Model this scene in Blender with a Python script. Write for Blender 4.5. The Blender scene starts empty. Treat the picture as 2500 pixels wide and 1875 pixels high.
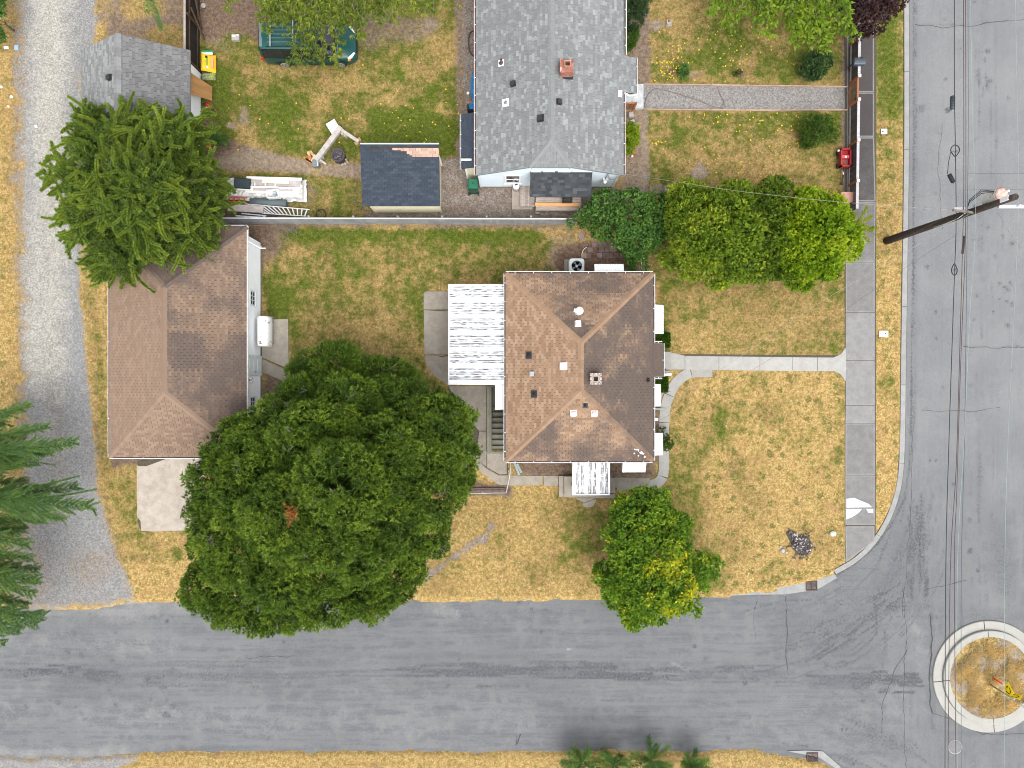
import bpy, bmesh, math, random
import numpy as np
from mathutils import Vector, Matrix

# ------------------------------------------------------------------ camera, sky, sun, exposure
H = 40.0            # flying height of the camera
PXM = 44.0          # photograph pixels per metre on the ground
CX, CY = 1250.0, 937.5
scene = bpy.context.scene
col = scene.collection
cam_d = bpy.data.cameras.new('camera')
cam_d.sensor_width = 36.0
cam_d.lens = H * PXM / 2500.0 * 36.0
cam_d.clip_end = 2000.0
cam = bpy.data.objects.new('camera', cam_d)
cam.location = (0, 0, H)
col.objects.link(cam)
scene.camera = cam

world = bpy.data.worlds.new('World')
scene.world = world
world.use_nodes = True
wn = world.node_tree
for n in list(wn.nodes):
    wn.nodes.remove(n)
SUN_EL, SUN_AZ = math.radians(64), math.radians(158)     # compass bearing: high soft sun from the south-south-east
sky = wn.nodes.new('ShaderNodeTexSky')
sky.sky_type = 'NISHITA'
sky.sun_disc = False
sky.sun_elevation = SUN_EL
sky.sun_rotation = SUN_AZ
sky.air_density = 1.0
sky.dust_density = 3.0
hsv = wn.nodes.new('ShaderNodeHueSaturation')           # thin overcast: a greyer sky
hsv.inputs['Saturation'].default_value = 0.18
bg = wn.nodes.new('ShaderNodeBackground')
bg.inputs['Strength'].default_value = 0.15
wo = wn.nodes.new('ShaderNodeOutputWorld')
wn.links.new(sky.outputs[0], hsv.inputs['Color'])
wn.links.new(hsv.outputs[0], bg.inputs['Color'])
wn.links.new(bg.outputs[0], wo.inputs['Surface'])

sun_d = bpy.data.lights.new('sun', 'SUN')
sun_d.energy = 0.8
sun_d.angle = math.radians(50)
sun_d.color = (1.0, 0.95, 0.87)
sun = bpy.data.objects.new('sun', sun_d)
sx, sy = math.sin(SUN_AZ) * math.cos(SUN_EL), math.cos(SUN_AZ) * math.cos(SUN_EL)
sun.rotation_euler = Vector((-sx, -sy, -math.sin(SUN_EL))).to_track_quat('-Z', 'Y').to_euler()
sun.location = (0, 0, 60)
col.objects.link(sun)

vs = scene.view_settings
scene.display_settings.display_device = 'sRGB'
vs.view_transform = 'Standard'
vs.look = 'None'
vs.exposure = 1.33
vs.gamma = 1.0
vs.use_curve_mapping = False
scene.render.engine = 'CYCLES'
scene.cycles.use_denoising = True
scene.cycles.denoising_input_passes = 'RGB_ALBEDO_NORMAL'
scene.cycles.filter_width = 1.0
scene.cycles.max_bounces = 6
scene.cycles.diffuse_bounces = 3
scene.cycles.glossy_bounces = 2
scene.cycles.transmission_bounces = 2
scene.cycles.transparent_max_bounces = 4

rng = random.Random(7)
nr = np.random.default_rng(11)

# ------------------------------------------------------------------ helpers
def W(px, py, z=0.0):
    k = (1.0 - z / H) / PXM
    return Vector(((px - CX) * k, (CY - py) * k, z))

def m(px, z=0.0):                    # photo pixels to metres at height z
    return px / PXM * (1.0 - z / H)

def tag(o, label=None, cat=None, group=None, kind=None):
    if label: o['label'] = label
    if cat: o['category'] = cat
    if group: o['group'] = group
    if kind: o['kind'] = kind
    return o

def thing(name, label, cat, loc=(0, 0, 0), rz=0.0, group=None):
    o = bpy.data.objects.new(name, None)
    o.empty_display_size = 0.3
    col.objects.link(o)
    o.location = loc
    o.rotation_euler = (0, 0, rz)
    return tag(o, label, cat, group)

def link(name, me, parent=None, world=False):
    o = bpy.data.objects.new(name, me)
    col.objects.link(o)
    if parent is not None:
        o.parent = parent
        if world and parent.type == 'EMPTY':
            o.matrix_parent_inverse = (Matrix.Translation(parent.location) @ parent.rotation_euler.to_matrix().to_4x4()).inverted()
    return o

def copy_tree(o, parent=None):
    c = o.copy()
    col.objects.link(c)
    if parent is not None:
        c.parent = parent
    for ch in list(o.children):
        copy_tree(ch, c)
    return c

class MB:
    """collects shapes and links them as ONE mesh object"""
    def __init__(s):
        s.v = []; s.f = []; s.mi = []; s.a = []; s.b = []; s.sm = []
    def add(s, vs_, fs, mi=0, a=0.5, b=0.0, smooth=False):
        o = len(s.v)
        s.v += [tuple(v) for v in vs_]
        for f in fs:
            s.f.append(tuple(i + o for i in f)); s.mi.append(mi); s.a.append(a); s.b.append(b); s.sm.append(smooth)
        return s
    def box(s, c, size, rz=0.0, mi=0, a=0.5, b=0.0, mat=None, taper=1.0):
        hx, hy, hz = size[0] / 2, size[1] / 2, size[2] / 2
        P = [(-hx, -hy, -hz), (hx, -hy, -hz), (hx, hy, -hz), (-hx, hy, -hz),
             (-hx * taper, -hy * taper, hz), (hx * taper, -hy * taper, hz), (hx * taper, hy * taper, hz), (-hx * taper, hy * taper, hz)]
        if mat is None:
            cr, sr = math.cos(rz), math.sin(rz)
            P = [(c[0] + x * cr - y * sr, c[1] + x * sr + y * cr, c[2] + z) for x, y, z in P]
        else:
            P = [mat @ Vector(p) + Vector(c) for p in P]
        return s.add(P, [(0, 3, 2, 1), (4, 5, 6, 7), (0, 1, 5, 4), (1, 2, 6, 5), (2, 3, 7, 6), (3, 0, 4, 7)], mi, a, b)
    def beam(s, p, q, w, h, mi=0, a=0.5, up=(0, 0, 1)):
        p, q = Vector(p), Vector(q)
        d = (q - p)
        L = d.length
        x = d / L
        u = Vector(up)
        if abs(x.dot(u)) > 0.98: u = Vector((0, 1, 0))
        y = u.cross(x).normalized()
        z = x.cross(y)
        M = Matrix((x, y, z)).transposed()
        return s.box((p + q) / 2, (L, w, h), mat=M, mi=mi, a=a)
    def prism(s, poly, z0, z1, mi=0, a=0.5, b=0.0, bottom=False, mi_side=None):
        n = len(poly)
        ar = sum(poly[i][0] * poly[(i + 1) % n][1] - poly[(i + 1) % n][0] * poly[i][1] for i in range(n))
        if ar < 0: poly = poly[::-1]
        V = [(p[0], p[1], z0) for p in poly] + [(p[0], p[1], z1) for p in poly]
        s.add(V, [tuple(range(n, 2 * n))], mi, a, b)
        o = len(s.v) - 2 * n
        for i in range(n):
            j = (i + 1) % n
            s.f.append((o + i, o + j, o + n + j, o + n + i)); s.mi.append(mi if mi_side is None else mi_side); s.a.append(a); s.b.append(b); s.sm.append(False)
        if bottom:
            s.f.append(tuple(o + i for i in range(n - 1, -1, -1))); s.mi.append(mi); s.a.append(a); s.b.append(b); s.sm.append(False)
        return s
    def tube(s, pts, r, n=6, mi=0, a=0.5, cap=True, smooth=True):
        pts = [Vector(p) for p in pts]
        rs = r if isinstance(r, (list, tuple)) else [r] * len(pts)
        rings = []
        prev = None
        for i, p in enumerate(pts):
            t = (pts[min(i + 1, len(pts) - 1)] - pts[max(i - 1, 0)])
            if t.length < 1e-9: t = Vector((0, 0, 1))
            t.normalize()
            u = prev if prev is not None else (Vector((0, 0, 1)) if abs(t.z) < 0.9 else Vector((1, 0, 0)))
            x = (u - t * u.dot(t))
            if x.length < 1e-6: x = t.orthogonal()
            x.normalize()
            prev = x
            y = t.cross(x)
            rings.append([p + (x * math.cos(2 * math.pi * k / n) + y * math.sin(2 * math.pi * k / n)) * rs[i] for k in range(n)])
        V = [v for rg in rings for v in rg]
        F = []
        for i in range(len(pts) - 1):
            for k in range(n):
                k2 = (k + 1) % n
                F.append((i * n + k, i * n + k2, (i + 1) * n + k2, (i + 1) * n + k))
        s.add(V, F, mi, a, 0, smooth)
        if cap:
            o = len(s.v) - len(V)
            L = (len(pts) - 1) * n
            for f in (tuple(o + k for k in range(n - 1, -1, -1)), tuple(o + L + k for k in range(n))):
                s.f.append(f); s.mi.append(mi); s.a.append(a); s.b.append(0); s.sm.append(False)
        return s
    def lathe(s, c, prof, n=16, mi=0, a=0.5, smooth=True, close=True):
        V = []
        for (r, z) in prof:
            for k in range(n):
                t = 2 * math.pi * k / n
                V.append((c[0] + r * math.cos(t), c[1] + r * math.sin(t), c[2] + z))
        F = []
        for i in range(len(prof) - 1):
            for k in range(n):
                k2 = (k + 1) % n
                F.append((i * n + k, i * n + k2, (i + 1) * n + k2, (i + 1) * n + k))
        s.add(V, F, mi, a, 0, smooth)
        if close:
            o = len(s.v) - len(V)
            L = (len(prof) - 1) * n
            if prof[0][0] > 1e-4:
                s.f.append(tuple(o + k for k in range(n - 1, -1, -1))); s.mi.append(mi); s.a.append(a); s.b.append(0); s.sm.append(False)
            if prof[-1][0] > 1e-4:
                s.f.append(tuple(o + L + k for k in range(n))); s.mi.append(mi); s.a.append(a); s.b.append(0); s.sm.append(False)
        return s
    def mesh(s, name, mats):
        me = bpy.data.meshes.new(name)
        me.from_pydata(s.v, [], s.f)
        for mt in (mats if isinstance(mats, (list, tuple)) else [mats]):
            me.materials.append(mt)
        me.polygons.foreach_set('material_index', s.mi)
        me.polygons.foreach_set('use_smooth', s.sm)
        me.attributes.new('rnd', 'FLOAT', 'FACE').data.foreach_set('value', s.a)
        me.attributes.new('stain', 'FLOAT', 'FACE').data.foreach_set('value', s.b)
        me.update()
        return me
    def build(s, name, mats, parent=None, world=True):
        return link(name, s.mesh(name, mats), parent, world)

# value noise on arrays (used for natural borders of lawn, dirt and stains)
def vnoise(x, y, scale, seed, octaves=3):
    out = np.zeros_like(x, dtype=float); amp = 1.0; tot = 0.0
    for o in range(octaves):
        r = np.random.default_rng(seed * 101 + o)
        T = r.random((256, 256))
        fx = x / scale * (2 ** o); fy = y / scale * (2 ** o)
        ix = np.floor(fx).astype(int); iy = np.floor(fy).astype(int)
        tx = fx - ix; ty = fy - iy
        tx = tx * tx * (3 - 2 * tx); ty = ty * ty * (3 - 2 * ty)
        a = T[ix & 255, iy & 255]; b = T[(ix + 1) & 255, iy & 255]
        c = T[ix & 255, (iy + 1) & 255]; d = T[(ix + 1) & 255, (iy + 1) & 255]
        out += amp * ((a * (1 - tx) + b * tx) * (1 - ty) + (c * (1 - tx) + d * tx) * ty)
        tot += amp; amp *= 0.55
    return out / tot

def sd_poly(x, y, poly):
    """signed distance in px, negative inside"""
    d = np.full(x.shape, 1e9); inside = np.zeros(x.shape, bool)
    n = len(poly)
    for i in range(n):
        x0, y0 = poly[i]; x1, y1 = poly[(i + 1) % n]
        ex, ey = x1 - x0, y1 - y0
        L2 = ex * ex + ey * ey + 1e-9
        t = np.clip(((x - x0) * ex + (y - y0) * ey) / L2, 0, 1)
        d = np.minimum(d, (x - x0 - t * ex) ** 2 + (y - y0 - t * ey) ** 2)
        if y0 != y1:
            c = ((y0 <= y) & (y < y1)) | ((y1 <= y) & (y < y0))
            xi = x0 + (y - y0) / (y1 - y0) * ex
            inside ^= c & (x < xi)
    d = np.sqrt(d)
    return np.where(inside, -d, d)

def sd_line(x, y, pts):
    d = np.full(x.shape, 1e9)
    for (x0, y0), (x1, y1) in zip(pts[:-1], pts[1:]):
        ex, ey = x1 - x0, y1 - y0
        t = np.clip(((x - x0) * ex + (y - y0) * ey) / (ex * ex + ey * ey + 1e-9), 0, 1)
        d = np.minimum(d, (x - x0 - t * ex) ** 2 + (y - y0 - t * ey) ** 2)
    return np.sqrt(d)

def sstep(a, b, v):
    t = np.clip((v - a) / (b - a), 0, 1)
    return t * t * (3 - 2 * t)

# ------------------------------------------------------------------ materials
MAT = {}
def new_mat(name):
    mt = bpy.data.materials.new(name)
    mt.use_nodes = True
    nt = mt.node_tree
    for n in list(nt.nodes): nt.nodes.remove(n)
    MAT[name] = mt
    return mt, nt

def N(nt, t, ins=None, **props):
    n = nt.nodes.new('ShaderNode' + t)
    for k, v in props.items(): setattr(n, k, v)
    for k, v in (ins or {}).items():
        s = n.inputs[k]
        if isinstance(v, bpy.types.NodeSocket): nt.links.new(v, s)
        else:
            if s.type == 'RGBA' and len(v) == 3: v = (*v, 1.0)
            s.default_value = v
    return n

def noise(nt, vec, scale, detail=4.0, rough=0.6, dist=0.0):
    return N(nt, 'TexNoise', {'Vector': vec, 'Scale': scale, 'Detail': detail, 'Roughness': rough, 'Distortion': dist}).outputs[0]
def mixc(nt, f, a, b, mode='MIX'):
    n = nt.nodes.new('ShaderNodeMix'); n.data_type = 'RGBA'; n.blend_type = mode
    for s, v in ((n.inputs[0], f), (n.inputs[6], a), (n.inputs[7], b)):
        if isinstance(v, bpy.types.NodeSocket): nt.links.new(v, s)
        else: s.default_value = (*v, 1.0) if isinstance(v, (tuple, list)) and len(v) == 3 else v
    return n.outputs[2]
def mth(nt, op, a, b=0.0, c=None, clamp=False):
    n = nt.nodes.new('ShaderNodeMath'); n.operation = op; n.use_clamp = clamp
    for i, v in enumerate((a, b) if c is None else (a, b, c)):
        if isinstance(v, bpy.types.NodeSocket): nt.links.new(v, n.inputs[i])
        else: n.inputs[i].default_value = v
    return n.outputs[0]
def mrange(nt, v, a, b, c=0.0, d=1.0, smooth=True):
    n = N(nt, 'MapRange', {'Value': v, 'From Min': a, 'From Max': b, 'To Min': c, 'To Max': d})
    n.interpolation_type = 'SMOOTHSTEP' if smooth else 'LINEAR'
    return n.outputs[0]
def attr(nt, name):
    return N(nt, 'Attribute', attribute_name=name).outputs['Fac']
def pos(nt):
    return N(nt, 'NewGeometry').outputs['Position']
def smap(nt, vec, sc):
    return N(nt, 'Mapping', {'Vector': vec, 'Scale': sc}).outputs[0]
def finish(nt, colr, rough=0.85, spec=0.3, metal=0.0, bump=None, bstr=0.3, bdist=0.02, extra=None):
    p = N(nt, 'BsdfPrincipled', {'Base Color': colr, 'Roughness': rough, 'Metallic': metal, 'Specular IOR Level': spec})
    for k, v in (extra or {}).items(): p.inputs[k].default_value = v
    if bump is not None:
        b = N(nt, 'Bump', {'Height': bump, 'Strength': bstr, 'Distance': bdist})
        nt.links.new(b.outputs[0], p.inputs['Normal'])
    o = nt.nodes.new('ShaderNodeOutputMaterial')
    nt.links.new(p.outputs[0], o.inputs[0])
    return p

def plain(name, c1, c2=None, scale=6.0, rough=0.8, spec=0.3, metal=0.0, rv=0.0, bump=0.0, bscale=40.0, stretch=(1, 1, 1), coat=0.0, lo=0.3, hi=0.7, detail=5.0):
    """one base colour that wanders to a second, plus a per-piece tone"""
    mt, nt = new_mat(name)
    P = smap(nt, pos(nt), stretch)
    f = mrange(nt, noise(nt, P, scale, detail), lo, hi)
    c = mixc(nt, f, c1, c2 or tuple(x * 0.8 for x in c1))
    if rv:
        k = mth(nt, 'MULTIPLY_ADD', attr(nt, 'rnd'), 2 * rv, 1 - rv)
        c = mixc(nt, 1.0, c, N(nt, 'CombineColor', {0: k, 1: k, 2: k}).outputs[0], 'MULTIPLY')
    finish(nt, c, rough, spec, metal, noise(nt, P, bscale, 3.0) if bump else None, bump, 0.02, {'Coat Weight': coat} if coat else None)
    return mt

def leaf_mat(name, dark, mid, light, trans=0.3, spec=0.15):
    mt, nt = new_mat(name)
    r = attr(nt, 'rnd')
    rp = N(nt, 'ValToRGB', {'Fac': r})
    e = rp.color_ramp.elements
    e[0].color = (*dark, 1); e[1].color = (*light, 1); e[1].position = 1.0
    x = e.new(0.5); x.color = (*mid, 1)
    n = noise(nt, pos(nt), 1.3, 3.0)
    c = mixc(nt, 1.0, rp.outputs[0], N(nt, 'CombineColor', {0: mrange(nt, n, 0.25, 0.75, 0.8, 1.25), 1: mrange(nt, n, 0.25, 0.75, 0.85, 1.15), 2: 0.95}).outputs[0], 'MULTIPLY')
    p = N(nt, 'BsdfPrincipled', {'Base Color': c, 'Roughness': 0.55, 'Specular IOR Level': spec})
    t = N(nt, 'BsdfTranslucent', {'Color': c})
    mx = N(nt, 'MixShader', {0: trans})
    nt.links.new(p.outputs[0], mx.inputs[1]); nt.links.new(t.outputs[0], mx.inputs[2])
    o = nt.nodes.new('ShaderNodeOutputMaterial'); nt.links.new(mx.outputs[0], o.inputs[0])
    return mt

def shingle_mat(name, cols, stain_c, amount=1.0):
    mt, nt = new_mat(name)
    r = attr(nt, 'rnd')
    rp = N(nt, 'ValToRGB', {'Fac': r})
    e = rp.color_ramp.elements
    e[0].color = (*cols[0], 1); e[1].color = (*cols[-1], 1)
    for i, c in enumerate(cols[1:-1]):
        x = e.new((i + 1) / (len(cols) - 1)); x.color = (*c, 1)
    P = pos(nt)
    st = attr(nt, 'stain')
    big = noise(nt, P, 1.1, 5.0, 0.65); fine = noise(nt, P, 7.0, 4.0)
    s = mth(nt, 'ADD', st, mth(nt, 'ADD', mth(nt, 'MULTIPLY', mth(nt, 'SUBTRACT', big, 0.5), 1.0), mth(nt, 'MULTIPLY', mth(nt, 'SUBTRACT', fine, 0.5), 0.55)))
    f = mth(nt, 'MULTIPLY', mrange(nt, s, 0.2, 0.9), amount)
    c = mixc(nt, f, rp.outputs[0], stain_c)
    g = noise(nt, P, 130.0, 2.0)
    k = mrange(nt, g, 0.25, 0.75, 0.78, 1.2)
    c = mixc(nt, 1.0, c, N(nt, 'CombineColor', {0: k, 1: k, 2: k}).outputs[0], 'MULTIPLY')
    finish(nt, c, 0.95, 0.15, 0, g, 0.4, 0.01)
    return mt

# ------------------------------------------------------------------ ground, one sheet with lawn, dirt and gravel
def ground_mat():
    mt, nt = new_mat('lawn_and_dirt')
    P = pos(nt)
    A = noise(nt, P, 0.7, 4.0); B = noise(nt, P, 1.7, 7.0, 0.7); C = noise(nt, P, 11.0, 5.0, 0.75); D = noise(nt, P, 42.0, 2.0, 0.8)
    B2 = noise(nt, P, 5.0, 5.0, 0.72); E = noise(nt, smap(nt, P, (1.0, 1.0, 5.0)), 1.1, 3.0)
    g, d, v, t, tf = (attr(nt, k) for k in ('green', 'dirt', 'gravel', 'tone', 'tuft'))
    pale = attr(nt, 'pale')
    def wob_(n, k): return mth(nt, 'MULTIPLY', mth(nt, 'SUBTRACT', n, 0.5), k)
    gs = mth(nt, 'ADD', g, mth(nt, 'ADD', wob_(A, 0.7), mth(nt, 'ADD', wob_(B, 1.9), wob_(C, 0.45))))
    gf = mrange(nt, gs, 0.12, 0.80)
    vo = N(nt, 'TexVoronoi', {'Vector': N(nt, 'VectorMath', {0: P, 1: N(nt, 'VectorMath', {0: N(nt, 'TexNoise', {'Vector': P, 'Scale': 6.0}).outputs['Color'], 1: (0.35, 0.35, 0.35)}, operation='MULTIPLY').outputs[0]}, operation='ADD').outputs[0], 'Scale': 1.9})
    vr = N(nt, 'SeparateColor', {0: vo.outputs['Color']}).outputs[0]
    spot = mth(nt, 'MULTIPLY', mrange(nt, mth(nt, 'ADD', vo.outputs['Distance'], wob_(C, 0.9)), 0.20, 0.46, 1.0, 0.0), mrange(nt, mth(nt, 'ADD', vr, wob_(B, 2.4)), 0.30, 0.42))
    spot = mth(nt, 'MULTIPLY', spot, tf)
    straw = mixc(nt, mrange(nt, B2, 0.36, 0.66), (0.225, 0.145, 0.046), (0.40, 0.285, 0.115))
    straw = mixc(nt, mrange(nt, C, 0.5, 0.7), straw, (0.47, 0.35, 0.165))
    straw = mixc(nt, mrange(nt, E, 0.5, 0.72, 0, 0.6), straw, (0.28, 0.165, 0.08))
    brown = mixc(nt, mrange(nt, B2, 0.36, 0.66), (0.125, 0.086, 0.032), (0.22, 0.152, 0.062))
    brown = mixc(nt, mrange(nt, C, 0.52, 0.75), brown, (0.28, 0.205, 0.095))
    straw = mixc(nt, mth(nt, 'MULTIPLY', t, 1.0, clamp=True), straw, brown)
    green = mixc(nt, mrange(nt, B2, 0.36, 0.66), (0.04, 0.066, 0.006), (0.085, 0.116, 0.012))
    green = mixc(nt, mrange(nt, C, 0.52, 0.75), green, (0.115, 0.155, 0.022))
    weed = mixc(nt, mrange(nt, C, 0.35, 0.65), (0.06, 0.07, 0.014), (0.12, 0.13, 0.035))
    c = mixc(nt, mth(nt, 'MULTIPLY', gf, 0.94), straw, green)
    c = mixc(nt, mth(nt, 'MULTIPLY', spot, 0.72), c, weed)
    dirt = mixc(nt, t, mixc(nt, mrange(nt, B2, 0.35, 0.65), (0.185, 0.145, 0.105), (0.29, 0.235, 0.175)), mixc(nt, mrange(nt, B2, 0.35, 0.65), (0.068, 0.040, 0.029), (0.138, 0.086, 0.062)))
    dirt = mixc(nt, mrange(nt, C, 0.55, 0.75, 0, 0.6), dirt, (0.22, 0.17, 0.12))
    ds = mth(nt, 'ADD', d, mth(nt, 'ADD', wob_(B, 1.3), wob_(C, 0.8)))
    c = mixc(nt, mrange(nt, ds, 0.25, 0.75), c, dirt)
    st = N(nt, 'TexVoronoi', {'Vector': P, 'Scale': 16.0})
    sc_ = N(nt, 'SeparateColor', {0: st.outputs['Color']}).outputs[0]
    grav = mixc(nt, mth(nt, 'MULTIPLY', sc_, 1.0), (0.125, 0.127, 0.13), (0.27, 0.273, 0.273))
    grav = mixc(nt, mth(nt, 'MULTIPLY', t, 0.85), mixc(nt, 0.35, grav, (0.20, 0.203, 0.205)), mixc(nt, mrange(nt, sc_, 0.1, 0.9), (0.145, 0.115, 0.09), (0.27, 0.22, 0.18)))
    grav = mixc(nt, mrange(nt, mth(nt, 'ADD', pale, mth(nt, 'ADD', wob_(B, 1.2), wob_(E, .6))), 0.1, 0.95, 0.0, 0.9), grav, mixc(nt, mrange(nt, sc_, .1, .9), (0.255, 0.24, 0.205), (0.375, 0.362, 0.325)))
    vs_ = mth(nt, 'ADD', v, mth(nt, 'ADD', wob_(B, 1.0), wob_(C, 0.9)))
    c = mixc(nt, mrange(nt, vs_, 0.25, 0.75), c, grav)
    k = mth(nt, 'MULTIPLY', mrange(nt, D, 0.25, 0.75, 0.68, 1.32), mrange(nt, C, 0.3, 0.7, 0.84, 1.16))
    k = mth(nt, 'MULTIPLY', k, mth(nt, 'MULTIPLY_ADD', attr(nt, 'rnd'), 0.9, 0.55))
    c = mixc(nt, 1.0, c, N(nt, 'CombineColor', {0: k, 1: k, 2: k}).outputs[0], 'MULTIPLY')
    finish(nt, c, 0.95, 0.1, 0, mth(nt, 'ADD', C, D), 0.5, 0.04)
    return mt
GROUND = ground_mat()

ROADLOT = [(-450, -410), (2221, -410), (2221, 300), (2219, 500), (2216, 700), (2213, 900), (2212, 1100), (2205, 1190), (2190, 1240), (2165, 1290),
           (2130, 1340), (2085, 1380), (2040, 1404), (1990, 1422), (1930, 1434), (1850, 1444), (1750, 1452), (1600, 1457), (1300, 1460), (1000, 1463),
           (800, 1462), (480, 1461), (330, 1466), (200, 1482), (60, 1478), (-450, 1472)]
VERGE = [(-450, 1850), (150, 1856), (290, 1852), (420, 1842), (800, 1840), (1300, 1839), (1850, 1838), (1960, 1850), (2010, 1862), (2050, 1885), (2070, 1925), (2080, 2290), (-450, 2290)]
PIT = (1191, 945, 1244, 1103)        # the basement stairs leave a hole in the ground

STEP = 6
gx = np.arange(-450, 2951, STEP); gy = np.arange(-400, 2281, STEP)
GXX, GYY = np.meshgrid(gx, gy)
X, Y = GXX.astype(float), GYY.astype(float)
wob = (vnoise(X, Y, 40, 3, 3) - 0.5)
sdl = np.minimum(sd_poly(X, Y, ROADLOT), sd_poly(X, Y, VERGE))
kerbzone = ((X > 1900) & (Y < 1460)) | ((X > 1900) & (Y > 1800))
sdl = np.where(kerbzone, sdl + np.where((X > 2036) & (Y < 1420), 15, 7), sdl + wob * 16)
GZ = np.where(sdl < -2, 0.0, np.clip(-(sdl + 2) / 8.0, -1, 0) * 0.14) + (vnoise(X, Y, 70, 9, 3) - 1.0) * 0.045 * (sdl < -12)
att = {k: np.zeros_like(X) for k in ('green', 'dirt', 'gravel', 'tone', 'tuft', 'pale')}
att['green'][:] = 0.12
att['tuft'][:] = 0.5
def ell(cx, cy, rx, ry, rot=0.0):
    c, s = math.cos(rot), math.sin(rot)
    x = (X - cx) * c + (Y - cy) * s; y = -(X - cx) * s + (Y - cy) * c
    q = np.sqrt((x / rx) ** 2 + (y / ry) ** 2)
    return (q - 1) * min(rx, ry)
def rect(x0, y0, x1, y1):
    return [(x0, y0), (x1, y0), (x1, y1), (x0, y1)]
def paint(shape, feather=10.0, wb=12.0, wscale=40, op=1.0, **vals):
    if feather >= 5: feather, wb = feather * 1.7, wb * 1.5
    sd = shape if isinstance(shape, np.ndarray) else sd_poly(X, Y, shape)
    wn_ = wob if wscale == 40 else (vnoise(X, Y, wscale, int(wscale) + 5, 3) - 0.5)
    sd = sd + wn_ * 2 * wb
    al = (1 - sstep(-feather, feather, sd)) * op
    for k, v_ in vals.items():
        att[k] = att[k] * (1 - al) + v_ * al
S0 = dict(green=0.1, dirt=0, gravel=0, tone=0.05, tuft=0.55)
# far left strip of dry grass beside the lane
paint(rect(-450, -400, 20, 1500), 8, 8, green=0.15, tone=0.15, tuft=0.7)
# the gravel lane
LANE = [(30, -410), (230, -410), (240, 60), (205, 200), (200, 600), (215, 800), (232, 1000), (245, 1200), (280, 1330), (335, 1470), (60, 1485), (55, 1300), (62, 1000), (60, 600), (48, 200)]
paint(LANE, 16, 10, gravel=0.85, tone=0.15, green=0.05, dirt=0.4)
paint(sd_line(X, Y, [(125, -400), (120, 500), (110, 900)]) - 50, 30, 14, pale=0.85)
paint(sd_line(X, Y, [(105, 500), (110, 800), (120, 1100)]) - 20, 24, 14, pale=0.6)
paint(sd_line(X, Y, [(125, -400), (118, 600), (135, 1000), (150, 1250)]) - 14, 20, 6, op=0.7, tone=0.62)
paint(sd_line(X, Y, [(40, -400), (42, 300), (55, 900), (50, 1300)]) - 18, 16, 14, op=.75, gravel=0.5, dirt=0.75, tone=0.5)
paint(sd_line(X, Y, [(185, 250), (175, 700), (190, 1000), (200, 1300)]) - 16, 16, 12, op=.8, tone=0.0)
paint(sd_line(X, Y, [(72, 250), (70, 700), (80, 1000)]) - 10, 12, 10, op=.8, tone=0.0, gravel=.75)
paint(ell(60, 1400, 60, 90), 25, 20, gravel=0.6, tone=0.45, dirt=0.6)
paint(ell(230, 1390, 60, 40), 20, 15, op=0.6, dirt=0.8, tone=0.7, gravel=0.5)
# dirt behind the grey garage
paint(rect(250, -410, 460, 150), 14, 20, dirt=0.75, tone=0.6, green=0.1, gravel=0)
paint(ell(340, 15, 60, 25), 12, 16, dirt=0.1, tone=0.3); paint(ell(420, 95, 60, 25), 12, 12, dirt=0.0, tone=0.6, green=0.1)
# garage lot
paint([(195, 640), (270, 640), (270, 1120), (330, 1120), (330, 1300), (500, 1300), (620, 1460), (350, 1462), (290, 1340), (250, 1180), (215, 900)], 8, 9, **S0)
paint(sd_line(X, Y, [(222, 640), (238, 850), (252, 1050), (262, 1200)]) - 16, 12, 14, op=0.7, green=0.5, tone=0.5)
paint(ell(320, 1240, 34, 110, 0.1), 15, 15, op=0.8, green=0.55, tone=0.4)
paint(ell(380, 1400, 100, 60), 25, 15, green=0.05, tone=0.0, tuft=0.75)
paint(rect(275, 1112, 480, 1140), 8, 10, dirt=0.8, tone=0.8)
paint(sd_line(X, Y, [(212, 700), (235, 1000), (250, 1200), (285, 1340)]) - 5, 10, 8, op=0.7, dirt=0.7, tone=0.5)
# back yard of the blue house
paint(rect(458, -410, 1160, 540), 10, 12, green=0.56, tone=0.62, tuft=0.5, dirt=0)
paint(ell(730, 200, 160, 60), 40, 20, green=0.3, tone=0.45, dirt=0.05)
paint(ell(690, 290, 120, 70), 30, 20, green=0.86, tone=0.5)
paint(ell(1010, 320, 130, 95), 30, 20, green=0.98, tone=0.6)
paint(ell(1010, 200, 100, 70), 30, 20, green=0.7, tone=0.5)
paint(ell(600, 330, 60, 40), 20, 15, green=0.18, tone=0.35)
paint(sd_line(X, Y, [(540, 170), (545, 260), (552, 330)]) - 16, 10, 8, green=0.95, tone=0.4)
paint(ell(595, 275, 18, 26), 8, 8, dirt=0.7, tone=0.1); paint(ell(565, 305, 14, 10), 6, 4, dirt=0.8, tone=0.1)
paint([(455, -410), (700, -410), (660, 60), (640, 110), (560, 85), (505, 110), (462, 60)], 14, 14, dirt=0.85, tone=0.75)
paint(ell(560, 120, 40, 20), 12, 10, dirt=0.5, tone=0.3)
paint([(860, 20), (1060, 40), (1080, 75), (1000, 105), (900, 130), (872, 110)], 16, 18, dirt=0.62, tone=0.55)
paint(ell(1060, 60, 20, 10), 8, 6, dirt=0.8, tone=0.1)
paint(ell(1080, 110, 60, 40), 20, 12, green=0.25, tone=0.35)
paint([(500, 352), (600, 358), (700, 380), (800, 395), (890, 400), (890, 440), (760, 428), (640, 420), (500, 415)], 7, 6, dirt=0.95, tone=0.2, gravel=0.15, green=0.1)
paint([(470, 335), (560, 345), (600, 360), (520, 380), (500, 420), (470, 420)], 10, 8, dirt=0.9, tone=0.85)
paint([(480, 280), (530, 300), (535, 350), (470, 360)], 8, 8, dirt=0.9, tone=0.9)
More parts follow.
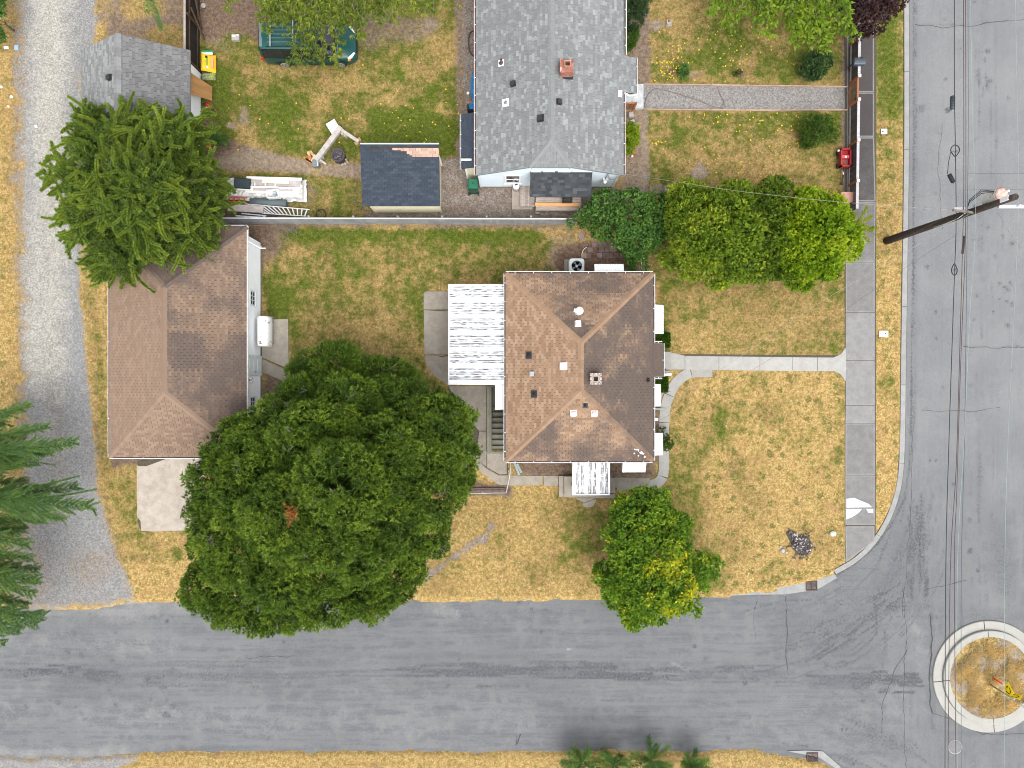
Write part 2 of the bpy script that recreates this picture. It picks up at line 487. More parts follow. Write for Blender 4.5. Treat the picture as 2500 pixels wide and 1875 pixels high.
paint(ell(770, 410, 40, 12), 8, 6, op=0.7, dirt=0.3, tone=0.0)
paint([(620, 420), (760, 432), (890, 445), (900, 540), (560, 540), (600, 430)], 8, 8, green=0.5, tone=0.4, dirt=0.05)
paint(ell(740, 470, 40, 30), 15, 15, dirt=0.55, tone=0.5); paint(ell(870, 480, 35, 40), 15, 12, dirt=0.35, tone=0.7)
paint([(480, 430), (700, 440), (700, 545), (480, 545)], 10, 8, op=0.75, dirt=0.8, tone=0.8)
# gravel round the shed and the deck
paint([(1070, 390), (1120, 380), (1128, 270), (1120, -410), (1175, -410), (1175, 455), (1500, 455), (1545, 420), (1580, 425), (1580, 490), (1470, 500), (1440, 535), (900, 535), (890, 515), (1075, 515)], 6, 5, gravel=0.55, dirt=0.9, tone=0.72, green=0)
paint([(1095, -410), (1140, -410), (1135, 150), (1122, 380), (1115, 380), (1108, 100)], 5, 6, op=0.8, dirt=0.8, tone=0.5)
paint(ell(1540, 450, 30, 20), 10, 8, gravel=0.1, dirt=0.3, green=0.1, tone=0.3)
# strip between fence and lower yard
paint([(560, 545), (1400, 548), (1400, 562), (1340, 560), (690, 556), (640, 575), (640, 1080), (600, 1080), (600, 545)], 8, 7, dirt=0.92, tone=0.75, green=0.05)
# back yard of the brown house
paint([(680, 562), (1300, 566), (1385, 585), (1400, 660), (1240, 680), (1090, 690), (1035, 720), (1030, 900), (1090, 945), (1150, 950), (1150, 1060), (640, 1060), (660, 930), (710, 900), (700, 770), (650, 700), (665, 610)], 10, 10, green=0.54, tone=0.5, dirt=0.0, tuft=0.75)
paint(sd_line(X, Y, [(720, 575), (1000, 572), (1290, 575)]) - 14, 12, 14, op=0.9, green=1.0, tone=0.5)
paint(ell(680, 740, 30, 70, -0.2), 14, 12, green=0.9, tone=0.5); paint(ell(1020, 770, 16, 50), 8, 8, op=0.8, green=0.75, tone=0.4)
paint(ell(900, 830, 130, 60), 40, 25, op=0.8, green=0.15, tone=0.12); paint(ell(720, 640, 35, 45), 20, 14, op=0.8, green=0.15, tone=0.3)
paint(ell(1240, 640, 120, 26), 20, 14, op=0.7, green=0.3, tone=0.45)
paint(ell(960, 700, 80, 50), 30, 20, op=0.6, green=0.35, tone=0.1)
paint([(1340, 560), (1400, 566), (1400, 640), (1350, 655), (1320, 660), (1335, 610)], 10, 10, dirt=0.55, tone=0.4)
paint([(1355, 610), (1420, 590), (1560, 600), (1570, 680), (1360, 680)], 8, 8, dirt=0.95, tone=0.9, green=0)
# wooden strip and bare earth beside garage pad
paint([(640, 900), (730, 950), (700, 1060), (640, 1080)], 8, 8, dirt=0.85, tone=0.7)
paint(ell(655, 600, 40, 40), 14, 12, dirt=0.8, tone=0.8)
# front of the blue house
paint(rect(1585, -410, 2065, 206), 7, 6, green=0.5, tone=0.62, tuft=0.6, dirt=0)
paint(ell(1640, 60, 80, 80), 40, 20, green=0.2, tone=0.32); paint(ell(1850, 120, 130, 60), 40, 20, green=0.72, tone=0.65)
paint(sd_line(X, Y, [(1700, 195), (2050, 200)]) - 8, 8, 8, op=0.6, green=0.1, tone=0.2)
paint([(1528, -410), (1575, -410), (1582, 60), (1590, 205), (1552, 205), (1530, 140)], 6, 6, dirt=0.95, tone=0.55)
paint(rect(1583, 272, 2055, 520), 6, 6, green=0.4, tone=0.5, tuft=0.6, dirt=0)
paint(ell(1700, 390, 110, 80), 40, 20, op=0.8, green=0.28, tone=0.45); paint(ell(1880, 300, 130, 30), 25, 15, green=0.7, tone=0.5)
paint(ell(2030, 300, 30, 60), 15, 10, green=0.6, tone=0.3); paint(ell(1900, 420, 130, 50), 30, 20, op=0.7, green=0.3, tone=0.5)
paint(sd_line(X, Y, [(1582, 280), (1582, 500)]) - 5, 6, 4, op=0.9, green=0.8, tone=0.4)
paint([(1525, 268), (1580, 268), (1582, 420), (1575, 490), (1525, 490)], 6, 6, dirt=0.9, tone=0.42)
paint(sd_line(X, Y, [(1570, 280), (1575, 420), (1570, 480)]) - 7, 8, 8, op=0.7, dirt=0.8, tone=0.15)
paint([(1685, 420), (1700, 400), (1708, 392), (1722, 405), (1730, 425), (1712, 440), (1692, 440)], 4, 3, dirt=1.5, tone=0.0)
paint(ell(1604, 62, 13, 12), 4, 4, dirt=1.4, tone=0.0); paint(ell(1604, 465, 18, 14), 4, 4, dirt=1.4, tone=0.0)
paint(ell(1810, 180, 10, 8), 3, 2, dirt=1.0, tone=1.0); paint(ell(1640, 175, 10, 9), 3, 2, dirt=1.0, tone=1.0); paint(ell(1695, 182, 14, 8), 5, 3, dirt=.8, tone=.3)
paint([(2055, 60), (2080, 60), (2078, 520), (2055, 520)], 5, 4, dirt=0.85, tone=0.45)
# gravel path to the gate
paint([(1570, 206), (1800, 207), (2075, 212), (2075, 268), (1800, 268), (1570, 266)], 3, 1.5, gravel=0.95, tone=0.35, dirt=0.5, green=0)
# front of the brown house
paint([(1590, 560), (2065, 560), (2065, 872), (1650, 872), (1612, 855), (1600, 700)], 10, 10, green=0.28, tone=0.5, tuft=0.45, dirt=0)
paint(ell(1830, 640, 230, 80), 40, 20, op=0.9, green=0.24, tone=1.0); paint(ell(1650, 640, 60, 60), 30, 15, op=0.8, green=0.3, tone=0.8)
paint(ell(1690, 800, 80, 50), 40, 20, op=0.9, green=0.12, tone=0.1); paint(ell(1950, 790, 120, 60), 40, 20, op=0.6, green=0.25, tone=0.35)
paint(sd_line(X, Y, [(1620, 690), (1622, 830)]) - 12, 10, 8, op=0.8, green=0.7, tone=0.5)
paint(ell(1800, 690, 150, 16), 12, 12, op=0.5, green=0.55, tone=0.6)
paint([(1612, 960), (1660, 912), (2050, 912), (2065, 940), (2066, 1420), (1640, 1450), (1500, 1455), (1480, 1230), (1600, 1190), (1632, 1150)], 6, 5, green=0.16, tone=0.05, tuft=1.0, dirt=0)
paint(ell(1670, 1200, 60, 170), 35, 20, op=0.9, green=0.55, tone=0.7); paint(ell(1690, 1400, 80, 70), 35, 20, op=0.9, green=0.45, tone=0.7)
paint(ell(1850, 1020, 120, 60), 40, 25, op=0.8, green=0.3, tone=0.1); paint(ell(1960, 1250, 110, 150), 40, 20, op=0.5, green=0.2, tone=0.0)
paint(sd_line(X, Y, [(2050, 920), (2055, 1400)]) - 8, 8, 8, op=0.6, green=0.45, tone=0.2)
paint([(1065, 1205), (1360, 1210), (1500, 1200), (1480, 1456), (900, 1456), (930, 1300), (1060, 1230)], 8, 8, green=0.1, tone=0.08, tuft=0.45, dirt=0)
paint(ell(1430, 1300, 80, 90), 40, 25, op=0.9, green=0.4, tone=0.9); paint(ell(1120, 1230, 120, 26), 15, 12, op=0.8, green=0.25, tone=0.5)
paint(ell(1350, 1340, 60, 40), 30, 20, op=0.5, green=0.4, tone=0.3)
paint(sd_line(X, Y, [(1200, 1290), (1170, 1320), (1120, 1350), (1070, 1390), (1020, 1420)]) - 9, 8, 16, op=0.9, dirt=1.0, tone=0.1, gravel=0.5)
paint([(1060, 1170), (1250, 1180), (1250, 1212), (1040, 1212)], 6, 5, dirt=0.9, tone=0.85)
paint([(1237, 1100), (1400, 1100), (1400, 1165), (1260, 1160)], 5, 3, dirt=0.95, tone=0.75, green=.2); paint([(1480, 1100), (1600, 1100), (1600, 1165), (1490, 1165)], 5, 3, dirt=0.95, tone=0.65)
paint(rect(1590, 930, 1610, 1130), 4, 3, dirt=0.9, tone=0.8)
# verge between pavement and kerb
paint([(2133, -410), (2206, -410), (2206, 900), (2206, 1100), (2196, 1190), (2130, 1330), (2133, 900)], 4, 3, green=0.12, tone=0.0, tuft=0.75, dirt=0)
paint(rect(2140, -410, 2200, 300), 25, 10, op=0.95, green=0.95, tone=0.2); paint(rect(2140, 290, 2200, 470), 40, 15, op=0.9, green=0.5, tone=0.15); paint(rect(2140, 470, 2200, 620), 30, 15, op=0.8, green=0.28, tone=0.2)
paint(ell(2165, 940, 24, 26), 12, 8, op=.8, green=0.6, tone=0.2)
# south verge
paint(VERGE, 6, 5, green=0.08, tone=0.2, tuft=0.3, dirt=0)
paint(sd_line(X, Y, [(330, 1850), (800, 1846), (1850, 1845), (1950, 1856)]) - 9, 6, 5, op=0.8, green=0.0, tone=0.35, dirt=.25)
paint([(-450, 1850), (270, 1850), (330, 1850), (250, 1900), (-450, 2290)], 14, 8, gravel=0.95, tone=0.25, dirt=0.4)
# faded and greener patches scattered through the dry lawns
for (xa_, ya_, xb_, yb_, n_) in ((1650, 920, 2060, 1430, 46), (960, 1215, 1490, 1450, 30), (1610, 690, 2060, 860, 26), (720, 580, 1280, 900, 34), (1600, 20, 2050, 190, 20), (1600, 290, 2040, 470, 20), (560, 150, 1100, 330, 26), (260, 1130, 480, 1440, 12)):
    for _ in range(n_):
        k_ = rng.random(); cx_, cy_ = rng.uniform(xa_, xb_), rng.uniform(ya_, yb_)
        rr_ = rng.uniform(8, 34); sh_ = ell(cx_, cy_, rr_ * rng.uniform(1, 2.2), rr_, rng.uniform(0, 3.1))
        if k_ < .4: paint(sh_, rr_ * .5, rr_ * .5, op=rng.uniform(.3, .7), green=rng.uniform(.5, .85), tone=rng.uniform(.2, .6))
        elif k_ < .7: paint(sh_, rr_ * .5, rr_ * .5, op=rng.uniform(.3, .7), green=rng.uniform(.0, .15), tone=rng.uniform(0, .2))
        else: paint(sh_, rr_ * .5, rr_ * .5, op=rng.uniform(.3, .6), tone=rng.uniform(.6, 1.0), green=rng.uniform(.05, .4))
# grass edge along the road
paint(sd_line(X, Y, [(430, 1455), (900, 1457), (1300, 1456), (1700, 1450), (1930, 1430), (2040, 1400)]) - 4, 5, 3, op=0.7, green=0.0, tone=0.0, tuft=0.1)

def grid_mesh(name, mat_, Xa, Ya, Za, attrs, keep):
    ny, nx = Xa.shape
    k = (1.0 - Za / H) / PXM
    V = np.stack([(Xa - CX) * k, (CY - Ya) * k, Za], -1).reshape(-1, 3)
    idx = np.arange(ny * nx).reshape(ny, nx)
    F = np.stack([idx[1:, :-1], idx[1:, 1:], idx[:-1, 1:], idx[:-1, :-1]], -1)[keep]
    used = np.unique(F); re = np.zeros(ny * nx, int); re[used] = np.arange(len(used))
    F = re[F]; V = V[used]
    me = bpy.data.meshes.new(name)
    me.vertices.add(len(V)); me.vertices.foreach_set('co', V.astype(np.float32).ravel())
    me.loops.add(F.size); me.loops.foreach_set('vertex_index', F.astype(np.int32).ravel())
    me.polygons.add(len(F)); me.polygons.foreach_set('loop_start', np.arange(0, F.size, 4, dtype=np.int32))
    me.polygons.foreach_set('loop_total', np.full(len(F), 4, np.int32))
    me.polygons.foreach_set('use_smooth', np.ones(len(F), bool))
    me.update(calc_edges=True)
    for a, arr in attrs.items():
        me.attributes.new(a, 'FLOAT', 'POINT').data.foreach_set('value', arr.reshape(-1)[used].astype(np.float32))
    me.materials.append(mat_)
    return me

xc, yc = X[:-1, :-1] + STEP / 2, Y[:-1, :-1] + STEP / 2
inpit = (xc > PIT[0] + 1) & (xc < PIT[2] - 1) & (yc > PIT[1] + 1) & (yc < PIT[3] - 1)
off = np.minimum(np.minimum(sdl[:-1, :-1], sdl[1:, :-1]), np.minimum(sdl[:-1, 1:], sdl[1:, 1:]))
keep = (~inpit) & (off < 7)
g_att = dict(att); g_att['rnd'] = np.full_like(X, 0.5)
ground = link('ground', grid_mesh('ground', GROUND, X, Y, GZ, g_att, keep))
tag(ground, kind='structure')
# beyond the plots: the same ground carries on to the horizon
mb = MB()
x0, y1, _ = W(-450, -400); x1, y0, _ = W(2946, 2276)
R = 600.0
for a, b, c, d in ((-R, R, -R, y0), (-R, R, y1, R), (-R, x0, y0, y1), (x1, R, y0, y1)):
    mb.add([(a, c, -0.15), (b, c, -0.15), (b, d, -0.15), (a, d, -0.15)], [(0, 1, 2, 3)])
far = mb.build('far_ground', plain('far_grass', (0.2, 0.13, 0.05), (0.08, 0.085, 0.02), 0.3, 0.95)); tag(far, kind='structure')

# grass blades: real relief on the lawns
nb = 230000
bx = nr.uniform(0, 2500, nb); by = nr.uniform(0, 1875, nb)
ix = np.clip(((bx + 450) / STEP).round().astype(int), 0, X.shape[1] - 1); iy = np.clip(((by + 400) / STEP).round().astype(int), 0, X.shape[0] - 1)
va = {k: att[k][iy, ix] for k in att}
ok = (va['dirt'] < 0.45) & (va['gravel'] < 0.3) & (sdl[iy, ix] < -4)
for (a, b, c, d) in ((1240, 670, 1592, 1122), (270, 560, 600, 1112), (1170, 0, 1518, 450), (890, 360, 1070, 512), (2063, -10, 2136, 1420), (1190, 940, 1240, 1105)):
    ok &= ~((bx > a) & (bx < c) & (by > b) & (by < d))
for poly in ([(1622, 866), (2066, 868), (2066, 908), (1622, 906)], [(1036, 708), (1240, 708), (1240, 1200), (1090, 950)], [(1600, 860), (1636, 880), (1636, 1200), (1360, 1200), (1360, 1160), (1600, 1160)], [(636, 770), (710, 770), (712, 950), (636, 910)], [(330, 1110), (490, 1110), (490, 1300), (330, 1300)]):
    ok &= sd_poly(bx, by, poly) > 2
bx, by, ix, iy = bx[ok], by[ok], ix[ok], iy[ok]
nb = len(bx)
base = np.stack([(bx - CX) / PXM, (CY - by) / PXM, GZ[iy, ix]], -1)
th = nr.uniform(0, 2 * np.pi, nb); ln = nr.uniform(0.04, 0.10, nb); wd = nr.uniform(0.012, 0.026, nb)
tip = base + np.stack([np.cos(th) * ln * 0.7, np.sin(th) * ln * 0.7, ln * nr.uniform(0.25, 0.8, nb)], -1)
sd_ = np.stack([-np.sin(th) * wd, np.cos(th) * wd, np.zeros(nb)], -1)
V = np.stack([base - sd_, base + sd_, tip], 1).reshape(-1, 3)
def tri_mesh(name, V, k, mat_, fattr=None, pattr=None, smooth=False):
    me = bpy.data.meshes.new(name)
    n = len(V) // k
    me.vertices.add(len(V)); me.vertices.foreach_set('co', V.astype(np.float32).ravel())
    me.loops.add(len(V)); me.loops.foreach_set('vertex_index', np.arange(len(V), dtype=np.int32))
    me.polygons.add(n); me.polygons.foreach_set('loop_start', np.arange(0, len(V), k, dtype=np.int32)); me.polygons.foreach_set('loop_total', np.full(n, k, np.int32))
    me.update(calc_edges=True)
    for a, arr in (fattr or {}).items(): me.attributes.new(a, 'FLOAT', 'FACE').data.foreach_set('value', arr.astype(np.float32))
    for a, arr in (pattr or {}).items(): me.attributes.new(a, 'FLOAT', 'POINT').data.foreach_set('value', arr.astype(np.float32))
    me.materials.append(mat_)
    return me
fa = {k: att[k][iy, ix] for k in att}
fa['rnd'] = np.clip(nr.normal(0.55, 0.16, nb), 0.1, 1)
go = link('grass', tri_mesh('grass', V, 3, GROUND, fattr=fa)); tag(go, kind='stuff')

# dandelion flowers in the front lawns
fl = []
def flowers(cx, cy, rx, ry, n):
    for _ in range(n):
        fl.append((rng.gauss(cx, rx), rng.gauss(cy, ry)))
flowers(1640, 165, 22, 22, 60); flowers(1740, 130, 90, 40, 45); flowers(1900, 130, 90, 35, 22); flowers(1830, 285, 60, 25, 30); flowers(1930, 300, 70, 30, 20); flowers(1610, 350, 14, 6, 10); flowers(1760, 370, 50, 30, 14); flowers(1840, 430, 60, 20, 12); flowers(1950, 355, 16, 8, 9); flowers(1720, 285, 40, 8, 10)
flowers(720, 270, 150, 60, 26); flowers(1000, 260, 70, 60, 22); flowers(1040, 330, 40, 40, 12)
mb = MB()
for px, py in fl:
    if not (470 < px < 1120 or 1590 < px < 2052): continue
    if 205 < py < 270 and px > 1570: continue
    c = W(px, py, 0.09); r = rng.uniform(0.025, 0.05)
    mb.add([(c.x + r * math.cos(t) * rng.uniform(.8, 1.2), c.y + r * math.sin(t), c.z + rng.uniform(0, .02)) for t in (0, 1.05, 2.1, 3.14, 4.2, 5.24)], [(0, 1, 2, 3, 4, 5)], a=rng.random())
tag(mb.build('flowers', plain('dandelion_yellow', (0.55, 0.44, 0.02), (0.5, 0.36, 0.01), 9, 0.7)), kind='stuff')

# fallen yellow leaves and bits on bare ground
mb = MB()
def litter(cx, cy, rx, ry, n):
    for _ in range(n):
        c = W(cx + rng.uniform(-rx, rx), cy + rng.uniform(-ry, ry), 0.012); r = rng.uniform(0.02, 0.045); t0 = rng.uniform(0, 6.3)
        mb.add([(c.x + r * math.cos(t0), c.y + r * math.sin(t0), c.z + .01), (c.x + .5 * r * math.cos(t0 + 1.6), c.y + .5 * r * math.sin(t0 + 1.6), c.z), (c.x - r * math.cos(t0), c.y - r * math.sin(t0), c.z + .012), (c.x - .5 * r * math.cos(t0 + 1.6), c.y - .5 * r * math.sin(t0 + 1.6), c.z + .02)], [(0, 1, 2, 3)], a=rng.random())
litter(45, 150, 30, 150, 60); litter(55, 800, 25, 400, 50); litter(1150, 200, 18, 180, 50); litter(1200, 550, 330, 8, 70); litter(1300, 500, 200, 30, 40); litter(620, 620, 20, 70, 60); litter(560, 60, 60, 50, 40); litter(1460, 620, 60, 30, 50); litter(350, 60, 80, 50, 40)
tag(mb.build('fallen_leaves', plain('fallen_leaf', (0.32, 0.2, 0.05), (0.2, 0.09, 0.04), 3, 0.8, rv=.35)), kind='stuff')

# ------------------------------------------------------------------ roads
def road_mat():
    mt, nt = new_mat('asphalt')
    P = pos(nt)
    ver = attr(nt, 'vert'); ver2 = attr(nt, 'bleached')
    sh = noise(nt, smap(nt, P, (0.12, 1.6, 1)), 2.2, 5.0, 0.7); sv = noise(nt, smap(nt, P, (1.6, 0.12, 1)), 2.2, 5.0, 0.7)
    st = mth(nt, 'ADD', mth(nt, 'MULTIPLY', sh, mth(nt, 'SUBTRACT', 1.0, ver)), mth(nt, 'MULTIPLY', sv, ver))
    B = noise(nt, P, 1.4, 6.0, 0.65); C = noise(nt, P, 9.0, 6.0, 0.75); D = noise(nt, P, 60.0, 2.0, 0.9)
    c = mixc(nt, mrange(nt, st, 0.36, 0.64), (0.106, 0.110, 0.118), (0.144, 0.147, 0.152))
    c = mixc(nt, mrange(nt, B, 0.42, 0.68, 0, 0.65), c, (0.168, 0.167, 0.164))
    c = mixc(nt, mth(nt, 'MULTIPLY', ver2, 0.6), c, (0.20, 0.202, 0.204))
    lt = mth(nt, 'ADD', attr(nt, 'light'), mth(nt, 'ADD', mth(nt, 'MULTIPLY', mth(nt, 'SUBTRACT', C, 0.5), 0.6), mth(nt, 'MULTIPLY', mth(nt, 'SUBTRACT', B, 0.5), 0.6)))
    c = mixc(nt, mth(nt, 'MULTIPLY', mrange(nt, lt, 0.1, 1.0), 0.85), c, (0.26, 0.255, 0.245))
    ds = mth(nt, 'ADD', mth(nt, 'MULTIPLY', attr(nt, 'dark'), mrange(nt, C, .36, .62, .45, 1.35)), mth(nt, 'ADD', mth(nt, 'MULTIPLY', mth(nt, 'SUBTRACT', C, 0.5), 1.0), mth(nt, 'ADD', mth(nt, 'MULTIPLY', mth(nt, 'SUBTRACT', st, 0.5), 1.3), mth(nt, 'MULTIPLY', mth(nt, 'SUBTRACT', B, 0.5), 0.7))))
    c = mixc(nt, mth(nt, 'MULTIPLY', mrange(nt, ds, 0.08, 0.95), 0.82), c, (0.045, 0.05, 0.057))
    G2 = noise(nt, P, 0.22, 4.0, 0.6)
    c = mixc(nt, mrange(nt, G2, 0.35, 0.65, 0.0, 0.30), c, (0.085, 0.09, 0.10))
    F2 = noise(nt, P, 22.0, 2.0, 0.9)
    k = mth(nt, 'MULTIPLY', mrange(nt, D, 0.2, 0.8, 0.72, 1.28), mth(nt, 'MULTIPLY', mrange(nt, C, 0.25, 0.75, 0.9, 1.1), mrange(nt, F2, 0.25, 0.75, 0.9, 1.1)))
    c = mixc(nt, 1.0, c, N(nt, 'CombineColor', {0: k, 1: k, 2: k}).outputs[0], 'MULTIPLY')
    finish(nt, c, 0.9, 0.2, 0, D, 0.35, 0.01)
    return mt
ASPH = road_mat()
RS = 5
rx_ = np.arange(-450, 2951, RS); ry_ = np.arange(-400, 2281, RS)
RX, RY = np.meshgrid(rx_.astype(float), ry_.astype(float))
rsd = np.minimum(sd_poly(RX, RY, ROADLOT), sd_poly(RX, RY, VERGE))
dark = np.zeros_like(RX); light = np.zeros_like(RX)
vert = sstep(2120, 2260, RX + (vnoise(RX, RY, 90, 21) - .5) * 80)
rw = vnoise(RX, RY, 26, 31, 3) - .5
def stroke(pts, w, v, arr=None, feather=None, wb=6):
    arr = dark if arr is None else arr
    f = feather or w
    mg = w + f + wb + 8
    i0 = int((min(p[0] for p in pts) - mg - rx_[0]) / RS); i1 = int((max(p[0] for p in pts) + mg - rx_[0]) / RS) + 2
    j0 = int((min(p[1] for p in pts) - mg - ry_[0]) / RS); j1 = int((max(p[1] for p in pts) + mg - ry_[0]) / RS) + 2
    sl = (slice(max(0, j0), max(0, j1)), slice(max(0, i0), max(0, i1)))
    if RX[sl].size == 0: return
    s = sd_line(RX[sl], RY[sl], pts) - w + rw[sl] * 2 * wb
    arr[sl] = np.maximum(arr[sl], v * (1 - sstep(-f, f, s)))
def streaks(pts, w, n, v, lw=(1.2, 3.0), wb=2):
    P0 = [np.array(p, float) for p in pts]
    for _ in range(n):
        o = rng.gauss(0, .42) * w; a = rng.uniform(-.12, .9); b = min(1.12, a + rng.uniform(.12, .45)) - rng.uniform(0, .08)
        q = []
        for k in range(9):
            t = a + (b - a) * k / 8; f = t * (len(P0) - 1); i = min(int(f), len(P0) - 2); p = P0[i] + (P0[i + 1] - P0[i]) * (f - i); d = P0[i + 1] - P0[i]; d /= np.hypot(*d)
            q.append((p[0] - d[1] * o, p[1] + d[0] * o))
        stroke(q, rng.uniform(*lw), v * rng.uniform(.5, 1.1), wb=wb, feather=2.5)
# tyre-dark and tar bands along the street
if 0: pass
stroke([(-60, 1636), (260, 1650)], 16, 0.4, wb=8); stroke([(1000, 1642), (1540, 1640)], 14, 0.3, wb=8); stroke([(1050, 1590), (1800, 1592), (2000, 1600)], 26, 0.12); stroke([(900, 1500), (1700, 1500)], 30, 0.08)
ARC = [(1900, 1560), (2010, 1530), (2100, 1475), (2170, 1400), (2215, 1290), (2235, 1180)]
stroke([(1960, 1530), (2080, 1500), (2180, 1420), (2226, 1290)], 70, 0.3, wb=26); stroke([(1930, 1480), (2060, 1560), (2220, 1620)], 70, 0.2, wb=30)
streaks(ARC, 120, 60, .55); streaks([(1960, 1620), (2080, 1580), (2170, 1500), (2215, 1420)], 90, 40, .6); streaks([(1985, 1590), (2060, 1545), (2130, 1500), (2200, 1455)], 46, 34, .85)
streaks([(2150, 1480), (2156, 1660)], 26, 14, .7); streaks([(2150, 1470), (2215, 1478)], 26, 12, .7); streaks([(2232, 1220), (2242, 1330), (2240, 1440)], 40, 30, .85, (2, 5)); stroke([(2236, 1240), (2244, 1400)], 18, .45, wb=14)
streaks([(1915, 1458), (1990, 1466)], 12, 8, .7); streaks([(1960, 1470), (2090, 1480)], 40, 18, .45); streaks([(1850, 1650), (2080, 1662), (2225, 1668)], 26, 40, .75); streaks([(2085, 1664), (2225, 1668)], 26, 26, .95, (2, 5))
streaks([(2030, 1740), (2120, 1790), (2200, 1840), (2280, 1900)], 90, 40, .5); stroke([(2120, 1790), (2210, 1830)], 26, .5, wb=18); streaks([(1900, 1822), (2010, 1836), (2120, 1890)], 22, 18, .6); streaks([(2010, 1830), (2110, 1880), (2180, 1960)], 80, 30, .45)
stroke([(2300, 1300), (2300, 1480)], 60, .16, wb=30); stroke([(2440, 1280), (2460, 1440)], 30, .4, wb=20); stroke([(2380, 1500), (2500, 1500)], 20, .3, wb=16); stroke([(2230, 1800), (2500, 1850)], 50, .16, wb=30)
streaks([(-60, 1640), (300, 1650), (700, 1648)], 44, 60, .5); streaks([(-60, 1632), (150, 1640), (280, 1652)], 22, 26, .9, (2, 4)); streaks([(300, 1650), (1000, 1646)], 16, 30, .55); streaks([(1000, 1642), (1540, 1640)], 24, 60, .8, (1.5, 4)); streaks([(1540, 1640), (1920, 1650)], 26, 40, .7)
streaks([(-60, 1615), (900, 1610), (1900, 1612)], 60, 50, .25); streaks([(-60, 1675), (900, 1680), (1900, 1672)], 40, 40, .28); streaks([(900, 1510), (1900, 1500)], 90, 50, .16); streaks([(-60, 1740), (1900, 1745)], 160, 60, .12)
# vertical street
stroke([(2240, 268), (2252, 262)], 12, .5, wb=8)
stroke([(2232, -400), (2232, 300), (2229, 700), (2224, 1000), (2222, 1120), (2210, 1215), (2180, 1275), (2140, 1330), (2090, 1374), (2046, 1402)], 3.0, 0.75, wb=2, feather=3)
stroke([(2238, -400), (2236, 700), (2230, 1100)], 7, 0.3, wb=3)
stroke([(2235, 58), (2300, 62), (2380, 58), (2500, 46)], 0.6, 0.8, wb=1, feather=3); stroke([(2355, 845), (2420, 848), (2500, 844)], 0.6, 0.75, wb=1, feather=3); stroke([(2250, 1000), (2380, 1005), (2440, 990)], 0.5, .4, wb=1, feather=3); stroke([(2240, 275), (2248, 268)], 10, .45, wb=6)
stroke([(1918, 1455), (1921, 1645)], 1.0, 0.6, wb=1, feather=3); stroke([(2273, 1500), (2271, 1700)], 3, 0.75, wb=3, feather=3); stroke([(2271, 1700), (2278, 1790)], 2, 0.5); stroke([(2213, 1600), (2175, 1650), (2155, 1720)], 0.6, .6, wb=1, feather=3)
stroke([(2190, 1505), (2500, 1510)], 4, 0.4, wb=3); stroke([(2280, 1788), (2500, 1792)], 5, 0.35); stroke([(2210, 1478), (2270, 1480)], 8, .4)
stroke([(2330, -100), (2330, 1300)], 12, .10); stroke([(2402, -100), (2400, 1300)], 18, .16); streaks([(2402, -100), (2400, 1300)], 24, 24, .4); streaks([(2438, -100), (2434, 1300)], 24, 18, .3); streaks([(2300, -100), (2300, 1300)], 60, 24, .2); streaks([(2398, 140), (2400, 230)], 16, 12, .7)
# skid marks out of the lane
stroke([(180, 1560), (240, 1620), (330, 1700), (400, 1745)], 3, 0.32, wb=2); stroke([(200, 1550), (262, 1612), (360, 1690), (420, 1730)], 3, 0.32, wb=2); stroke([(40, 1600), (90, 1520), (130, 1470)], 4, .3)
stroke([(120, 1510), (190, 1500), (280, 1530)], 16, .28, wb=14)
for _ in range(110):
    if rng.random() < 0.55: px, py = rng.uniform(0, 2180), rng.uniform(1475, 1825)
    else: px, py = rng.uniform(2250, 2500), rng.uniform(0, 1450)
    s = rng.uniform(1.5, 6.0)
    stroke([(px, py), (px + rng.uniform(-4, 4), py + rng.uniform(-4, 4))], s, rng.uniform(0.3, 0.75), wb=3, feather=2.5)
for _ in range(24):
    px, py = rng.uniform(60, 480), rng.uniform(1490, 1760); stroke([(px, py), (px + 4, py + 3)], rng.uniform(4, 8), rng.uniform(.35, .6), wb=5, feather=3)
for px, py in ((2440, 690), (2452, 700), (2460, 706), (2466, 690), (2385, 722), (2440, 730), (2455, 735), (2470, 742), (2425, 760), (2290, 625), (2263, 650), (2282, 762), (2285, 825), (2300, 945), (1265, 1470), (1332, 1489), (1320, 1540), (1298, 1488)):
    stroke([(px, py), (px + 2, py + 2)], 4, .7, wb=2, feather=2.5)
# lighter, sandy worn parts
stroke([(60, 1500), (330, 1490), (450, 1475)], 26, 0.55, light, 30, 10); stroke([(-60, 1560), (420, 1580)], 30, 0.35, light, 40); stroke([(-60, 1740), (900, 1760), (1300, 1750)], 40, 0.3, light, 50); stroke([(200, 1475), (355, 1466)], 7, 1.0, light, 3, 3)
stroke([(-60, 1838), (300, 1842)], 16, .6, light, 20); stroke([(1050, 1480), (1110, 1500)], 16, .5, light, 16, 10); stroke([(1900, 1662), (2200, 1672)], 1.2, .6, light, 3, 3); stroke([(1800, 1690), (2200, 1700)], 6, .25, light, 8)
stroke([(2230, 1520), (2250, 1620)], 26, .35, light, 30, 14); stroke([(1650, 1500), (1900, 1490)], 24, .25, light, 30); stroke([(2310, -100), (2340, 900)], 60, .18, light, 60, 20); stroke([(1385, 1585), (1392, 1585)], 3, .9, light, 3, 2); stroke([(1860, 1575), (1960, 1600)], 26, .25, light, 30, 12)
stroke([(1930, 1700), (2050, 1760)], 30, .25, light, 40, 12); stroke([(1640, 1618), (1680, 1640)], 5, .6, light, 4, 4)
rk = np.minimum(np.minimum(rsd[:-1, :-1], rsd[1:, :-1]), np.minimum(rsd[:-1, 1:], rsd[1:, 1:])) > -26
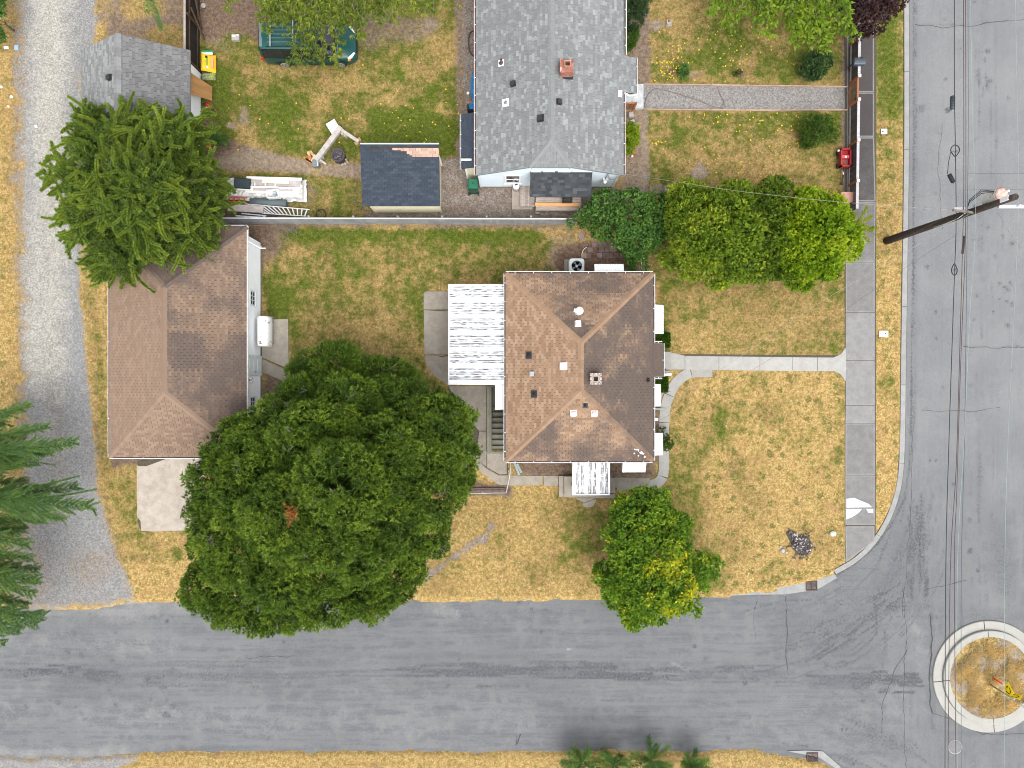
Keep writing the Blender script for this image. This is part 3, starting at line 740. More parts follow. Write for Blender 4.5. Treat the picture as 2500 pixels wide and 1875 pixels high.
road = link('road', grid_mesh('road', ASPH, RX, RY, np.full_like(RX, -0.12), {'dark': dark, 'light': light, 'vert': vert, 'bleached': vert * (1 - .75 * sstep(950, 1420, RY))}, rk)); tag(road, kind='structure')
ck = MB()
CRK = plain('crack_tar', (0.03, 0.032, 0.035), (0.05, 0.05, 0.05), 8)
def crack(pts, w):
    P_ = resample0([Vector((x, y)) for x, y in pts], 9); off = 0.0; L_, R__ = [], []
    for i, p in enumerate(P_):
        t = (P_[min(i + 1, len(P_) - 1)] - P_[max(i - 1, 0)]).normalized(); n_ = Vector((-t.y, t.x)); off = off * .7 + rng.uniform(-2.2, 2.2); q = p + n_ * off; ww = w * rng.uniform(.4, 1.2)
        L_.append(W(*(q + n_ * ww), -.116)); R__.append(W(*(q - n_ * ww), -.116))
    n_ = len(L_); ck.add(L_ + R__, [(n_ + i, n_ + i + 1, i + 1, i) for i in range(n_ - 1)])
def resample0(P, st_):
    out = []
    for a, b in zip(P[:-1], P[1:]):
        k = max(1, int((b - a).length / st_))
        out += [a.lerp(b, i / k) for i in range(k)]
    return out + [P[-1]]
for pts, w in (([(2234, 60), (2300, 66), (2380, 60), (2500, 48)], .8), ([(2352, 846), (2420, 850), (2505, 846)], .8), ([(2250, 1002), (2330, 1000), (2380, 1006), (2440, 992)], .6), ([(1919, 1456), (1921, 1540), (1922, 1650)], .9), ([(2215, 1586), (2178, 1645), (2156, 1720), (2150, 1790)], .8), ([(2255, 1440), (2310, 1428), (2360, 1420)], .8), ([(2272, 1498), (2275, 1560), (2270, 1640), (2274, 1740)], 1.6), ([(2240, 1300), (2252, 1420)], .5), ([(1270, 1792), (1262, 1818)], 1.3), ([(1262, 1796), (1256, 1818)], 1.0), ([(2230, 1000), (2226, 1200), (2205, 1500)], .5), ([(2275, 1740), (2400, 1790), (2505, 1792)], .7), ([(600, 1606), (720, 1600)], .6), ([(1850, 1460), (1840, 1500), (1846, 1560)], .4), ([(2206, 1432), (2210, 1560), (2208, 1700), (2212, 1875)], .6), ([(2300, 300), (2290, 420), (2302, 560)], .4)): crack(pts, w)
tag(ck.build('crack_line', CRK, road), kind='stuff')
mb = MB()
ya, yb = W(0, 1462)[1], W(0, 1845)[1]; xa, xb = W(2219, 0)[0], W(2720, 0)[0]
for a, b, c, d in ((-300, x0, yb, ya), (x1, 300, yb, ya), (xa, xb, y1, 300), (xa, xb, -300, y0)):
    mb.add([(a, c, -0.12), (b, c, -0.12), (b, d, -0.12), (a, d, -0.12)], [(0, 1, 2, 3)])
tag(mb.build('far_road', ASPH), kind='structure')

# ------------------------------------------------------------------ paving, kerbs
def concrete(name, dark_, light_, stain=(0.09, 0.08, 0.065)):
    mt, nt = new_mat(name)
    P = pos(nt)
    a = noise(nt, P, 2.2, 6.0, 0.7); b = noise(nt, P, 30.0, 4.0, 0.8); c_ = noise(nt, P, 0.8, 5.0, 0.6)
    c = mixc(nt, mrange(nt, a, 0.3, 0.7), light_, tuple((x + y) / 2 for x, y in zip(dark_, light_)))
    c = mixc(nt, mrange(nt, b, 0.42, 0.72, 0, 0.75), c, dark_)
    s = mth(nt, 'ADD', attr(nt, 'stain'), mth(nt, 'ADD', mth(nt, 'SUBTRACT', c_, 0.5), mth(nt, 'MULTIPLY', mth(nt, 'SUBTRACT', b, 0.5), 0.8)))
    c = mixc(nt, mrange(nt, s, 0.25, 0.95, 0, 0.85), c, stain)
    k = mth(nt, 'MULTIPLY_ADD', attr(nt, 'rnd'), 0.5, 0.75)
    c = mixc(nt, 1.0, c, N(nt, 'CombineColor', {0: k, 1: k, 2: k}).outputs[0], 'MULTIPLY')
    finish(nt, c, 0.92, 0.15, 0, b, 0.3, 0.01)
    return mt
C_WALK = concrete('pavement_concrete', (0.105, 0.10, 0.10), (0.20, 0.198, 0.194), (0.054, 0.046, 0.046))
C_LIGHT = concrete('path_concrete', (0.19, 0.185, 0.17), (0.30, 0.295, 0.28), (0.15, 0.14, 0.12))
C_PAT = concrete('patio_concrete', (0.14, 0.118, 0.095), (0.29, 0.265, 0.225), (0.10, 0.08, 0.065))
C_PAD = concrete('pad_concrete', (0.19, 0.15, 0.115), (0.37, 0.335, 0.295), (0.15, 0.115, 0.085))
C_KERB = concrete('kerb_concrete', (0.17, 0.17, 0.166), (0.29, 0.29, 0.285), (0.13, 0.12, 0.11))
C_RING = concrete('ring_concrete', (0.24, 0.235, 0.215), (0.32, 0.315, 0.29), (0.22, 0.21, 0.19))
C_STAIR = concrete('stair_concrete', (0.11, 0.11, 0.085), (0.22, 0.215, 0.175), (0.07, 0.07, 0.055))
JOINT = plain('joint_soil', (0.05, 0.042, 0.033), (0.09, 0.08, 0.05), 12)
WHITE = plain('white_paint', (0.80, 0.81, 0.82), (0.74, 0.75, 0.76), 3.0, 0.5)
WEATHERED_WHITE = plain('weathered_white', (0.78, 0.79, 0.80), (0.60, 0.60, 0.58), 5.0, 0.6, rv=.1)

def px_poly(pts, z=0.0):
    return [tuple(W(x, y, z)[:2]) for x, y in pts]

def inset(poly, d):
    """shrink a convex world polygon by d metres"""
    n = len(poly); ar = sum(poly[i][0] * poly[(i + 1) % n][1] - poly[(i + 1) % n][0] * poly[i][1] for i in range(n))
    if ar < 0: poly = poly[::-1]
    out = []
    for i in range(n):
        p0, p1, p2 = Vector(poly[i - 1]), Vector(poly[i]), Vector(poly[(i + 1) % n])
        a = (p1 - p0).normalized(); b = (p2 - p1).normalized()
        na, nb_ = Vector((-a.y, a.x)), Vector((-b.y, b.x))
        k = 1 + na.dot(nb_)
        q = p1 + (na + nb_) * (d / max(k, 0.3))
        out.append((q.x, q.y))
    return out

def slabs(parent, polys, mat_, z1, z0=-0.1, gap=0.012, tones=None, stains=None, name='slab', margin=0.0):
    for i, pl in enumerate(polys):
        w = inset(px_poly(pl), gap)
        mb = MB()
        t = (tones[i] if tones else 0.5) + rng.uniform(-.08, .08); s = stains[i] if stains else 0.0
        zz = z1 + rng.uniform(-.004, .004)
        if margin:
            q = inset(w, margin)
            n = len(w)
            ar = sum(w[k][0] * w[(k + 1) % n][1] - w[(k + 1) % n][0] * w[k][1] for k in range(n))
            V = [(x, y, z0) for x, y in w] + [(x, y, zz - .004) for x, y in w] + [(x, y, zz) for x, y in q]
            mb.add(V, [tuple(range(2 * n, 3 * n))], 0, t, s)
            mb.add(V, [(k, (k + 1) % n, n + (k + 1) % n, n + k) for k in range(n)] + [(n + k, n + (k + 1) % n, 2 * n + (k + 1) % n, 2 * n + k) for k in range(n)], 0, min(1.0, t + .4), 0.0)
        else:
            mb.prism(w, z0, zz, a=t, b=s)
        mb.build(name, mat_, parent)

# pavement along the street
pave = MB().prism(px_poly([(2062, -120), (2140, -120), (2138, 1318), (2064, 1372)]), -0.1, 0.006).build('pavement', JOINT); tag(pave, kind='structure')
ys = [-120, 60, 226, 335, 492, 640, 763, 880, 990, 1033, 1160, 1240, 1282]
pl, tn, stn = [], [], []
for a, b in zip(ys[:-1], ys[1:]):
    def xl(y): return 2064 + (3 if y < 500 else 0) + (-1 if y > 1000 else 0)
    def xr(y): return 2136 if y > 500 else 2138 - 4 * (1 if y < 490 else 0)
    pl.append([(xl(a), a), (xr(a), a), (xr(b), b), (xl(b), b)])
    y = (a + b) / 2
    tn.append(0.2 if y < 335 else 0.25 if y < 500 else 0.45 if y < 770 else 0.95 if y < 1035 else 0.4 if y < 1240 else .6)
    stn.append(1.0 if y < 335 else 0.8 if y < 500 else 0.45 if y < 640 else .1 if y < 770 else -0.4 if y < 1035 else 0.12 if y < 1240 else -.1)
pl.append([(2063, 1284), (2135, 1284), (2135, 1321), (2064, 1374)]); tn.append(0.6); stn.append(-0.3)
slabs(pave, pl, C_WALK, 0.02, tones=tn, stains=stn, margin=0.07)
mb = MB()   # pale repair patch
for q in ([(2066, 1218), (2085, 1215), (2100, 1222), (2120, 1230), (2128, 1238), (2066, 1239)], [(2065, 1242), (2104, 1242), (2095, 1252), (2080, 1262), (2066, 1268)], [(2114, 1242), (2131, 1242), (2131, 1252), (2120, 1252)]):
    mb.prism(px_poly(q), 0.015, 0.032)
mb.build('repair_patch', plain('white_mortar', (0.62, 0.63, 0.64), (0.5, 0.5, 0.5), 8), pave)

# kerb stones
def resample(pts, step):
    P = [Vector(p) for p in pts]; out = [P[0].copy()]; acc = 0.0
    for a, b in zip(P[:-1], P[1:]):
        L = (b - a).length; d = step - acc
        while d <= L:
            out.append(a.lerp(b, d / L)); d += step
        acc = (acc + L) % step if L else acc
        acc = L - (d - step)
    if (out[-1] - P[-1]).length > step * 0.3: out.append(P[-1])
    return out
def smooth_path(pts, n=6):
    out = []
    P = [Vector(p) for p in pts]
    for i in range(len(P) - 1):
        p0, p1, p2, p3 = P[max(i - 1, 0)], P[i], P[i + 1], P[min(i + 2, len(P) - 1)]
        for k in range(n):
            t = k / n
            out.append(0.5 * ((2 * p1) + (-p0 + p2) * t + (2 * p0 - 5 * p1 + 4 * p2 - p3) * t * t + (-p0 + 3 * p1 - 3 * p2 + p3) * t ** 3))
    out.append(P[-1])
    return out
def band(path, w0, w1):
    """left/right offset lines of a world path"""
    A, B = [], []
    for i, p in enumerate(path):
        t = (path[min(i + 1, len(path) - 1)] - path[max(i - 1, 0)]).normalized()
        nn = Vector((-t.y, t.x))
        A.append(p + nn * w0); B.append(p + nn * w1)
    return A, B
kerb_px = [(2221, -400), (2221, 0), (2221, 300), (2219, 500), (2216, 700), (2213, 900), (2211, 1060), (2206, 1160), (2193, 1222), (2170, 1280), (2134, 1334), (2090, 1375), (2040, 1404)]
kw = [W(*p).to_2d() for p in kerb_px]
kpath = resample([p.to_3d() for p in smooth_path(kw, 8)], 0.15)
kpath = [p.to_2d() for p in kpath]
kbase_l, kbase_r = band(kpath, 0.0, -0.33)
kb = MB().prism([tuple(p) for p in kbase_l] + [tuple(p) for p in kbase_r[::-1]], -0.2, -0.02).build('kerb', JOINT); tag(kb, kind='structure')
npc = 29
for i in range(0, len(kpath) - 1, npc):
    seg = kpath[i:i + npc + 1]
    if len(seg) < 6: continue
    seg = seg[:]; seg[0] = seg[0].lerp(seg[1], .08); seg[-1] = seg[-1].lerp(seg[-2], .08)
    A0, A1 = band(seg, -0.02, -0.17); B0, B1 = band(seg, -0.17, -0.34)
    # sign: the path runs down the picture, so the road is on its left
    mb = MB()
    n = len(seg); t = 0.5 + rng.uniform(-.1, .1)
    L0, _ = band(seg, 0.02, 0); L1, _ = band(seg, -0.03, 0); L2, _ = band(seg, -0.30, 0); L3, _ = band(seg, -0.33, 0)
    V = [(*p, -0.2) for p in L0] + [(*p, -0.0) for p in L1] + [(*p, 0.012) for p in L2] + [(*p, -0.1) for p in L3]
    F = []
    for r in range(3):
        for k in range(n - 1):
            F.append((r * n + k, r * n + k + 1, (r + 1) * n + k + 1, (r + 1) * n + k))
    F = [f[::-1] for f in F]
    mb.add(V, F, 0, t)
    mb.add([V[0], V[n], V[2 * n], V[3 * n]], [(0, 1, 2, 3)], 0, t); mb.add([V[n - 1], V[2 * n - 1], V[3 * n - 1], V[4 * n - 1]], [(3, 2, 1, 0)], 0, t)
    mb.build('kerb_stone', C_KERB, kb)
# gutter apron beside the storm drains
gut = MB()
gut.prism(px_poly([(2040, 1403), (1990, 1418), (1930, 1431), (1840, 1442), (1770, 1448), (1772, 1456), (1850, 1453), (1920, 1452), (1968, 1445), (1996, 1441), (2045, 1412)]), -0.14, -0.085)
gut.prism(px_poly([(1925, 1836), (2000, 1850), (2045, 1880), (2054, 1874), (2010, 1836), (1968, 1834)]), -0.14, -0.07)
tag(gut.build('gutter', C_KERB), kind='structure')
IRON = plain('rusty_iron', (0.055, 0.035, 0.035), (0.09, 0.06, 0.05), 20, 0.7, metal=0.3)
def drain(px, py, label):
    c = W(px, py, -0.08)
    t = thing('storm_drain', label, 'drain', c, rng.uniform(-.05, .05), 'storm drains in the gutters')
    f = MB()
    for dx in (-0.29, 0.0, 0.29): f.box((dx, 0, 0.02), (0.05, 0.5, 0.04))
    for dy in (-0.24, 0.24): f.box((0, dy, 0.018), (0.62, 0.05, 0.036))
    f.box((0, 0, -0.02), (0.56, 0.46, 0.02), a=0.1)
    f.build('frame', IRON, t, False)
    for sx_ in (-0.145, 0.145):
        for k in range(7):
            MB().box((sx_, -0.19 + k * 0.063, 0.012), (0.24, 0.03, 0.02)).build('bar', IRON, t, False)
drain(1981, 1430, 'rusty storm drain grate in the gutter below the burnt patch')
drain(1983, 1848, 'rusty storm drain grate in the gutter by the lower verge')

# front path of the brown house and the curved path round its corner
fp = MB().prism(px_poly([(1622, 864), (2062, 868), (2062, 904), (1622, 904)]), -0.1, 0.004).build('front_path', JOINT); tag(fp, kind='structure')
pl = [[(1626, 861), (1648, 862), (1672, 868), (1672, 903), (1626, 903)]]
for a, b in ((1672, 1755), (1755, 1855), (1855, 1935), (1935, 1995)):
    pl.append([(a, 868.5 + (a - 1672) * .012), (b, 868.5 + (b - 1672) * .012), (b, 903 + (b - 1672) * .012), (a, 903 + (a - 1672) * .012)])
pl.append([(1995, 872), (2035, 872.5), (2052, 864), (2064, 848), (2066, 888), (2064, 932), (2052, 914), (2038, 907), (1995, 907)])
for q in pl: slabs(fp, [q], C_LIGHT, 0.026, tones=[0.8 + rng.uniform(-.1, .1)], stains=[-0.45])
rp_ = smooth_path([W(x, y).to_2d() for x, y in ((1740, 908), (1690, 910), (1660, 925), (1638, 955), (1624, 1000), (1620, 1080), (1621, 1140), (1614, 1170), (1592, 1183), (1560, 1184), (1505, 1183))], 8)
rp_ = [p.to_2d() for p in resample([p.to_3d() for p in rp_], 0.12)]
cp = MB(); A, B = band(rp_, 0.25, -0.25)
cp.prism([tuple(p) for p in A] + [tuple(p) for p in B[::-1]], -0.1, 0.002); cp = cp.build('side_path', JOINT); tag(cp, kind='structure')
def curved_slabs(parent, path, wd_, cuts, mat_, z, tone=0.6, stain=-0.2):
    for a, b in zip(cuts[:-1], cuts[1:]):
        i, j = int(a * (len(path) - 1)), int(b * (len(path) - 1))
        seg = path[i:j + 1]
        seg = seg[:]; seg[0] = seg[0].lerp(seg[1], .15); seg[-1] = seg[-1].lerp(seg[-2], .15)
        A, B = band(seg, wd_ / 2, -wd_ / 2)
        mb = MB(); n = len(seg)
        t = tone + rng.uniform(-.1, .1); zz = z + rng.uniform(-.003, .003)
        V = [(*p, zz) for p in A] + [(*p, zz) for p in B] + [(*p, -.1) for p in A] + [(*p, -.1) for p in B]
        F = [(n + k, n + k + 1, k + 1, k) for k in range(n - 1)] + [(k, k + 1, 2 * n + k + 1, 2 * n + k) for k in range(n - 1)] + [(3 * n + k, 3 * n + k + 1, n + k + 1, n + k) for k in range(n - 1)]
        mb.add(V, F, 0, t, stain)
        mb.build('slab', mat_, parent)
curved_slabs(cp, rp_, 0.56, [0, .12, .3, .45, .6, .74, .86, 1.0], C_LIGHT, 0.022)
# strip between curved path and house door
slabs(cp, [[(1616, 905), (1634, 905), (1628, 940), (1614, 975), (1608, 975), (1608, 958)]], C_LIGHT, 0.02, tones=[.55], stains=[-.1])
pt = MB().prism(px_poly([(1092, 942), (1188, 942), (1188, 1106), (1240, 1106), (1240, 1160), (1220, 1158), (1190, 1152), (1152, 1120)]), -0.1, 0.004).build('patio', JOINT); tag(pt, kind='structure')
slabs(pt, [[(1034, 715), (1040, 711), (1160, 712), (1160, 756), (1034, 756)], [(1034, 757), (1160, 757), (1160, 864), (1036, 866)], [(1036, 867), (1160, 865), (1160, 940), (1090, 938), (1060, 918), (1042, 893)],
            [(1161, 712), (1240, 712), (1240, 940), (1161, 940)], [(1094, 942), (1188, 942), (1188, 1052), (1170, 1052), (1130, 1010)], [(1170, 1053), (1188, 1053), (1188, 1140), (1160, 1120)],
            [(1189, 1107), (1238, 1107), (1238, 1158), (1219, 1158), (1189, 1142)], [(1150, 1105), (1186, 1142), (1218, 1160), (1240, 1160), (1240, 1184), (1218, 1184), (1170, 1150)],
            [(1243, 1160), (1325, 1161), (1325, 1184), (1243, 1186)], [(1327, 1161), (1363, 1162), (1363, 1186), (1327, 1186)], [(1500, 1165), (1588, 1166), (1585, 1194), (1500, 1191)]], C_PAT, 0.024,
      tones=[.6, .62, .6, .4, .45, .5, .75, .75, .7, .7, .75], stains=[0, .1, 0, .3, .25, .2, -.2, -.2, -.2, -.1, -.2])
# porch step of the brown house (two levels) and its broken slab
sp = MB().prism(px_poly([(1365, 1165), (1500, 1165), (1500, 1215), (1365, 1214)]), -0.1, 0.0).build('porch_step', JOINT); tag(sp, kind='structure')
slabs(sp, [[(1363.5, 1161), (1376, 1161), (1376, 1212), (1363.5, 1213)], [(1376, 1202), (1500, 1204), (1500, 1216), (1376, 1213)], [(1490, 1165), (1501, 1165), (1501, 1204), (1490, 1203)]], C_PAT, 0.16, tones=[.85, .75, .8], stains=[-.15, -.05, -.1])
slabs(sp, [[(1376, 1161), (1490, 1161), (1490, 1202), (1376, 1202)]], C_PAT, 0.32, tones=[.75], stains=[0])
slabs(sp, [[(1405, 1216), (1454, 1216), (1442, 1222), (1425, 1228)], [(1423, 1229), (1455, 1217), (1455, 1224), (1448, 1236), (1432, 1240), (1424, 1236)]], C_PAT, 0.02, tones=[.75, .75])
# pads
gp = MB().prism(px_poly([(636, 782), (703, 780), (706, 905), (636, 872)]), -0.1, 0.004).build('garage_pad', JOINT); tag(gp, kind='structure')
slabs(gp, [[(636, 780), (704, 778), (706, 902), (640, 873)], [(638, 876), (735, 920), (722, 945), (640, 908)]], C_PAT, 0.026, tones=[.9, .6], stains=[-.2, .1])
dp = MB().prism(px_poly([(337, 1126), (490, 1112), (490, 1296), (345, 1298), (336, 1275)]), -0.1, 0.004).build('driveway_pad', JOINT); tag(dp, kind='structure')
slabs(dp, [[(334, 1136), (356, 1138), (384, 1128), (410, 1118), (500, 1115), (500, 1294), (372, 1298), (345, 1296), (343, 1272), (335, 1262)]], C_PAD, 0.024, tones=[.8], stains=[0.32])
cv = MB()
for q in ([(1036, 757), (1075, 758), (1130, 752), (1160, 753), (1160, 755), (1128, 754.5), (1075, 760)], [(1036, 866), (1060, 868), (1080, 872), (1100, 868), (1100, 866), (1078, 869)]):
    cv.prism(px_poly(q), 0.02, 0.031)
cv.build('crack', JOINT, pt)

# ------------------------------------------------------------------ traffic circle
tc = W(2416, 1653, 0)
ring = MB().lathe((tc.x, tc.y, 0), [(2.36, -0.2), (2.36, -0.03)], 64).build('circle_bed', JOINT); tag(ring, kind='structure')
def arc_piece(r0, r1, z0, z1, a0, a1, name, tone, n=22):
    mb = MB(); V = []
    for i in range(n + 1):
        t = a0 + (a1 - a0) * i / n
        cx_, sx_ = math.cos(t), math.sin(t)
        V += [(tc.x + r1 * cx_, tc.y + r1 * sx_, z0), (tc.x + r1 * cx_, tc.y + r1 * sx_, z1 - .02), (tc.x + (r1 - .03) * cx_, tc.y + (r1 - .03) * sx_, z1), (tc.x + r0 * cx_, tc.y + r0 * sx_, z1), (tc.x + r0 * cx_, tc.y + r0 * sx_, z0)]
    F = []
    for i in range(n):
        for k in range(4): F.append((i * 5 + k, (i + 1) * 5 + k, (i + 1) * 5 + k + 1, i * 5 + k + 1))
    mb.add(V, F, 0, tone, -.2)
    mb.add(V[:5], [(0, 1, 2, 3, 4)], 0, tone); mb.add(V[-5:], [(4, 3, 2, 1, 0)], 0, tone)
    mb.build(name, C_RING, ring)
for q in range(4):
    a0 = math.pi * (0.5 * q + 0.03); arc_piece(2.62, 3.10, -0.14, -0.03, a0 + .008, a0 + math.pi / 2 - .008, 'kerb_stone', .62)
    a0 = math.pi * (0.5 * q + 0.02); arc_piece(2.26, 2.60, -0.14, 0.12, a0 + .008, a0 + math.pi / 2 - .008, 'kerb_stone', .6)
bed_r = np.linspace(0, 2.27, 26); bed_t = np.linspace(0, 2 * np.pi, 97)
BR, BT = np.meshgrid(bed_r, bed_t)
bxx = (tc.x + BR * np.cos(BT)); byy = (tc.y + BR * np.sin(BT))
bedx, bedy = CX + bxx * PXM, CY - byy * PXM
bz = 0.10 + (vnoise(bedx, bedy, 22, 5, 4) - .5) * 0.12
bedat = {'green': 0.05 + 0.3 * (vnoise(bedx, bedy, 30, 12) > .58), 'dirt': .25 + sstep(.42, .56, vnoise(bedx + 40, bedy, 34, 14)) * 1.0, 'gravel': np.zeros_like(BR), 'tone': 0.0 + .15 * vnoise(bedx, bedy, 20, 15), 'pale': 0 * BR, 'tuft': 0.3 + 0 * BR, 'rnd': .5 + 0 * BR}
ny_, nx_ = BR.shape
idx = np.arange(ny_ * nx_).reshape(ny_, nx_)
Fb = np.stack([idx[:-1, :-1], idx[:-1, 1:], idx[1:, 1:], idx[1:, :-1]], -1).reshape(-1, 4)
me = bpy.data.meshes.new('bed_soil'); me.from_pydata([tuple(v) for v in np.stack([bxx, byy, bz], -1).reshape(-1, 3)], [], [tuple(int(i) for i in f) for f in Fb])
for k, a in bedat.items(): me.attributes.new(k, 'FLOAT', 'POINT').data.foreach_set('value', a.reshape(-1).astype(np.float32))
me.materials.append(GROUND); link('bed_soil', me, ring)
# long dry grass clumps in the circle
n = 12000
clx = [(nr.uniform(-2.0, 2.0), nr.uniform(-2.0, 2.0)) for _ in range(60)] + [(1.0, .2), (1.2, -.2), (1.0, .5), (0.9, -1.5), (0.5, -1.6), (1.3, -.7), (-1.3, .9), (-1.0, 1.1), (-1.6, .4), (-.3, -1.6)] * 3
clx = [c for c in clx if c[0] ** 2 + c[1] ** 2 < 4.2]
ci = nr.integers(0, len(clx), n); ca = np.array(clx)[ci]
bs = np.stack([tc.x + ca[:, 0] + nr.normal(0, .12, n), tc.y + ca[:, 1] + nr.normal(0, .12, n), np.full(n, .09)], -1)
dv = bs[:, :2] - np.array([tc.x, tc.y]) ; keepn = (dv ** 2).sum(1) < 2.2 ** 2
bs = bs[keepn]; n = len(bs); th = nr.uniform(0, 6.28, n); L = nr.uniform(.15, .42, n)
tp = bs + np.stack([np.cos(th) * L * .8, np.sin(th) * L * .8, L * .45], -1); sd_ = np.stack([-np.sin(th), np.cos(th), 0 * th], -1) * nr.uniform(.008, .02, n)[:, None]
V = np.stack([bs - sd_, bs + sd_, tp], 1).reshape(-1, 3)
dg = link('dry_grass', tri_mesh('dry_grass', V, 3, leaf_mat('dry_grass_blade', (0.26, 0.17, 0.06), (0.44, 0.31, 0.12), (0.58, 0.44, 0.21)), fattr={'rnd': nr.uniform(0, 1, n)})); tag(dg, kind='stuff')

# ------------------------------------------------------------------ buildings: shingled roofs
def clip(poly, a, b):
    """keep the part of poly left of line a->b"""
    out = []
    n = len(poly)
    def side(p): return (b[0] - a[0]) * (p[1] - a[1]) - (b[1] - a[1]) * (p[0] - a[0])
    for i in range(n):
        p, q = poly[i], poly[(i + 1) % n]
        sp_, sq = side(p), side(q)
        if sp_ >= 0: out.append(p)
        if (sp_ >= 0) != (sq >= 0):
            t = sp_ / (sp_ - sq); out.append((p[0] + (q[0] - p[0]) * t, p[1] + (q[1] - p[1]) * t))
    return out

class Roof:
    """shingle courses over several planes: the nearest 300 as separate pieces, the rest joined"""
    def __init__(s, roof, mat_, expo=0.13, widths=(0.305,), gap=0.016, thick=0.018, limit=300, seed=1):
        s.roof, s.mat, s.e, s.ws, s.g, s.t, s.limit = roof, mat_, expo, widths, gap, thick, limit
        s.full = []; s.stuff = MB(); s.r = random.Random(seed); s.var = {}
    def plane(s, pts, stain, up_hint=None, mat_i=0, tone=None):
        """pts: convex 3D polygon, first edge = the eave, counter-clockwise seen from above"""
        P = [Vector(p) for p in pts]
        u = (P[1] - P[0]).normalized()
        n = None
        for q in P[2:]:
            c = u.cross(q - P[0])
            if c.length > 1e-4: n = c.normalized(); break
        v = n.cross(u)
        O = P[0]
        poly = [((p - O).dot(u), (p - O).dot(v)) for p in P]
        umin, umax = min(p[0] for p in poly), max(p[0] for p in poly)
        vmax = max(p[1] for p in poly)
        rows = int(vmax / s.e) + 1
        for j in range(rows):
            v0 = j * s.e; v1 = v0 + s.e + 0.015
            x = umin - s.r.uniform(0, max(s.ws)) - (0.5 * s.ws[0] if j % 2 else 0)
            if len(s.ws) == 1: x = umin - s.ws[0] - (0.5 * s.ws[0] if j % 2 else 0) + s.r.uniform(-.012, .012)
            while x < umax:
                w = s.r.choice(s.ws)
                rect_ = [(x + s.g / 2, v0), (x + w - s.g / 2, v0), (x + w - s.g / 2, v1), (x + s.g / 2, v1)]
                q = rect_
                for i in range(len(poly)):
                    q = clip(q, poly[i], poly[(i + 1) % len(poly)])
                    if len(q) < 3: break
                x += w
                if len(q) < 3: continue
                cu, cv_ = sum(p[0] for p in q) / len(q), sum(p[1] for p in q) / len(q)
                c3 = O + u * cu + v * cv_
                st = stain(c3, cu, cv_) if callable(stain) else stain
                rn = s.r.random() if tone is None else tone(c3, s.r)
                isfull = len(q) == 4 and all(abs(a[0] - b[0]) + abs(a[1] - b[1]) < 1e-6 for a, b in zip(sorted(q), sorted(rect_)))
                if isfull:
                    s.full.append((c3.length_squared - 2 * c3.z * H, O + u * rect_[0][0] + v * v0, u, v, n, round(w, 3), st, rn))
                else:
                    s.piece(q, O, u, v, n, v0, v1, rn, st)
    def piece(s, q, O, u, v, n, v0, v1, rn, st):
        k = len(q)
        def hgt(p): return s.t * (1 - (p[1] - v0) / (v1 - v0)) + 0.004
        V = [O + u * p[0] + v * p[1] + n * hgt(p) for p in q] + [O + u * p[0] + v * p[1] for p in q]
        s.stuff.add(V, [tuple(range(k))] + [(k + i, k + (i + 1) % k, (i + 1) % k, i) for i in range(k)], 0, rn, st)
    def finish(s):
        s.full.sort(key=lambda t: t[0])
        for i, (d, o, u, v, n, w, st, rn) in enumerate(s.full):
            if i < s.limit:
                key = (w, round(st * 4) / 4, round(rn * 7) / 7)
                if key not in s.var:
                    ww = w - s.g; mb = MB(); e = s.e + 0.015
                    V = [(0, 0, s.t + .004), (ww, 0, s.t + .004), (ww, e, .004), (0, e, .004), (0, 0, 0), (ww, 0, 0), (ww, e, 0), (0, e, 0)]
                    mb.add(V, [(0, 1, 2, 3), (4, 5, 1, 0), (5, 6, 2, 1), (6, 7, 3, 2), (7, 4, 0, 3)], 0, key[2], key[1])
                    s.var[key] = mb.mesh('shingle', s.mat)
                ob = bpy.data.objects.new('shingle', s.var[key])
                col.objects.link(ob); ob.parent = s.roof
                M = Matrix((u, v, n)).transposed().to_4x4(); M.translation = o
                ob.matrix_local = M
            else:
                q = [(0, 0), (w - s.g, 0), (w - s.g, s.e + .015), (0, s.e + .015)]
                s.piece(q, o, u, v, n, 0, s.e + .015, rn, st)
        if s.stuff.f:
            tag(s.stuff.build('shingle', s.mat, s.roof), kind='stuff')
    def caps(s, p, q, na, nb, mat_=None, expo=0.2, w=0.15, stain=0.0, name='ridge_cap', tone=(0.2, 0.9)):
        """folded cap pieces along a hip or ridge from p up to q; na, nb: the two slopes' normals"""
        p, q = Vector(p), Vector(q); d = q - p; L = d.length; d.normalize()
        na, nb = Vector(na), Vector(nb)
        sa = d.cross(na).normalized(); sb = nb.cross(d).normalized()
        up = (na + nb).normalized()
        if sa.z > 0.02: sa = -sa
        if sb.z > 0.02: sb = -sb
        if sa.dot(sb) > 0.8: sb = -sb
        nseg = max(1, int(L / expo)); e = L / nseg
        vs_ = {}
        for i in range(nseg):
            key = s.r.randrange(5)
            if key not in vs_:
                mb = MB(); t = 0.03; ee = e + 0.04
                A0, A1, A2 = sa * w + up * t, up * (t + .012), sb * w + up * t
                B0, B1, B2 = d * ee + sa * w + up * (t - .014), d * ee + up * (t - .002), d * ee + sb * w + up * (t - .014)
                dn = up * -0.03
                V = [A0, A1, A2, B0, B1, B2, A0 + dn, A2 + dn, B0 + dn, B2 + dn]
                nn = (A1 - A0).cross(B0 - A0)
                F = [(0, 1, 4, 3), (1, 2, 5, 4), (6, 7, 2, 1, 0), (6, 0, 3, 8), (2, 7, 9, 5)]
                if nn.dot(up) < 0: F = [f[::-1] for f in F]
                mb.add(V, F, 0, s.r.uniform(*tone), stain)
                vs_[key] = mb.mesh(name, mat_ or s.mat)
            ob = bpy.data.objects.new(name, vs_[key]); col.objects.link(ob); ob.parent = s.roof
            ob.location = p + d * (i * e)

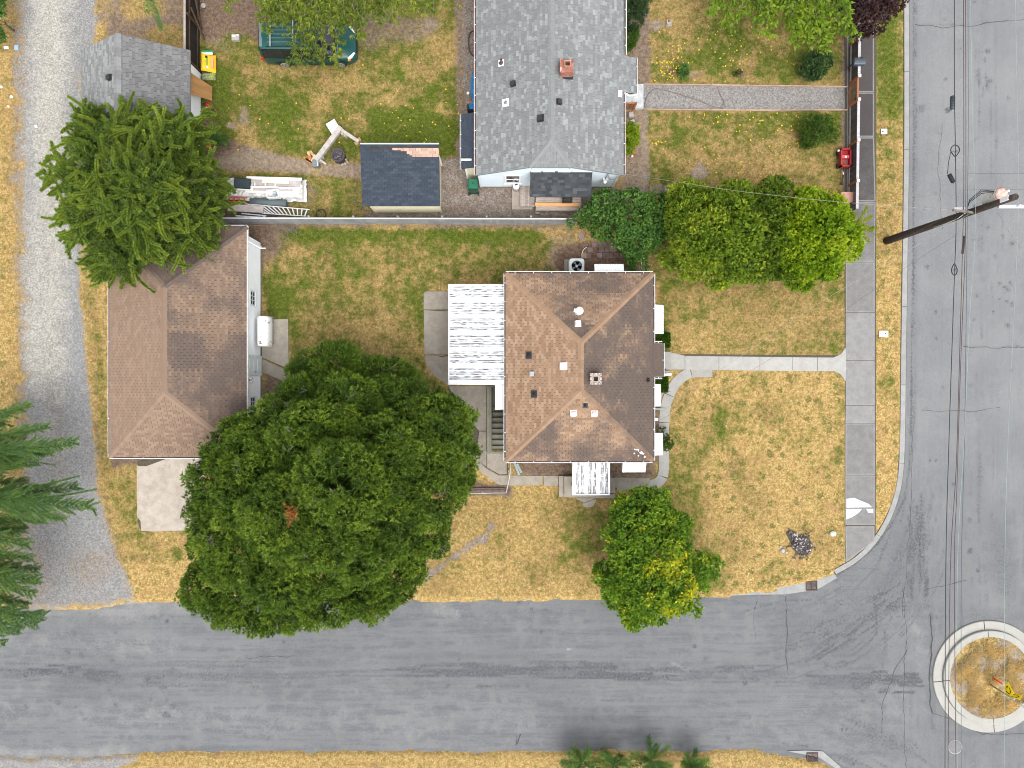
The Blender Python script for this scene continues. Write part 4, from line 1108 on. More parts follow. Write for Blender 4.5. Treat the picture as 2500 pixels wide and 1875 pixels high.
def plane_n(a, b, c):
    n = (Vector(b) - Vector(a)).cross(Vector(c) - Vector(a)).normalized()
    return n if n.z > 0 else -n

def slab_between(name, polys, thick, mat_, parent):
    """closed solid under a set of 3D roof polygons (the roof deck)"""
    mb = MB()
    for P in polys:
        P = [Vector(p) for p in P]; k = len(P)
        T = [p - Vector((0, 0, .004)) for p in P]
        mb.add(T + [p - Vector((0, 0, thick)) for p in P], [tuple(range(k)), tuple(range(2 * k - 1, k - 1, -1))] + [(k + i, k + (i + 1) % k, (i + 1) % k, i) for i in range(k)])
    return mb.build(name, mat_, parent)

GUT_IN = plain('gutter_inside', (0.03, 0.028, 0.035), (0.12, 0.07, 0.05), 4.0, 0.7)
GUT_RUST = plain('gutter_inside_rusty', (0.10, 0.045, 0.035), (0.16, 0.08, 0.06), 5.0, 0.8)
def gutter(a, b, out, parent, inner=None, w=0.11, d=0.1, hang=0.9, lip=0.022):
    """eave gutter from a to b, out = outward unit vector: white trough, dark inside and hanger straps"""
    a, b, out = Vector(a), Vector(b), Vector(out)
    x = (b - a).normalized(); L = (b - a).length; up = Vector((0, 0, 1))
    prof = [(0.0, -0.02), (0.0, -d), (w, -d), (w, 0.0), (w - lip, 0.0), (w - lip, -d + .03), (0.012, -d + .03), (.012, -.02)]
    mb = MB()
    V = [a + out * p[0] + up * p[1] for p in prof] + [b + out * p[0] + up * p[1] for p in prof]
    k = len(prof); mi = [0, 0, 0, 0, 1, 1, 1, 0]
    for i in range(k):
        j = (i + 1) % k
        mb.add([V[i], V[j], V[k + j], V[k + i]], [(0, 1, 2, 3)], mi[i])
    mb.add(V[:k], [tuple(range(k))]); mb.add(V[k:], [tuple(range(k - 1, -1, -1))])
    g = mb.build('gutter', [WHITE, inner or GUT_IN], parent)
    n = max(1, int(L / hang))
    hm = MB().box((0, 0, 0), (0.022, w + 0.02, 0.012)).mesh('gutter_hanger', WHITE)
    ang = math.atan2(x.y, x.x)
    for i in range(n):
        o = bpy.data.objects.new('gutter_hanger', hm); col.objects.link(o); o.parent = g
        o.location = a + x * (L * (i + 0.5) / n) + out * (w / 2 - .01) + up * 0.005; o.rotation_euler = (0, 0, ang)
    return g

def siding(a, b, z0, z1, out, mat_, parent, board=0.19, top=None):
    """lap siding on the wall face from a to b; top(t) gives the upper edge height along the wall"""
    a, b, out = Vector((*a[:2], 0)), Vector((*b[:2], 0)), Vector((*out, 0))
    mb = MB(); n = int((z1 - z0) / board + .99)
    for i in range(n):
        h0 = z0 + i * board; h1 = min(h0 + board, z1)
        lo, hi = 0.0, 1.0
        if top is not None:
            tl = [t / 60 for t in range(61) if top(t / 60) >= h1]
            if not tl: continue
            lo, hi = tl[0], tl[-1]
        p, q = a.lerp(b, lo), a.lerp(b, hi)
        V = [p + out * .025 + Vector((0, 0, h0)), q + out * .025 + Vector((0, 0, h0)), q + out * .008 + Vector((0, 0, h1)), p + out * .008 + Vector((0, 0, h1)),
             p + Vector((0, 0, h0)), q + Vector((0, 0, h0))]
        F = [(0, 1, 2, 3), (4, 5, 1, 0)]
        nn = (V[1] - V[0]).cross(V[2] - V[0])
        if nn.dot(out) < 0: F = [f[::-1] for f in F]
        mb.add(V, F, 0, rng.uniform(.4, .6))
    return tag(mb.build('siding_board', mat_, parent), kind='stuff')

GLASS = plain('window_glass', (0.035, 0.035, 0.04), (0.06, 0.05, 0.05), 2.0, 0.08, 0.6)
def window(c, wd_, ht, out, parent, muntins=(0, 0), frame=0.07, fm=None, depth=0.05):
    """framed window on a wall: c centre on the wall face, out outward direction (2D unit)"""
    o = Vector((*out, 0)); x = Vector((-o.y, o.x, 0)); up = Vector((0, 0, 1)); c = Vector(c)
    M = Matrix((x, o, up)).transposed()
    mb = MB()
    for s_ in (-1, 1):
        mb.box(c + x * s_ * (wd_ / 2 + frame / 2) + o * depth / 2, (frame, depth, ht + 2 * frame), mat=M)
        mb.box(c + up * s_ * (ht / 2 + frame / 2) + o * depth / 2, (wd_, depth, frame), mat=M)
    mb.box(c - up * (ht / 2 + frame + .02) + o * (depth / 2 + .02), (wd_ + 2 * frame + .06, depth + .04, .035), mat=M)
    f = mb.build('window', fm or WHITE, parent)
    nx, nz = muntins[0] + 1, muntins[1] + 1
    bar = 0.03
    for i in range(nx):
        for j in range(nz):
            pw, ph = wd_ / nx, ht / nz
            MB().box(c + x * (-wd_ / 2 + (i + .5) * pw) + up * (-ht / 2 + (j + .5) * ph) + o * 0.03, (pw - .004, .006, ph - .004), mat=M).build('pane', GLASS, f)
    for i in range(1, nx): MB().box(c + x * (-wd_ / 2 + i * wd_ / nx) + o * .038, (bar, .02, ht), mat=M).build('glazing_bar', fm or WHITE, f)
    for j in range(1, nz): MB().box(c + up * (-ht / 2 + j * ht / nz) + o * .039, (wd_, .02, bar), mat=M).build('glazing_bar', fm or WHITE, f)
    return f

DECK_DK = plain('roof_felt', (0.03, 0.022, 0.018), (0.045, 0.035, 0.03), 4)
SH_BROWN = shingle_mat('brown_shingle', [(0.20, 0.128, 0.083), (0.235, 0.152, 0.099), (0.265, 0.176, 0.117), (0.305, 0.21, 0.145)], (0.078, 0.064, 0.058), 0.9)
SH_GAR = shingle_mat('garage_shingle', [(0.168, 0.115, 0.083), (0.188, 0.13, 0.094), (0.205, 0.143, 0.104), (0.232, 0.163, 0.12)], (0.088, 0.070, 0.063), 0.85)
SH_GREY = shingle_mat('grey_shingle', [(0.15, 0.152, 0.157), (0.17, 0.175, 0.178), (0.188, 0.198, 0.196), (0.235, 0.255, 0.246)], (0.15, 0.145, 0.145), 0.3)
SH_GREY2 = shingle_mat('grey_garage_shingle', [(0.12, 0.118, 0.122), (0.145, 0.145, 0.148), (0.17, 0.172, 0.172), (0.235, 0.245, 0.24)], (0.11, 0.105, 0.105), 0.3)
SH_DARK = shingle_mat('charcoal_shingle', [(0.033, 0.036, 0.04), (0.041, 0.045, 0.05), (0.05, 0.055, 0.06), (0.07, 0.075, 0.08)], (0.04, 0.04, 0.04), 0.2)
SH_SHED = shingle_mat('blue_black_shingle', [(0.033, 0.042, 0.057), (0.037, 0.047, 0.063), (0.042, 0.052, 0.069), (0.050, 0.061, 0.079)], (0.04, 0.042, 0.045), 0.2)
WALLW = plain('garage_wall', (0.80, 0.83, 0.85), (0.75, 0.78, 0.80), 1.5, 0.6, rv=.08)
WALLB = plain('light_blue_siding', (0.62, 0.70, 0.76), (0.58, 0.66, 0.72), 1.5, 0.6, rv=.06)
CREAM = plain('cream_siding', (0.68, 0.63, 0.45), (0.62, 0.57, 0.41), 2, 0.7, rv=.08)
BRICKR = plain('red_brick', (0.22, 0.085, 0.06), (0.30, 0.14, 0.10), 9, 0.9, rv=.25)

def cvn(p, sc, seed):
    px, py = p.x * 44, p.y * 44
    return float(vnoise(np.array([px]), np.array([py]), sc, seed, 2)[0])

# ---- the brown house
ze, zr = 2.9, 4.5
ex0, ey1 = W(1235, 668, ze)[:2]; ex1, ey0 = W(1594, 1125, ze)[:2]
xr_ = W(1419, 0, zr)[0]; yrt, yrb = W(0, 836, zr)[1], W(0, 953, zr)[1]
house = thing('brown_house', 'brown hip roofed house with white awnings in the middle of the corner plot', 'house', ((ex0 + ex1) / 2, (ey0 + ey1) / 2, 0))
NW, NE, SE, SW = (ex0, ey1, ze), (ex1, ey1, ze), (ex1, ey0, ze), (ex0, ey0, ze)
RT, RB = (xr_, yrt, zr), (xr_, yrb, zr)
planes = {'w': [NW, SW, RB, RT], 's': [SW, SE, RB], 'e': [SE, NE, RT, RB], 'n': [NE, NW, RT]}
roof = slab_between('roof', planes.values(), 0.12, DECK_DK, house)
R_ = Roof(roof, SH_BROWN, seed=3)
R_.plane(planes['w'], lambda c, u, v: 0.06 + .42 * (cvn(c, 60, 41) - .5))
R_.plane(planes['s'], lambda c, u, v: 0.66 + .7 * (cvn(c, 60, 42) - .5) - 0.4 * max(0, 1 - abs(c.x - xr_) / 1.6) * max(0, (c.z - 3.4)))
R_.plane(planes['e'], lambda c, u, v: 0.86 + .7 * (cvn(c, 55, 43) - .5) - .12 * (cvn(c, 20, 45) > .66))
R_.plane(planes['n'], lambda c, u, v: 0.5 + .9 * (cvn(c, 55, 44) - .5))
nw_, ns_, ne_, nn_ = (plane_n(*planes[k][:3]) for k in 'wsen')
for p, q, a, b, s_ in ((NW, RT, nw_, nn_, .12), (SW, RB, nw_, ns_, .1), (SE, RB, ns_, ne_, .5), (NE, RT, ne_, nn_, .25), (RB, RT, nw_, ne_, .1)):
    R_.caps(p, q, a, b, stain=s_, tone=(.2, .6))
R_.finish()
wall_in = 0.45
mb = MB(); mb.box(((ex0 + ex1) / 2, (ey0 + ey1) / 2, 1.38), (ex1 - ex0 - 2 * wall_in, ey1 - ey0 - 2 * wall_in, 2.8)); wall_b = mb.build('wall', plain('pale_stucco', (0.42, 0.38, 0.33), (0.36, 0.32, 0.28), 3), house)
mb = MB(); mb.box(((ex0 + ex1) / 2, (ey0 + ey1) / 2, ze - .1), (ex1 - ex0 - .02, ey1 - ey0 - .02, .04)); mb.build('soffit', WHITE, house)
gutter(NW, SW, (-1, 0, 0), house); gutter(SW, SE, (0, -1, 0), house); gutter(NE, NW, (0, 1, 0), house)
yb0, yb1 = W(0, 920, ze)[1], W(0, 838, ze)[1]
gutter(SE, (ex1, yb0, ze), (1, 0, 0), house); gutter((ex1, yb1, ze), NE, (1, 0, 0), house)
# entry roof that steps out on the east side
xb = W(1617, 0, ze)[0]
bump = slab_between('entry_roof', [[(ex1 - .02, yb1, ze + .03), (ex1 - .02, yb0, ze + .03), (xb, yb0, ze - .03), (xb, yb1, ze - .03)]], 0.1, DECK_DK, house)
Rb = Roof(bump, SH_BROWN, limit=60, seed=9); Rb.plane([(xb, yb0, ze - .03), (xb, yb1, ze - .03), (ex1, yb1, ze + .03), (ex1, yb0, ze + .03)], .95); Rb.finish()
gutter((xb, yb0, ze - .03), (xb, yb1, ze - .03), (1, 0, 0), house, hang=2); gutter((ex1 + .1, yb0, ze - .03), (xb, yb0, ze - .03), (0, -1, 0), house, hang=2); gutter((xb, yb1, ze - .03), (ex1 + .1, yb1, ze - .03), (0, 1, 0), house, hang=2)
mb = MB(); mb.box(((ex1 + xb) / 2 - .35, (yb0 + yb1) / 2, 1.35), (xb - ex1 + .2, yb1 - yb0 - .3, 2.7)); mb.build('wall', BRICKR, house)
mb = MB(); c = W(1619, 905, 2.6); mb.tube([(xb + .1, yb0 + .1, 2.8), (xb + .5, yb0 + .14, 2.7)], .07, 8); mb.build('downspout', WHITE, house)
slb = MB().prism(px_poly([(1618, 859), (1637, 859), (1637, 900), (1618, 900)]), -.05, .17).build('door_step', C_LIGHT, house)
# awnings: scalloped aluminium hoods
def awning(p0, p1, depth, out, z_hi, z_lo, parent, scal=0.09):
    """ribbed hood; p0-p1 along the wall (2D), out outward"""
    a, b, o = Vector((*p0, 0)), Vector((*p1, 0)), Vector((*out, 0))
    L = (b - a).length; x = (b - a) / L
    n = int(L / scal) * 4
    V = []
    for i in range(n + 1):
        s_ = i / n * L
        ph = math.cos(s_ / scal * 2 * math.pi)
        r = 0.012 * ph
        for dd, z in ((0, z_hi), (depth + .02 * ph, z_lo), (depth + .02 * ph + .01, z_lo - .1 + .02 * ph)):
            V.append(a + x * s_ + o * dd + Vector((0, 0, z + r)))
    F = []
    for i in range(n):
        for k in range(2):
            F.append((i * 3 + k, (i + 1) * 3 + k, (i + 1) * 3 + k + 1, i * 3 + k + 1))
    nn = (V[3] - V[0]).cross(V[1] - V[0])
    if nn.z < 0: F = [f[::-1] for f in F]
    mb = MB().add(V, F)
    for e in (a, b):
        mb.add([e + Vector((0, 0, z_hi)), e + o * depth + Vector((0, 0, z_lo)), e + o * depth + Vector((0, 0, z_lo - .1)), e + Vector((0, 0, z_lo - .1))], [(0, 1, 2, 3)])
    return mb.build('awning', WHITE, parent)
def hood_px(x0, y0, x1, y1, side):
    zl, zh = 2.25, 2.75
    if side == 'n': awning((W(x1, 0, zl)[0], W(0, 668, ze)[1] - .35), (W(x0, 0, zl)[0], W(0, 668, ze)[1] - .35), W(0, y0, zl)[1] - (W(0, 668, ze)[1] - .35), (0, 1), zh, zl, house)
    if side == 's': awning((W(x0, 0, zl)[0], W(0, 1125, ze)[1] + .35), (W(x1, 0, zl)[0], W(0, 1125, ze)[1] + .35), (W(0, 1125, ze)[1] + .35) - W(0, y1, zl)[1], (0, -1), zh, zl, house)
    if side == 'e': awning((ex1 - .35, W(0, y1, zl)[1]), (ex1 - .35, W(0, y0, zl)[1]), W(x1, 0, zl)[0] - (ex1 - .35), (1, 0), zh, zl, house)
hood_px(1451, 645, 1522, 668, 'n'); hood_px(1596, 745, 1620, 815, 'e'); hood_px(1594, 938, 1613, 992, 'e'); hood_px(1592, 1057, 1618, 1111, 'e'); hood_px(1519, 1128, 1576, 1153, 's')
# flat white hood over the basement door
a, b = W(1209, 940, 2.3), W(1240, 1000, 2.3)
MB().box(((a.x + b.x) / 2, (a.y + b.y) / 2, 2.3), (b.x - a.x, a.y - b.y, .06)).build('door_hood', WHITE, house)
# ribbed patio covers
FLAKE_W, ntw = new_mat('flaking_white_metal')
P_ = pos(ntw); nz_ = noise(ntw, smap(ntw, P_, (0.55, 2.4, 1)), 4.5, 5.0, 0.7); ns2 = noise(ntw, smap(ntw, P_, (2.4, 0.5, 1)), 4.5, 5.0, 0.7)
sel = attr(ntw, 'stain'); fl_ = mth(ntw, 'ADD', mth(ntw, 'MULTIPLY', nz_, mth(ntw, 'SUBTRACT', 1.0, mth(ntw, 'GREATER_THAN', sel, 0.75))), mth(ntw, 'MULTIPLY', ns2, mth(ntw, 'GREATER_THAN', sel, 0.75)))
ff = mth(ntw, 'MULTIPLY', mrange(ntw, fl_, 0.515, 0.545), mth(ntw, 'GREATER_THAN', sel, 0.3))
finish(ntw, mixc(ntw, ff, mixc(ntw, mth(ntw, 'MULTIPLY', mrange(ntw, fl_, .36, .54, .25, .95), mth(ntw, 'GREATER_THAN', sel, .1)), (0.80, 0.81, 0.82), (0.2, 0.22, 0.25)), (0.085, 0.06, 0.055)), 0.6, 0.3)
def ribbed(p0, p1, along, z_hi, z_lo, npan, ribs, parent, flake):
    """flat pan roof: panels side by side, each a wide flat rib and several narrow ribs over a pan. along: 'x' slopes in x"""
    cov = thing_part = MB()
    x0_, y0_, x1_, y1_ = min(p0[0], p1[0]), min(p0[1], p1[1]), max(p0[0], p1[0]), max(p0[1], p1[1])
    base = MB()
    def zz(t): return z_lo + (z_hi - z_lo) * t
    rootmb = MB()
    # edge trim = the root part
    e = .05
    for (c_, s_) in (((x0_, (y0_ + y1_) / 2), (e, y1_ - y0_ + e)), ((x1_, (y0_ + y1_) / 2), (e, y1_ - y0_ + e)), (((x0_ + x1_) / 2, y0_), (x1_ - x0_ - e, e)), (((x0_ + x1_) / 2, y1_), (x1_ - x0_ - e, e))):
        rootmb.box((*c_, (z_hi + z_lo) / 2), (*s_, .12))
    root = rootmb.build('patio_cover', WHITE, parent)
    span = (y1_ - y0_) if along == 'x' else (x1_ - x0_)
    pw = span / npan
    for i in range(npan):
        s0 = (y0_ if along == 'x' else x0_) + i * pw
        mb = MB()
        def strip(a, b, h0, h1, st):
            q = [(a, 0, h0), (b, 0, h1), (b, 1, h1), (a, 1, h0)]
            V = []
            for s_, t, h in q:
                if along == 'x': V.append((x0_ + .03 + (x1_ - x0_ - .06) * t, s_, zz(t) + h))
                else: V.append((s_, y0_ + .03 + (y1_ - y0_ - .06) * t, zz(t) + h))
            F = [(0, 1, 2, 3)]
            if (Vector(V[1]) - Vector(V[0])).cross(Vector(V[2]) - Vector(V[0])).z < 0: F = [(3, 2, 1, 0)]
            mb.add(V, F, 0, .5, st)
        wide = pw * .26
        strip(s0, s0 + .012, 0, .045, 0); strip(s0 + .012, s0 + wide, .045, .045, 0); strip(s0 + wide, s0 + wide + .012, .045, 0, 0)
        q = (pw - wide - .012) / ribs
        for r in range(ribs):
            a = s0 + wide + .012 + r * q
            strip(a, a + q * .45, .0, .0, flake); strip(a + q * .45, a + q * .55, 0, .035, 0); strip(a + q * .55, a + q * .9, .035, .035, 0 if r % 2 else flake * .5); strip(a + q * .9, a + q, .035, 0, 0)
        mb.build('panel', FLAKE_W, root)
    return root
a, b = W(1096, 696, 2.45), W(1233, 938, 2.45)
cov = ribbed((a.x, b.y), (b.x, a.y), 'x', 2.52, 2.38, 6, 5, house, .6)
for px, py in ((1100, 702), (1100, 818), (1100, 932)):
    c = W(px, py, 2.3); MB().box((c.x + .06, c.y, 1.17), (.09, .09, 2.33)).build('post', WHITE, cov)
a, b = W(1399, 1120, 2.4), W(1487, 1207, 2.3)
cov2 = ribbed((a.x, b.y), (b.x, a.y), 'y', 2.42, 2.26, 3, 4, house, .9)
for px in (1404, 1482):
    c = W(px, 1202, 2.2); MB().box((c.x, c.y + .06, 1.12), (.09, .09, 2.2)).build('post', WHITE, cov2)
# roof furniture
def on_plane(px, py, P):
    """point of roof plane P seen at photo pixel"""
    o = Vector((0, 0, H)); d = W(px, py, 0) - o
    n = plane_n(*[tuple(p) for p in P[:3]]); t = n.dot(Vector(P[0]) - o) / n.dot(d)
    return o + d * t
BLK = plain('black_plastic', (0.02, 0.022, 0.024), (0.03, 0.03, 0.032), 6, 0.5)
GREYM = plain('grey_metal', (0.28, 0.30, 0.30), (0.22, 0.23, 0.23), 8, 0.5, metal=.4)
PINKW = plain('chalky_white', (0.72, 0.66, 0.66), (0.62, 0.55, 0.54), 12, 0.6)
def box_vent(px, py, P, parent, rot=0, mt=None, s=.32):
    s = s * .85
    c = on_plane(px, py, P); n = plane_n(*[tuple(p) for p in P[:3]])
    q = Vector((0, 0, 1)).rotation_difference(n).to_matrix() @ Matrix.Rotation(rot, 3, 'Z')
    mb = MB()
    mb.box(c + n * .02, (s * 1.25, s * 1.3, .02), mat=q, a=.3)
    o = len(mb.v); h = .15; x = s / 2
    V = [(-x, -x, .03), (x, -x, .03), (x, x, .03), (-x, x, .03), (-x, -x, h), (x, -x, h), (x * .8, x * .9, h + .02), (-x * .8, x * .9, h + .02)]
    V = [c + q @ Vector(p) for p in V]
    mb.add(V, [(4, 5, 6, 7), (0, 1, 5, 4), (1, 2, 6, 5), (2, 3, 7, 6), (3, 0, 4, 7)])
    return mb.build('roof_vent', mt or PINKW, parent)
def pipe_vent(px, py, P, parent, r=.05, h=.3, mt=None, flash=None, f=.34):
    c = on_plane(px, py, P); n = plane_n(*[tuple(p) for p in P[:3]])
    q = Vector((0, 0, 1)).rotation_difference(n).to_matrix()
    mb = MB(); mb.box(c + n * .02, (f, f * 1.1, .015), mat=q)
    pv = mb.build('roof_vent', flash or BLK, parent)
    m2 = MB(); m2.lathe(c, [(r * 2.1, .0), (r * 1.3, .12), (r, .13), (r, h), (r * .7, h), (r * .7, h - .12), (.001, h - .12)], 12); m2.build('pipe', mt or BLK, pv)
    return pv
PW, PS, PE, PN = planes['w'], planes['s'], planes['e'], planes['n']
box_vent(1376, 893, PW, house, math.pi / 2, s=.36); box_vent(1400, 1008, PS, house, 0, s=.3); box_vent(1451, 1009, PS, house, 0, s=.3); box_vent(1411, 791, PN, house, math.pi, s=.3)
pipe_vent(1291, 867, PW, house); pipe_vent(1304, 962, PW, house, r=.04); pipe_vent(1429, 990, PS, house, r=.035, f=.26); pipe_vent(1582, 928, PE, house, r=.05, h=.25, f=.2)
c = on_plane(1298, 913, PW); MB().box(c + Vector((0, 0, .09)), (.22, .24, .22)).build('roof_vent', GREYM, house)
c = on_plane(1411, 762, PN)     # large white turbine cowl
fv = MB().lathe(c, [(.2, -.1), (.17, .2), (.12, .22), (.12, .42)], 16).build('flue', plain('galvanised', (.5, .54, .56), (.42, .46, .48), 8, .45, metal=.3), house)
MB().lathe(c + Vector((.03, .02, .42)), [(.12, 0), (.19, .06), (.2, .12), (.13, .2), (.02, .23)], 16).build('cowl', WHITE, fv)
MB().tube([c + Vector((0, 0, .5)), c + Vector((-.25, .05, .5))], .1, 10).build('elbow', WHITE, fv)
# chimney of the brown house
c = on_plane(1452, 925, PE)
ch = MB(); w_ = .46; c = c - Vector((0, 0, .3))
for sx_, sy_, lx, ly in ((-1, 0, .11, .44), (1, 0, .11, .44), (0, -1, .24, .11), (0, 1, .24, .11)):
    ch.box((c.x + sx_ * .165, c.y + sy_ * .165, c.z + .28), (lx, ly, 1.0))
ch.box((c.x, c.y, c.z + .2), (.24, .24, .6), mi=1)
chim = ch.build('chimney', [plain('mortar', (.40, .34, .30), (.22, .18, .16), 14, .9), BLK], house)
bm_ = MB().box((0, 0, 0), (.15, .08, .07)).mesh('brick', plain('weathered_brick', (.30, .22, .19), (.44, .40, .37), 12, .95))
for lay in range(3):
    for k in range(12):
        side, pq = divmod(k, 3)
        o = bpy.data.objects.new('brick', bm_); col.objects.link(o); o.parent = chim
        s_ = (pq - 1) * .2
        off = [(s_, .24), (s_, -.24), (.24, s_), (-.24, s_)][side]
        o.location = (c.x + off[0], c.y + off[1], c.z + .79 - lay * .085); o.rotation_euler = (0, 0, [0, 0, math.pi / 2, math.pi / 2][side] + rng.uniform(-.03, .03))
MB().box((c.x - .3, c.y, c.z + .36), (.16, .6, .08)).build('flashing', GREYM, house)
# rubbish on the south-east hip
mb = MB()
for _ in range(9):
    q = on_plane(1560 + rng.uniform(-12, 18), 1105 + rng.uniform(-8, 10), PE if rng.random() < .5 else PS); mb.box(q + Vector((0, 0, .05)), (rng.uniform(.05, .16), rng.uniform(.04, .09), .04), rng.uniform(0, 3))
mb.build('mortar_bits', PINKW, house)
# basement stairs
st_ = thing('basement_stairs', 'concrete stairs going down beside the brown house to its basement door', 'stairs', W(1212, 1050, 0))
zb = -1.5
px0, py0 = W(PIT[0], PIT[3])[:2]; px1, py1 = W(PIT[2], PIT[1])[:2]
mb = MB(); mb.box(((px0 + px1) / 2, py1 + .06, -.72), (px1 - px0 + .3, .12, 1.6)); mb.box(((px0 + px1) / 2, py0 - .06, -.72), (px1 - px0 + .3, .12, 1.48)); mb.box((px1 + .06, (py0 + py1) / 2, -.7), (.12, py1 - py0, 1.6)); mb.box(((px0 + px1) / 2, (py0 + py1) / 2, zb - .06), (px1 - px0, py1 - py0, .12), a=.2)
mb.build('landing', C_STAIR, st_)
MB().box((px0 + .1, (py0 + py1) / 2, -.66), (.22, py1 - py0 + .1, 1.7)).build('side_wall', C_STAIR, st_)
MB().box((px0 + .02, (py0 + py1) / 2, .2), (.1, py1 - py0 + .1, .06), a=.75).build('wall_coping', C_STAIR, st_)
ysteps = [1102, 1087, 1073, 1059, 1045, 1031.5, 1018, 1004.5, 991]
for i in range(8):
    z = -.17 * (i + 1)
    ya_ = py0 + i * .305; yb_ = ya_ + .305
    MB().box(((px0 + .22 + px1) / 2, (ya_ + yb_) / 2, (z - .5 * .3) ), (px1 - px0 - .22, .303, .3), a=.62 - i * .02).build('step', C_STAIR, st_)

def PXY(p):
    k = (1.0 - p[2] / H) / PXM
    return CX + p[0] / k, CY - p[1] / k

# ---- the brown roofed white garage
ze, zr = 2.85, 4.4
gx0, gy1 = W(267.5, 553, ze)[:2]; gx1, gy0 = W(602.5, 1115.5, ze)[:2]
xr_ = W(400, 0, zr)[0]; yrt, yrb = W(0, 700, zr)[1], W(0, 958, zr)[1]
gar = thing('garage', 'white garage with a brown hipped roof beside the gravel lane, half under two trees', 'garage', ((gx0 + gx1) / 2, (gy0 + gy1) / 2, 0))
NW, NE, SE, SW = (gx0, gy1, ze), (gx1, gy1, ze), (gx1, gy0, ze), (gx0, gy0, ze)
RT, RB = (xr_, yrt, zr), (xr_, yrb, zr)
gp_ = {'w': [NW, SW, RB, RT], 's': [SW, SE, RB], 'e': [SE, NE, RT, RB], 'n': [NE, NW, RT]}
groof = slab_between('roof', gp_.values(), 0.12, DECK_DK, gar)
R_ = Roof(groof, SH_GAR, seed=13)
R_.plane(gp_['w'], lambda c, u, v: 0.05 + .7 * (cvn(c, 70, 51) - .5), tone=lambda c, r: min(1, .35 + .65 * r.random()))
R_.plane(gp_['s'], lambda c, u, v: 0.14 + .6 * (cvn(c, 50, 52) - .5))
R_.plane(gp_['e'], lambda c, u, v: (0.42 if c.y > 2.6 else .72) + .9 * (cvn(c, 60, 53) - .5))
R_.plane(gp_['n'], lambda c, u, v: 0.85 + .5 * (cvn(c, 50, 54) - .5))
nw_, ns_, ne_, nn_ = (plane_n(*gp_[k][:3]) for k in 'wsen')
for p, q, a, b, s_ in ((NW, RT, nw_, nn_, .6), (SW, RB, nw_, ns_, .0), (SE, RB, ns_, ne_, .15), (NE, RT, ne_, nn_, .9), (RB, RT, nw_, ne_, .1)):
    R_.caps(p, q, a, b, stain=s_, tone=(.5, .9))
R_.finish()
wx0, wx1, wy0, wy1 = gx0 + .3, gx1 - .28, gy0 + .3, gy1 - .3
MB().box(((wx0 + wx1) / 2, (wy0 + wy1) / 2, 1.4), (wx1 - wx0, wy1 - wy0, 2.8)).build('wall', WALLW, gar)
MB().box(((gx0 + gx1) / 2, (gy0 + gy1) / 2, ze - .11), (gx1 - gx0 - .02, gy1 - gy0 - .02, .03)).build('soffit', WALLW, gar)
MB().box((gx1 + .02, (gy0 + gy1) / 2, ze - .07), (.035, gy1 - gy0 + .08, .16)).build('fascia', WEATHERED_WHITE, gar)
gutter(NW, SW, (-1, 0, 0), gar, hang=3, w=.09); gutter(SW, SE, (0, -1, 0), gar, hang=3, w=.09); gutter(NE, NW, (0, 1, 0), gar, hang=3, w=.08)
siding((wx1, wy0), (wx1, wy1), 0.1, 2.72, (1, 0), WALLW, gar, .2)
MB().box((wx1 + .02, (wy0 + wy1) / 2, .05), (.05, wy1 - wy0, .12)).build('foundation', C_STAIR, gar)
FRW = plain('old_white_frame', (.62, .66, .68), (.52, .56, .58), 5, .7)
def wy_(py, z): return W(0, py, z)[1]
for p0, p1 in ((710, 746), (968, 1004), (1010, 1046)):
    window((wx1 + .02, (wy_(p0, 1.4) + wy_(p1, 1.4)) / 2, 1.38), wy_(p0, 1.4) - wy_(p1, 1.4) - .12, .6, (1, 0), gar, (2, 1), .06, FRW)
dr = MB(); yc_ = (wy_(872, 1) + wy_(912, 1)) / 2; dw = wy_(872, 1) - wy_(912, 1)
for s_ in (-1, 1): dr.box((wx1 + .05, yc_ + s_ * (dw / 2 + .05), 1.03), (.06, .09, 2.06))
dr.box((wx1 + .05, yc_, 2.1), (.06, dw + .2, .09)); dr.box((wx1 + .035, yc_, 1.03), (.05, dw, 2.0), a=.3)
door = dr.build('door', FRW, gar)
for i in range(3): MB().box((wx1 + .066, yc_, .45 + i * .6), (.02, dw * .7, .42), a=.8).build('door_panel', FRW, door)
MB().lathe((wx1 + .09, yc_ - dw * .4, 1.0), [(.001, -.035), (.035, 0), (.001, .035)], 10, close=False).build('handle', GREYM, door)
lamp = MB().box((wx1 + .03, wy_(928, 1.9), 1.9), (.05, .12, .16)).build('wall_lamp', GREYM, gar)
for s_ in (-1, 1): MB().lathe((wx1 + .14, wy_(928, 1.9) + s_ * .09, 1.86), [(.03, .1), (.08, -.04), (.001, .02)], 10).build('lamp_head', WHITE, lamp)
MB().tube([(wx1 + .06, wy_(603, .6), 2.55), (wx1 + .06, wy_(603, .6), .25), (wx1 + .32, wy_(603, .6) + .02, .14)], .045, 8).build('downspout', WHITE, gar)
MB().box((wx1 + .06, wy_(590, 1.6), 1.35), (.05, .12, 2.6)).build('corner_board', WHITE, gar)
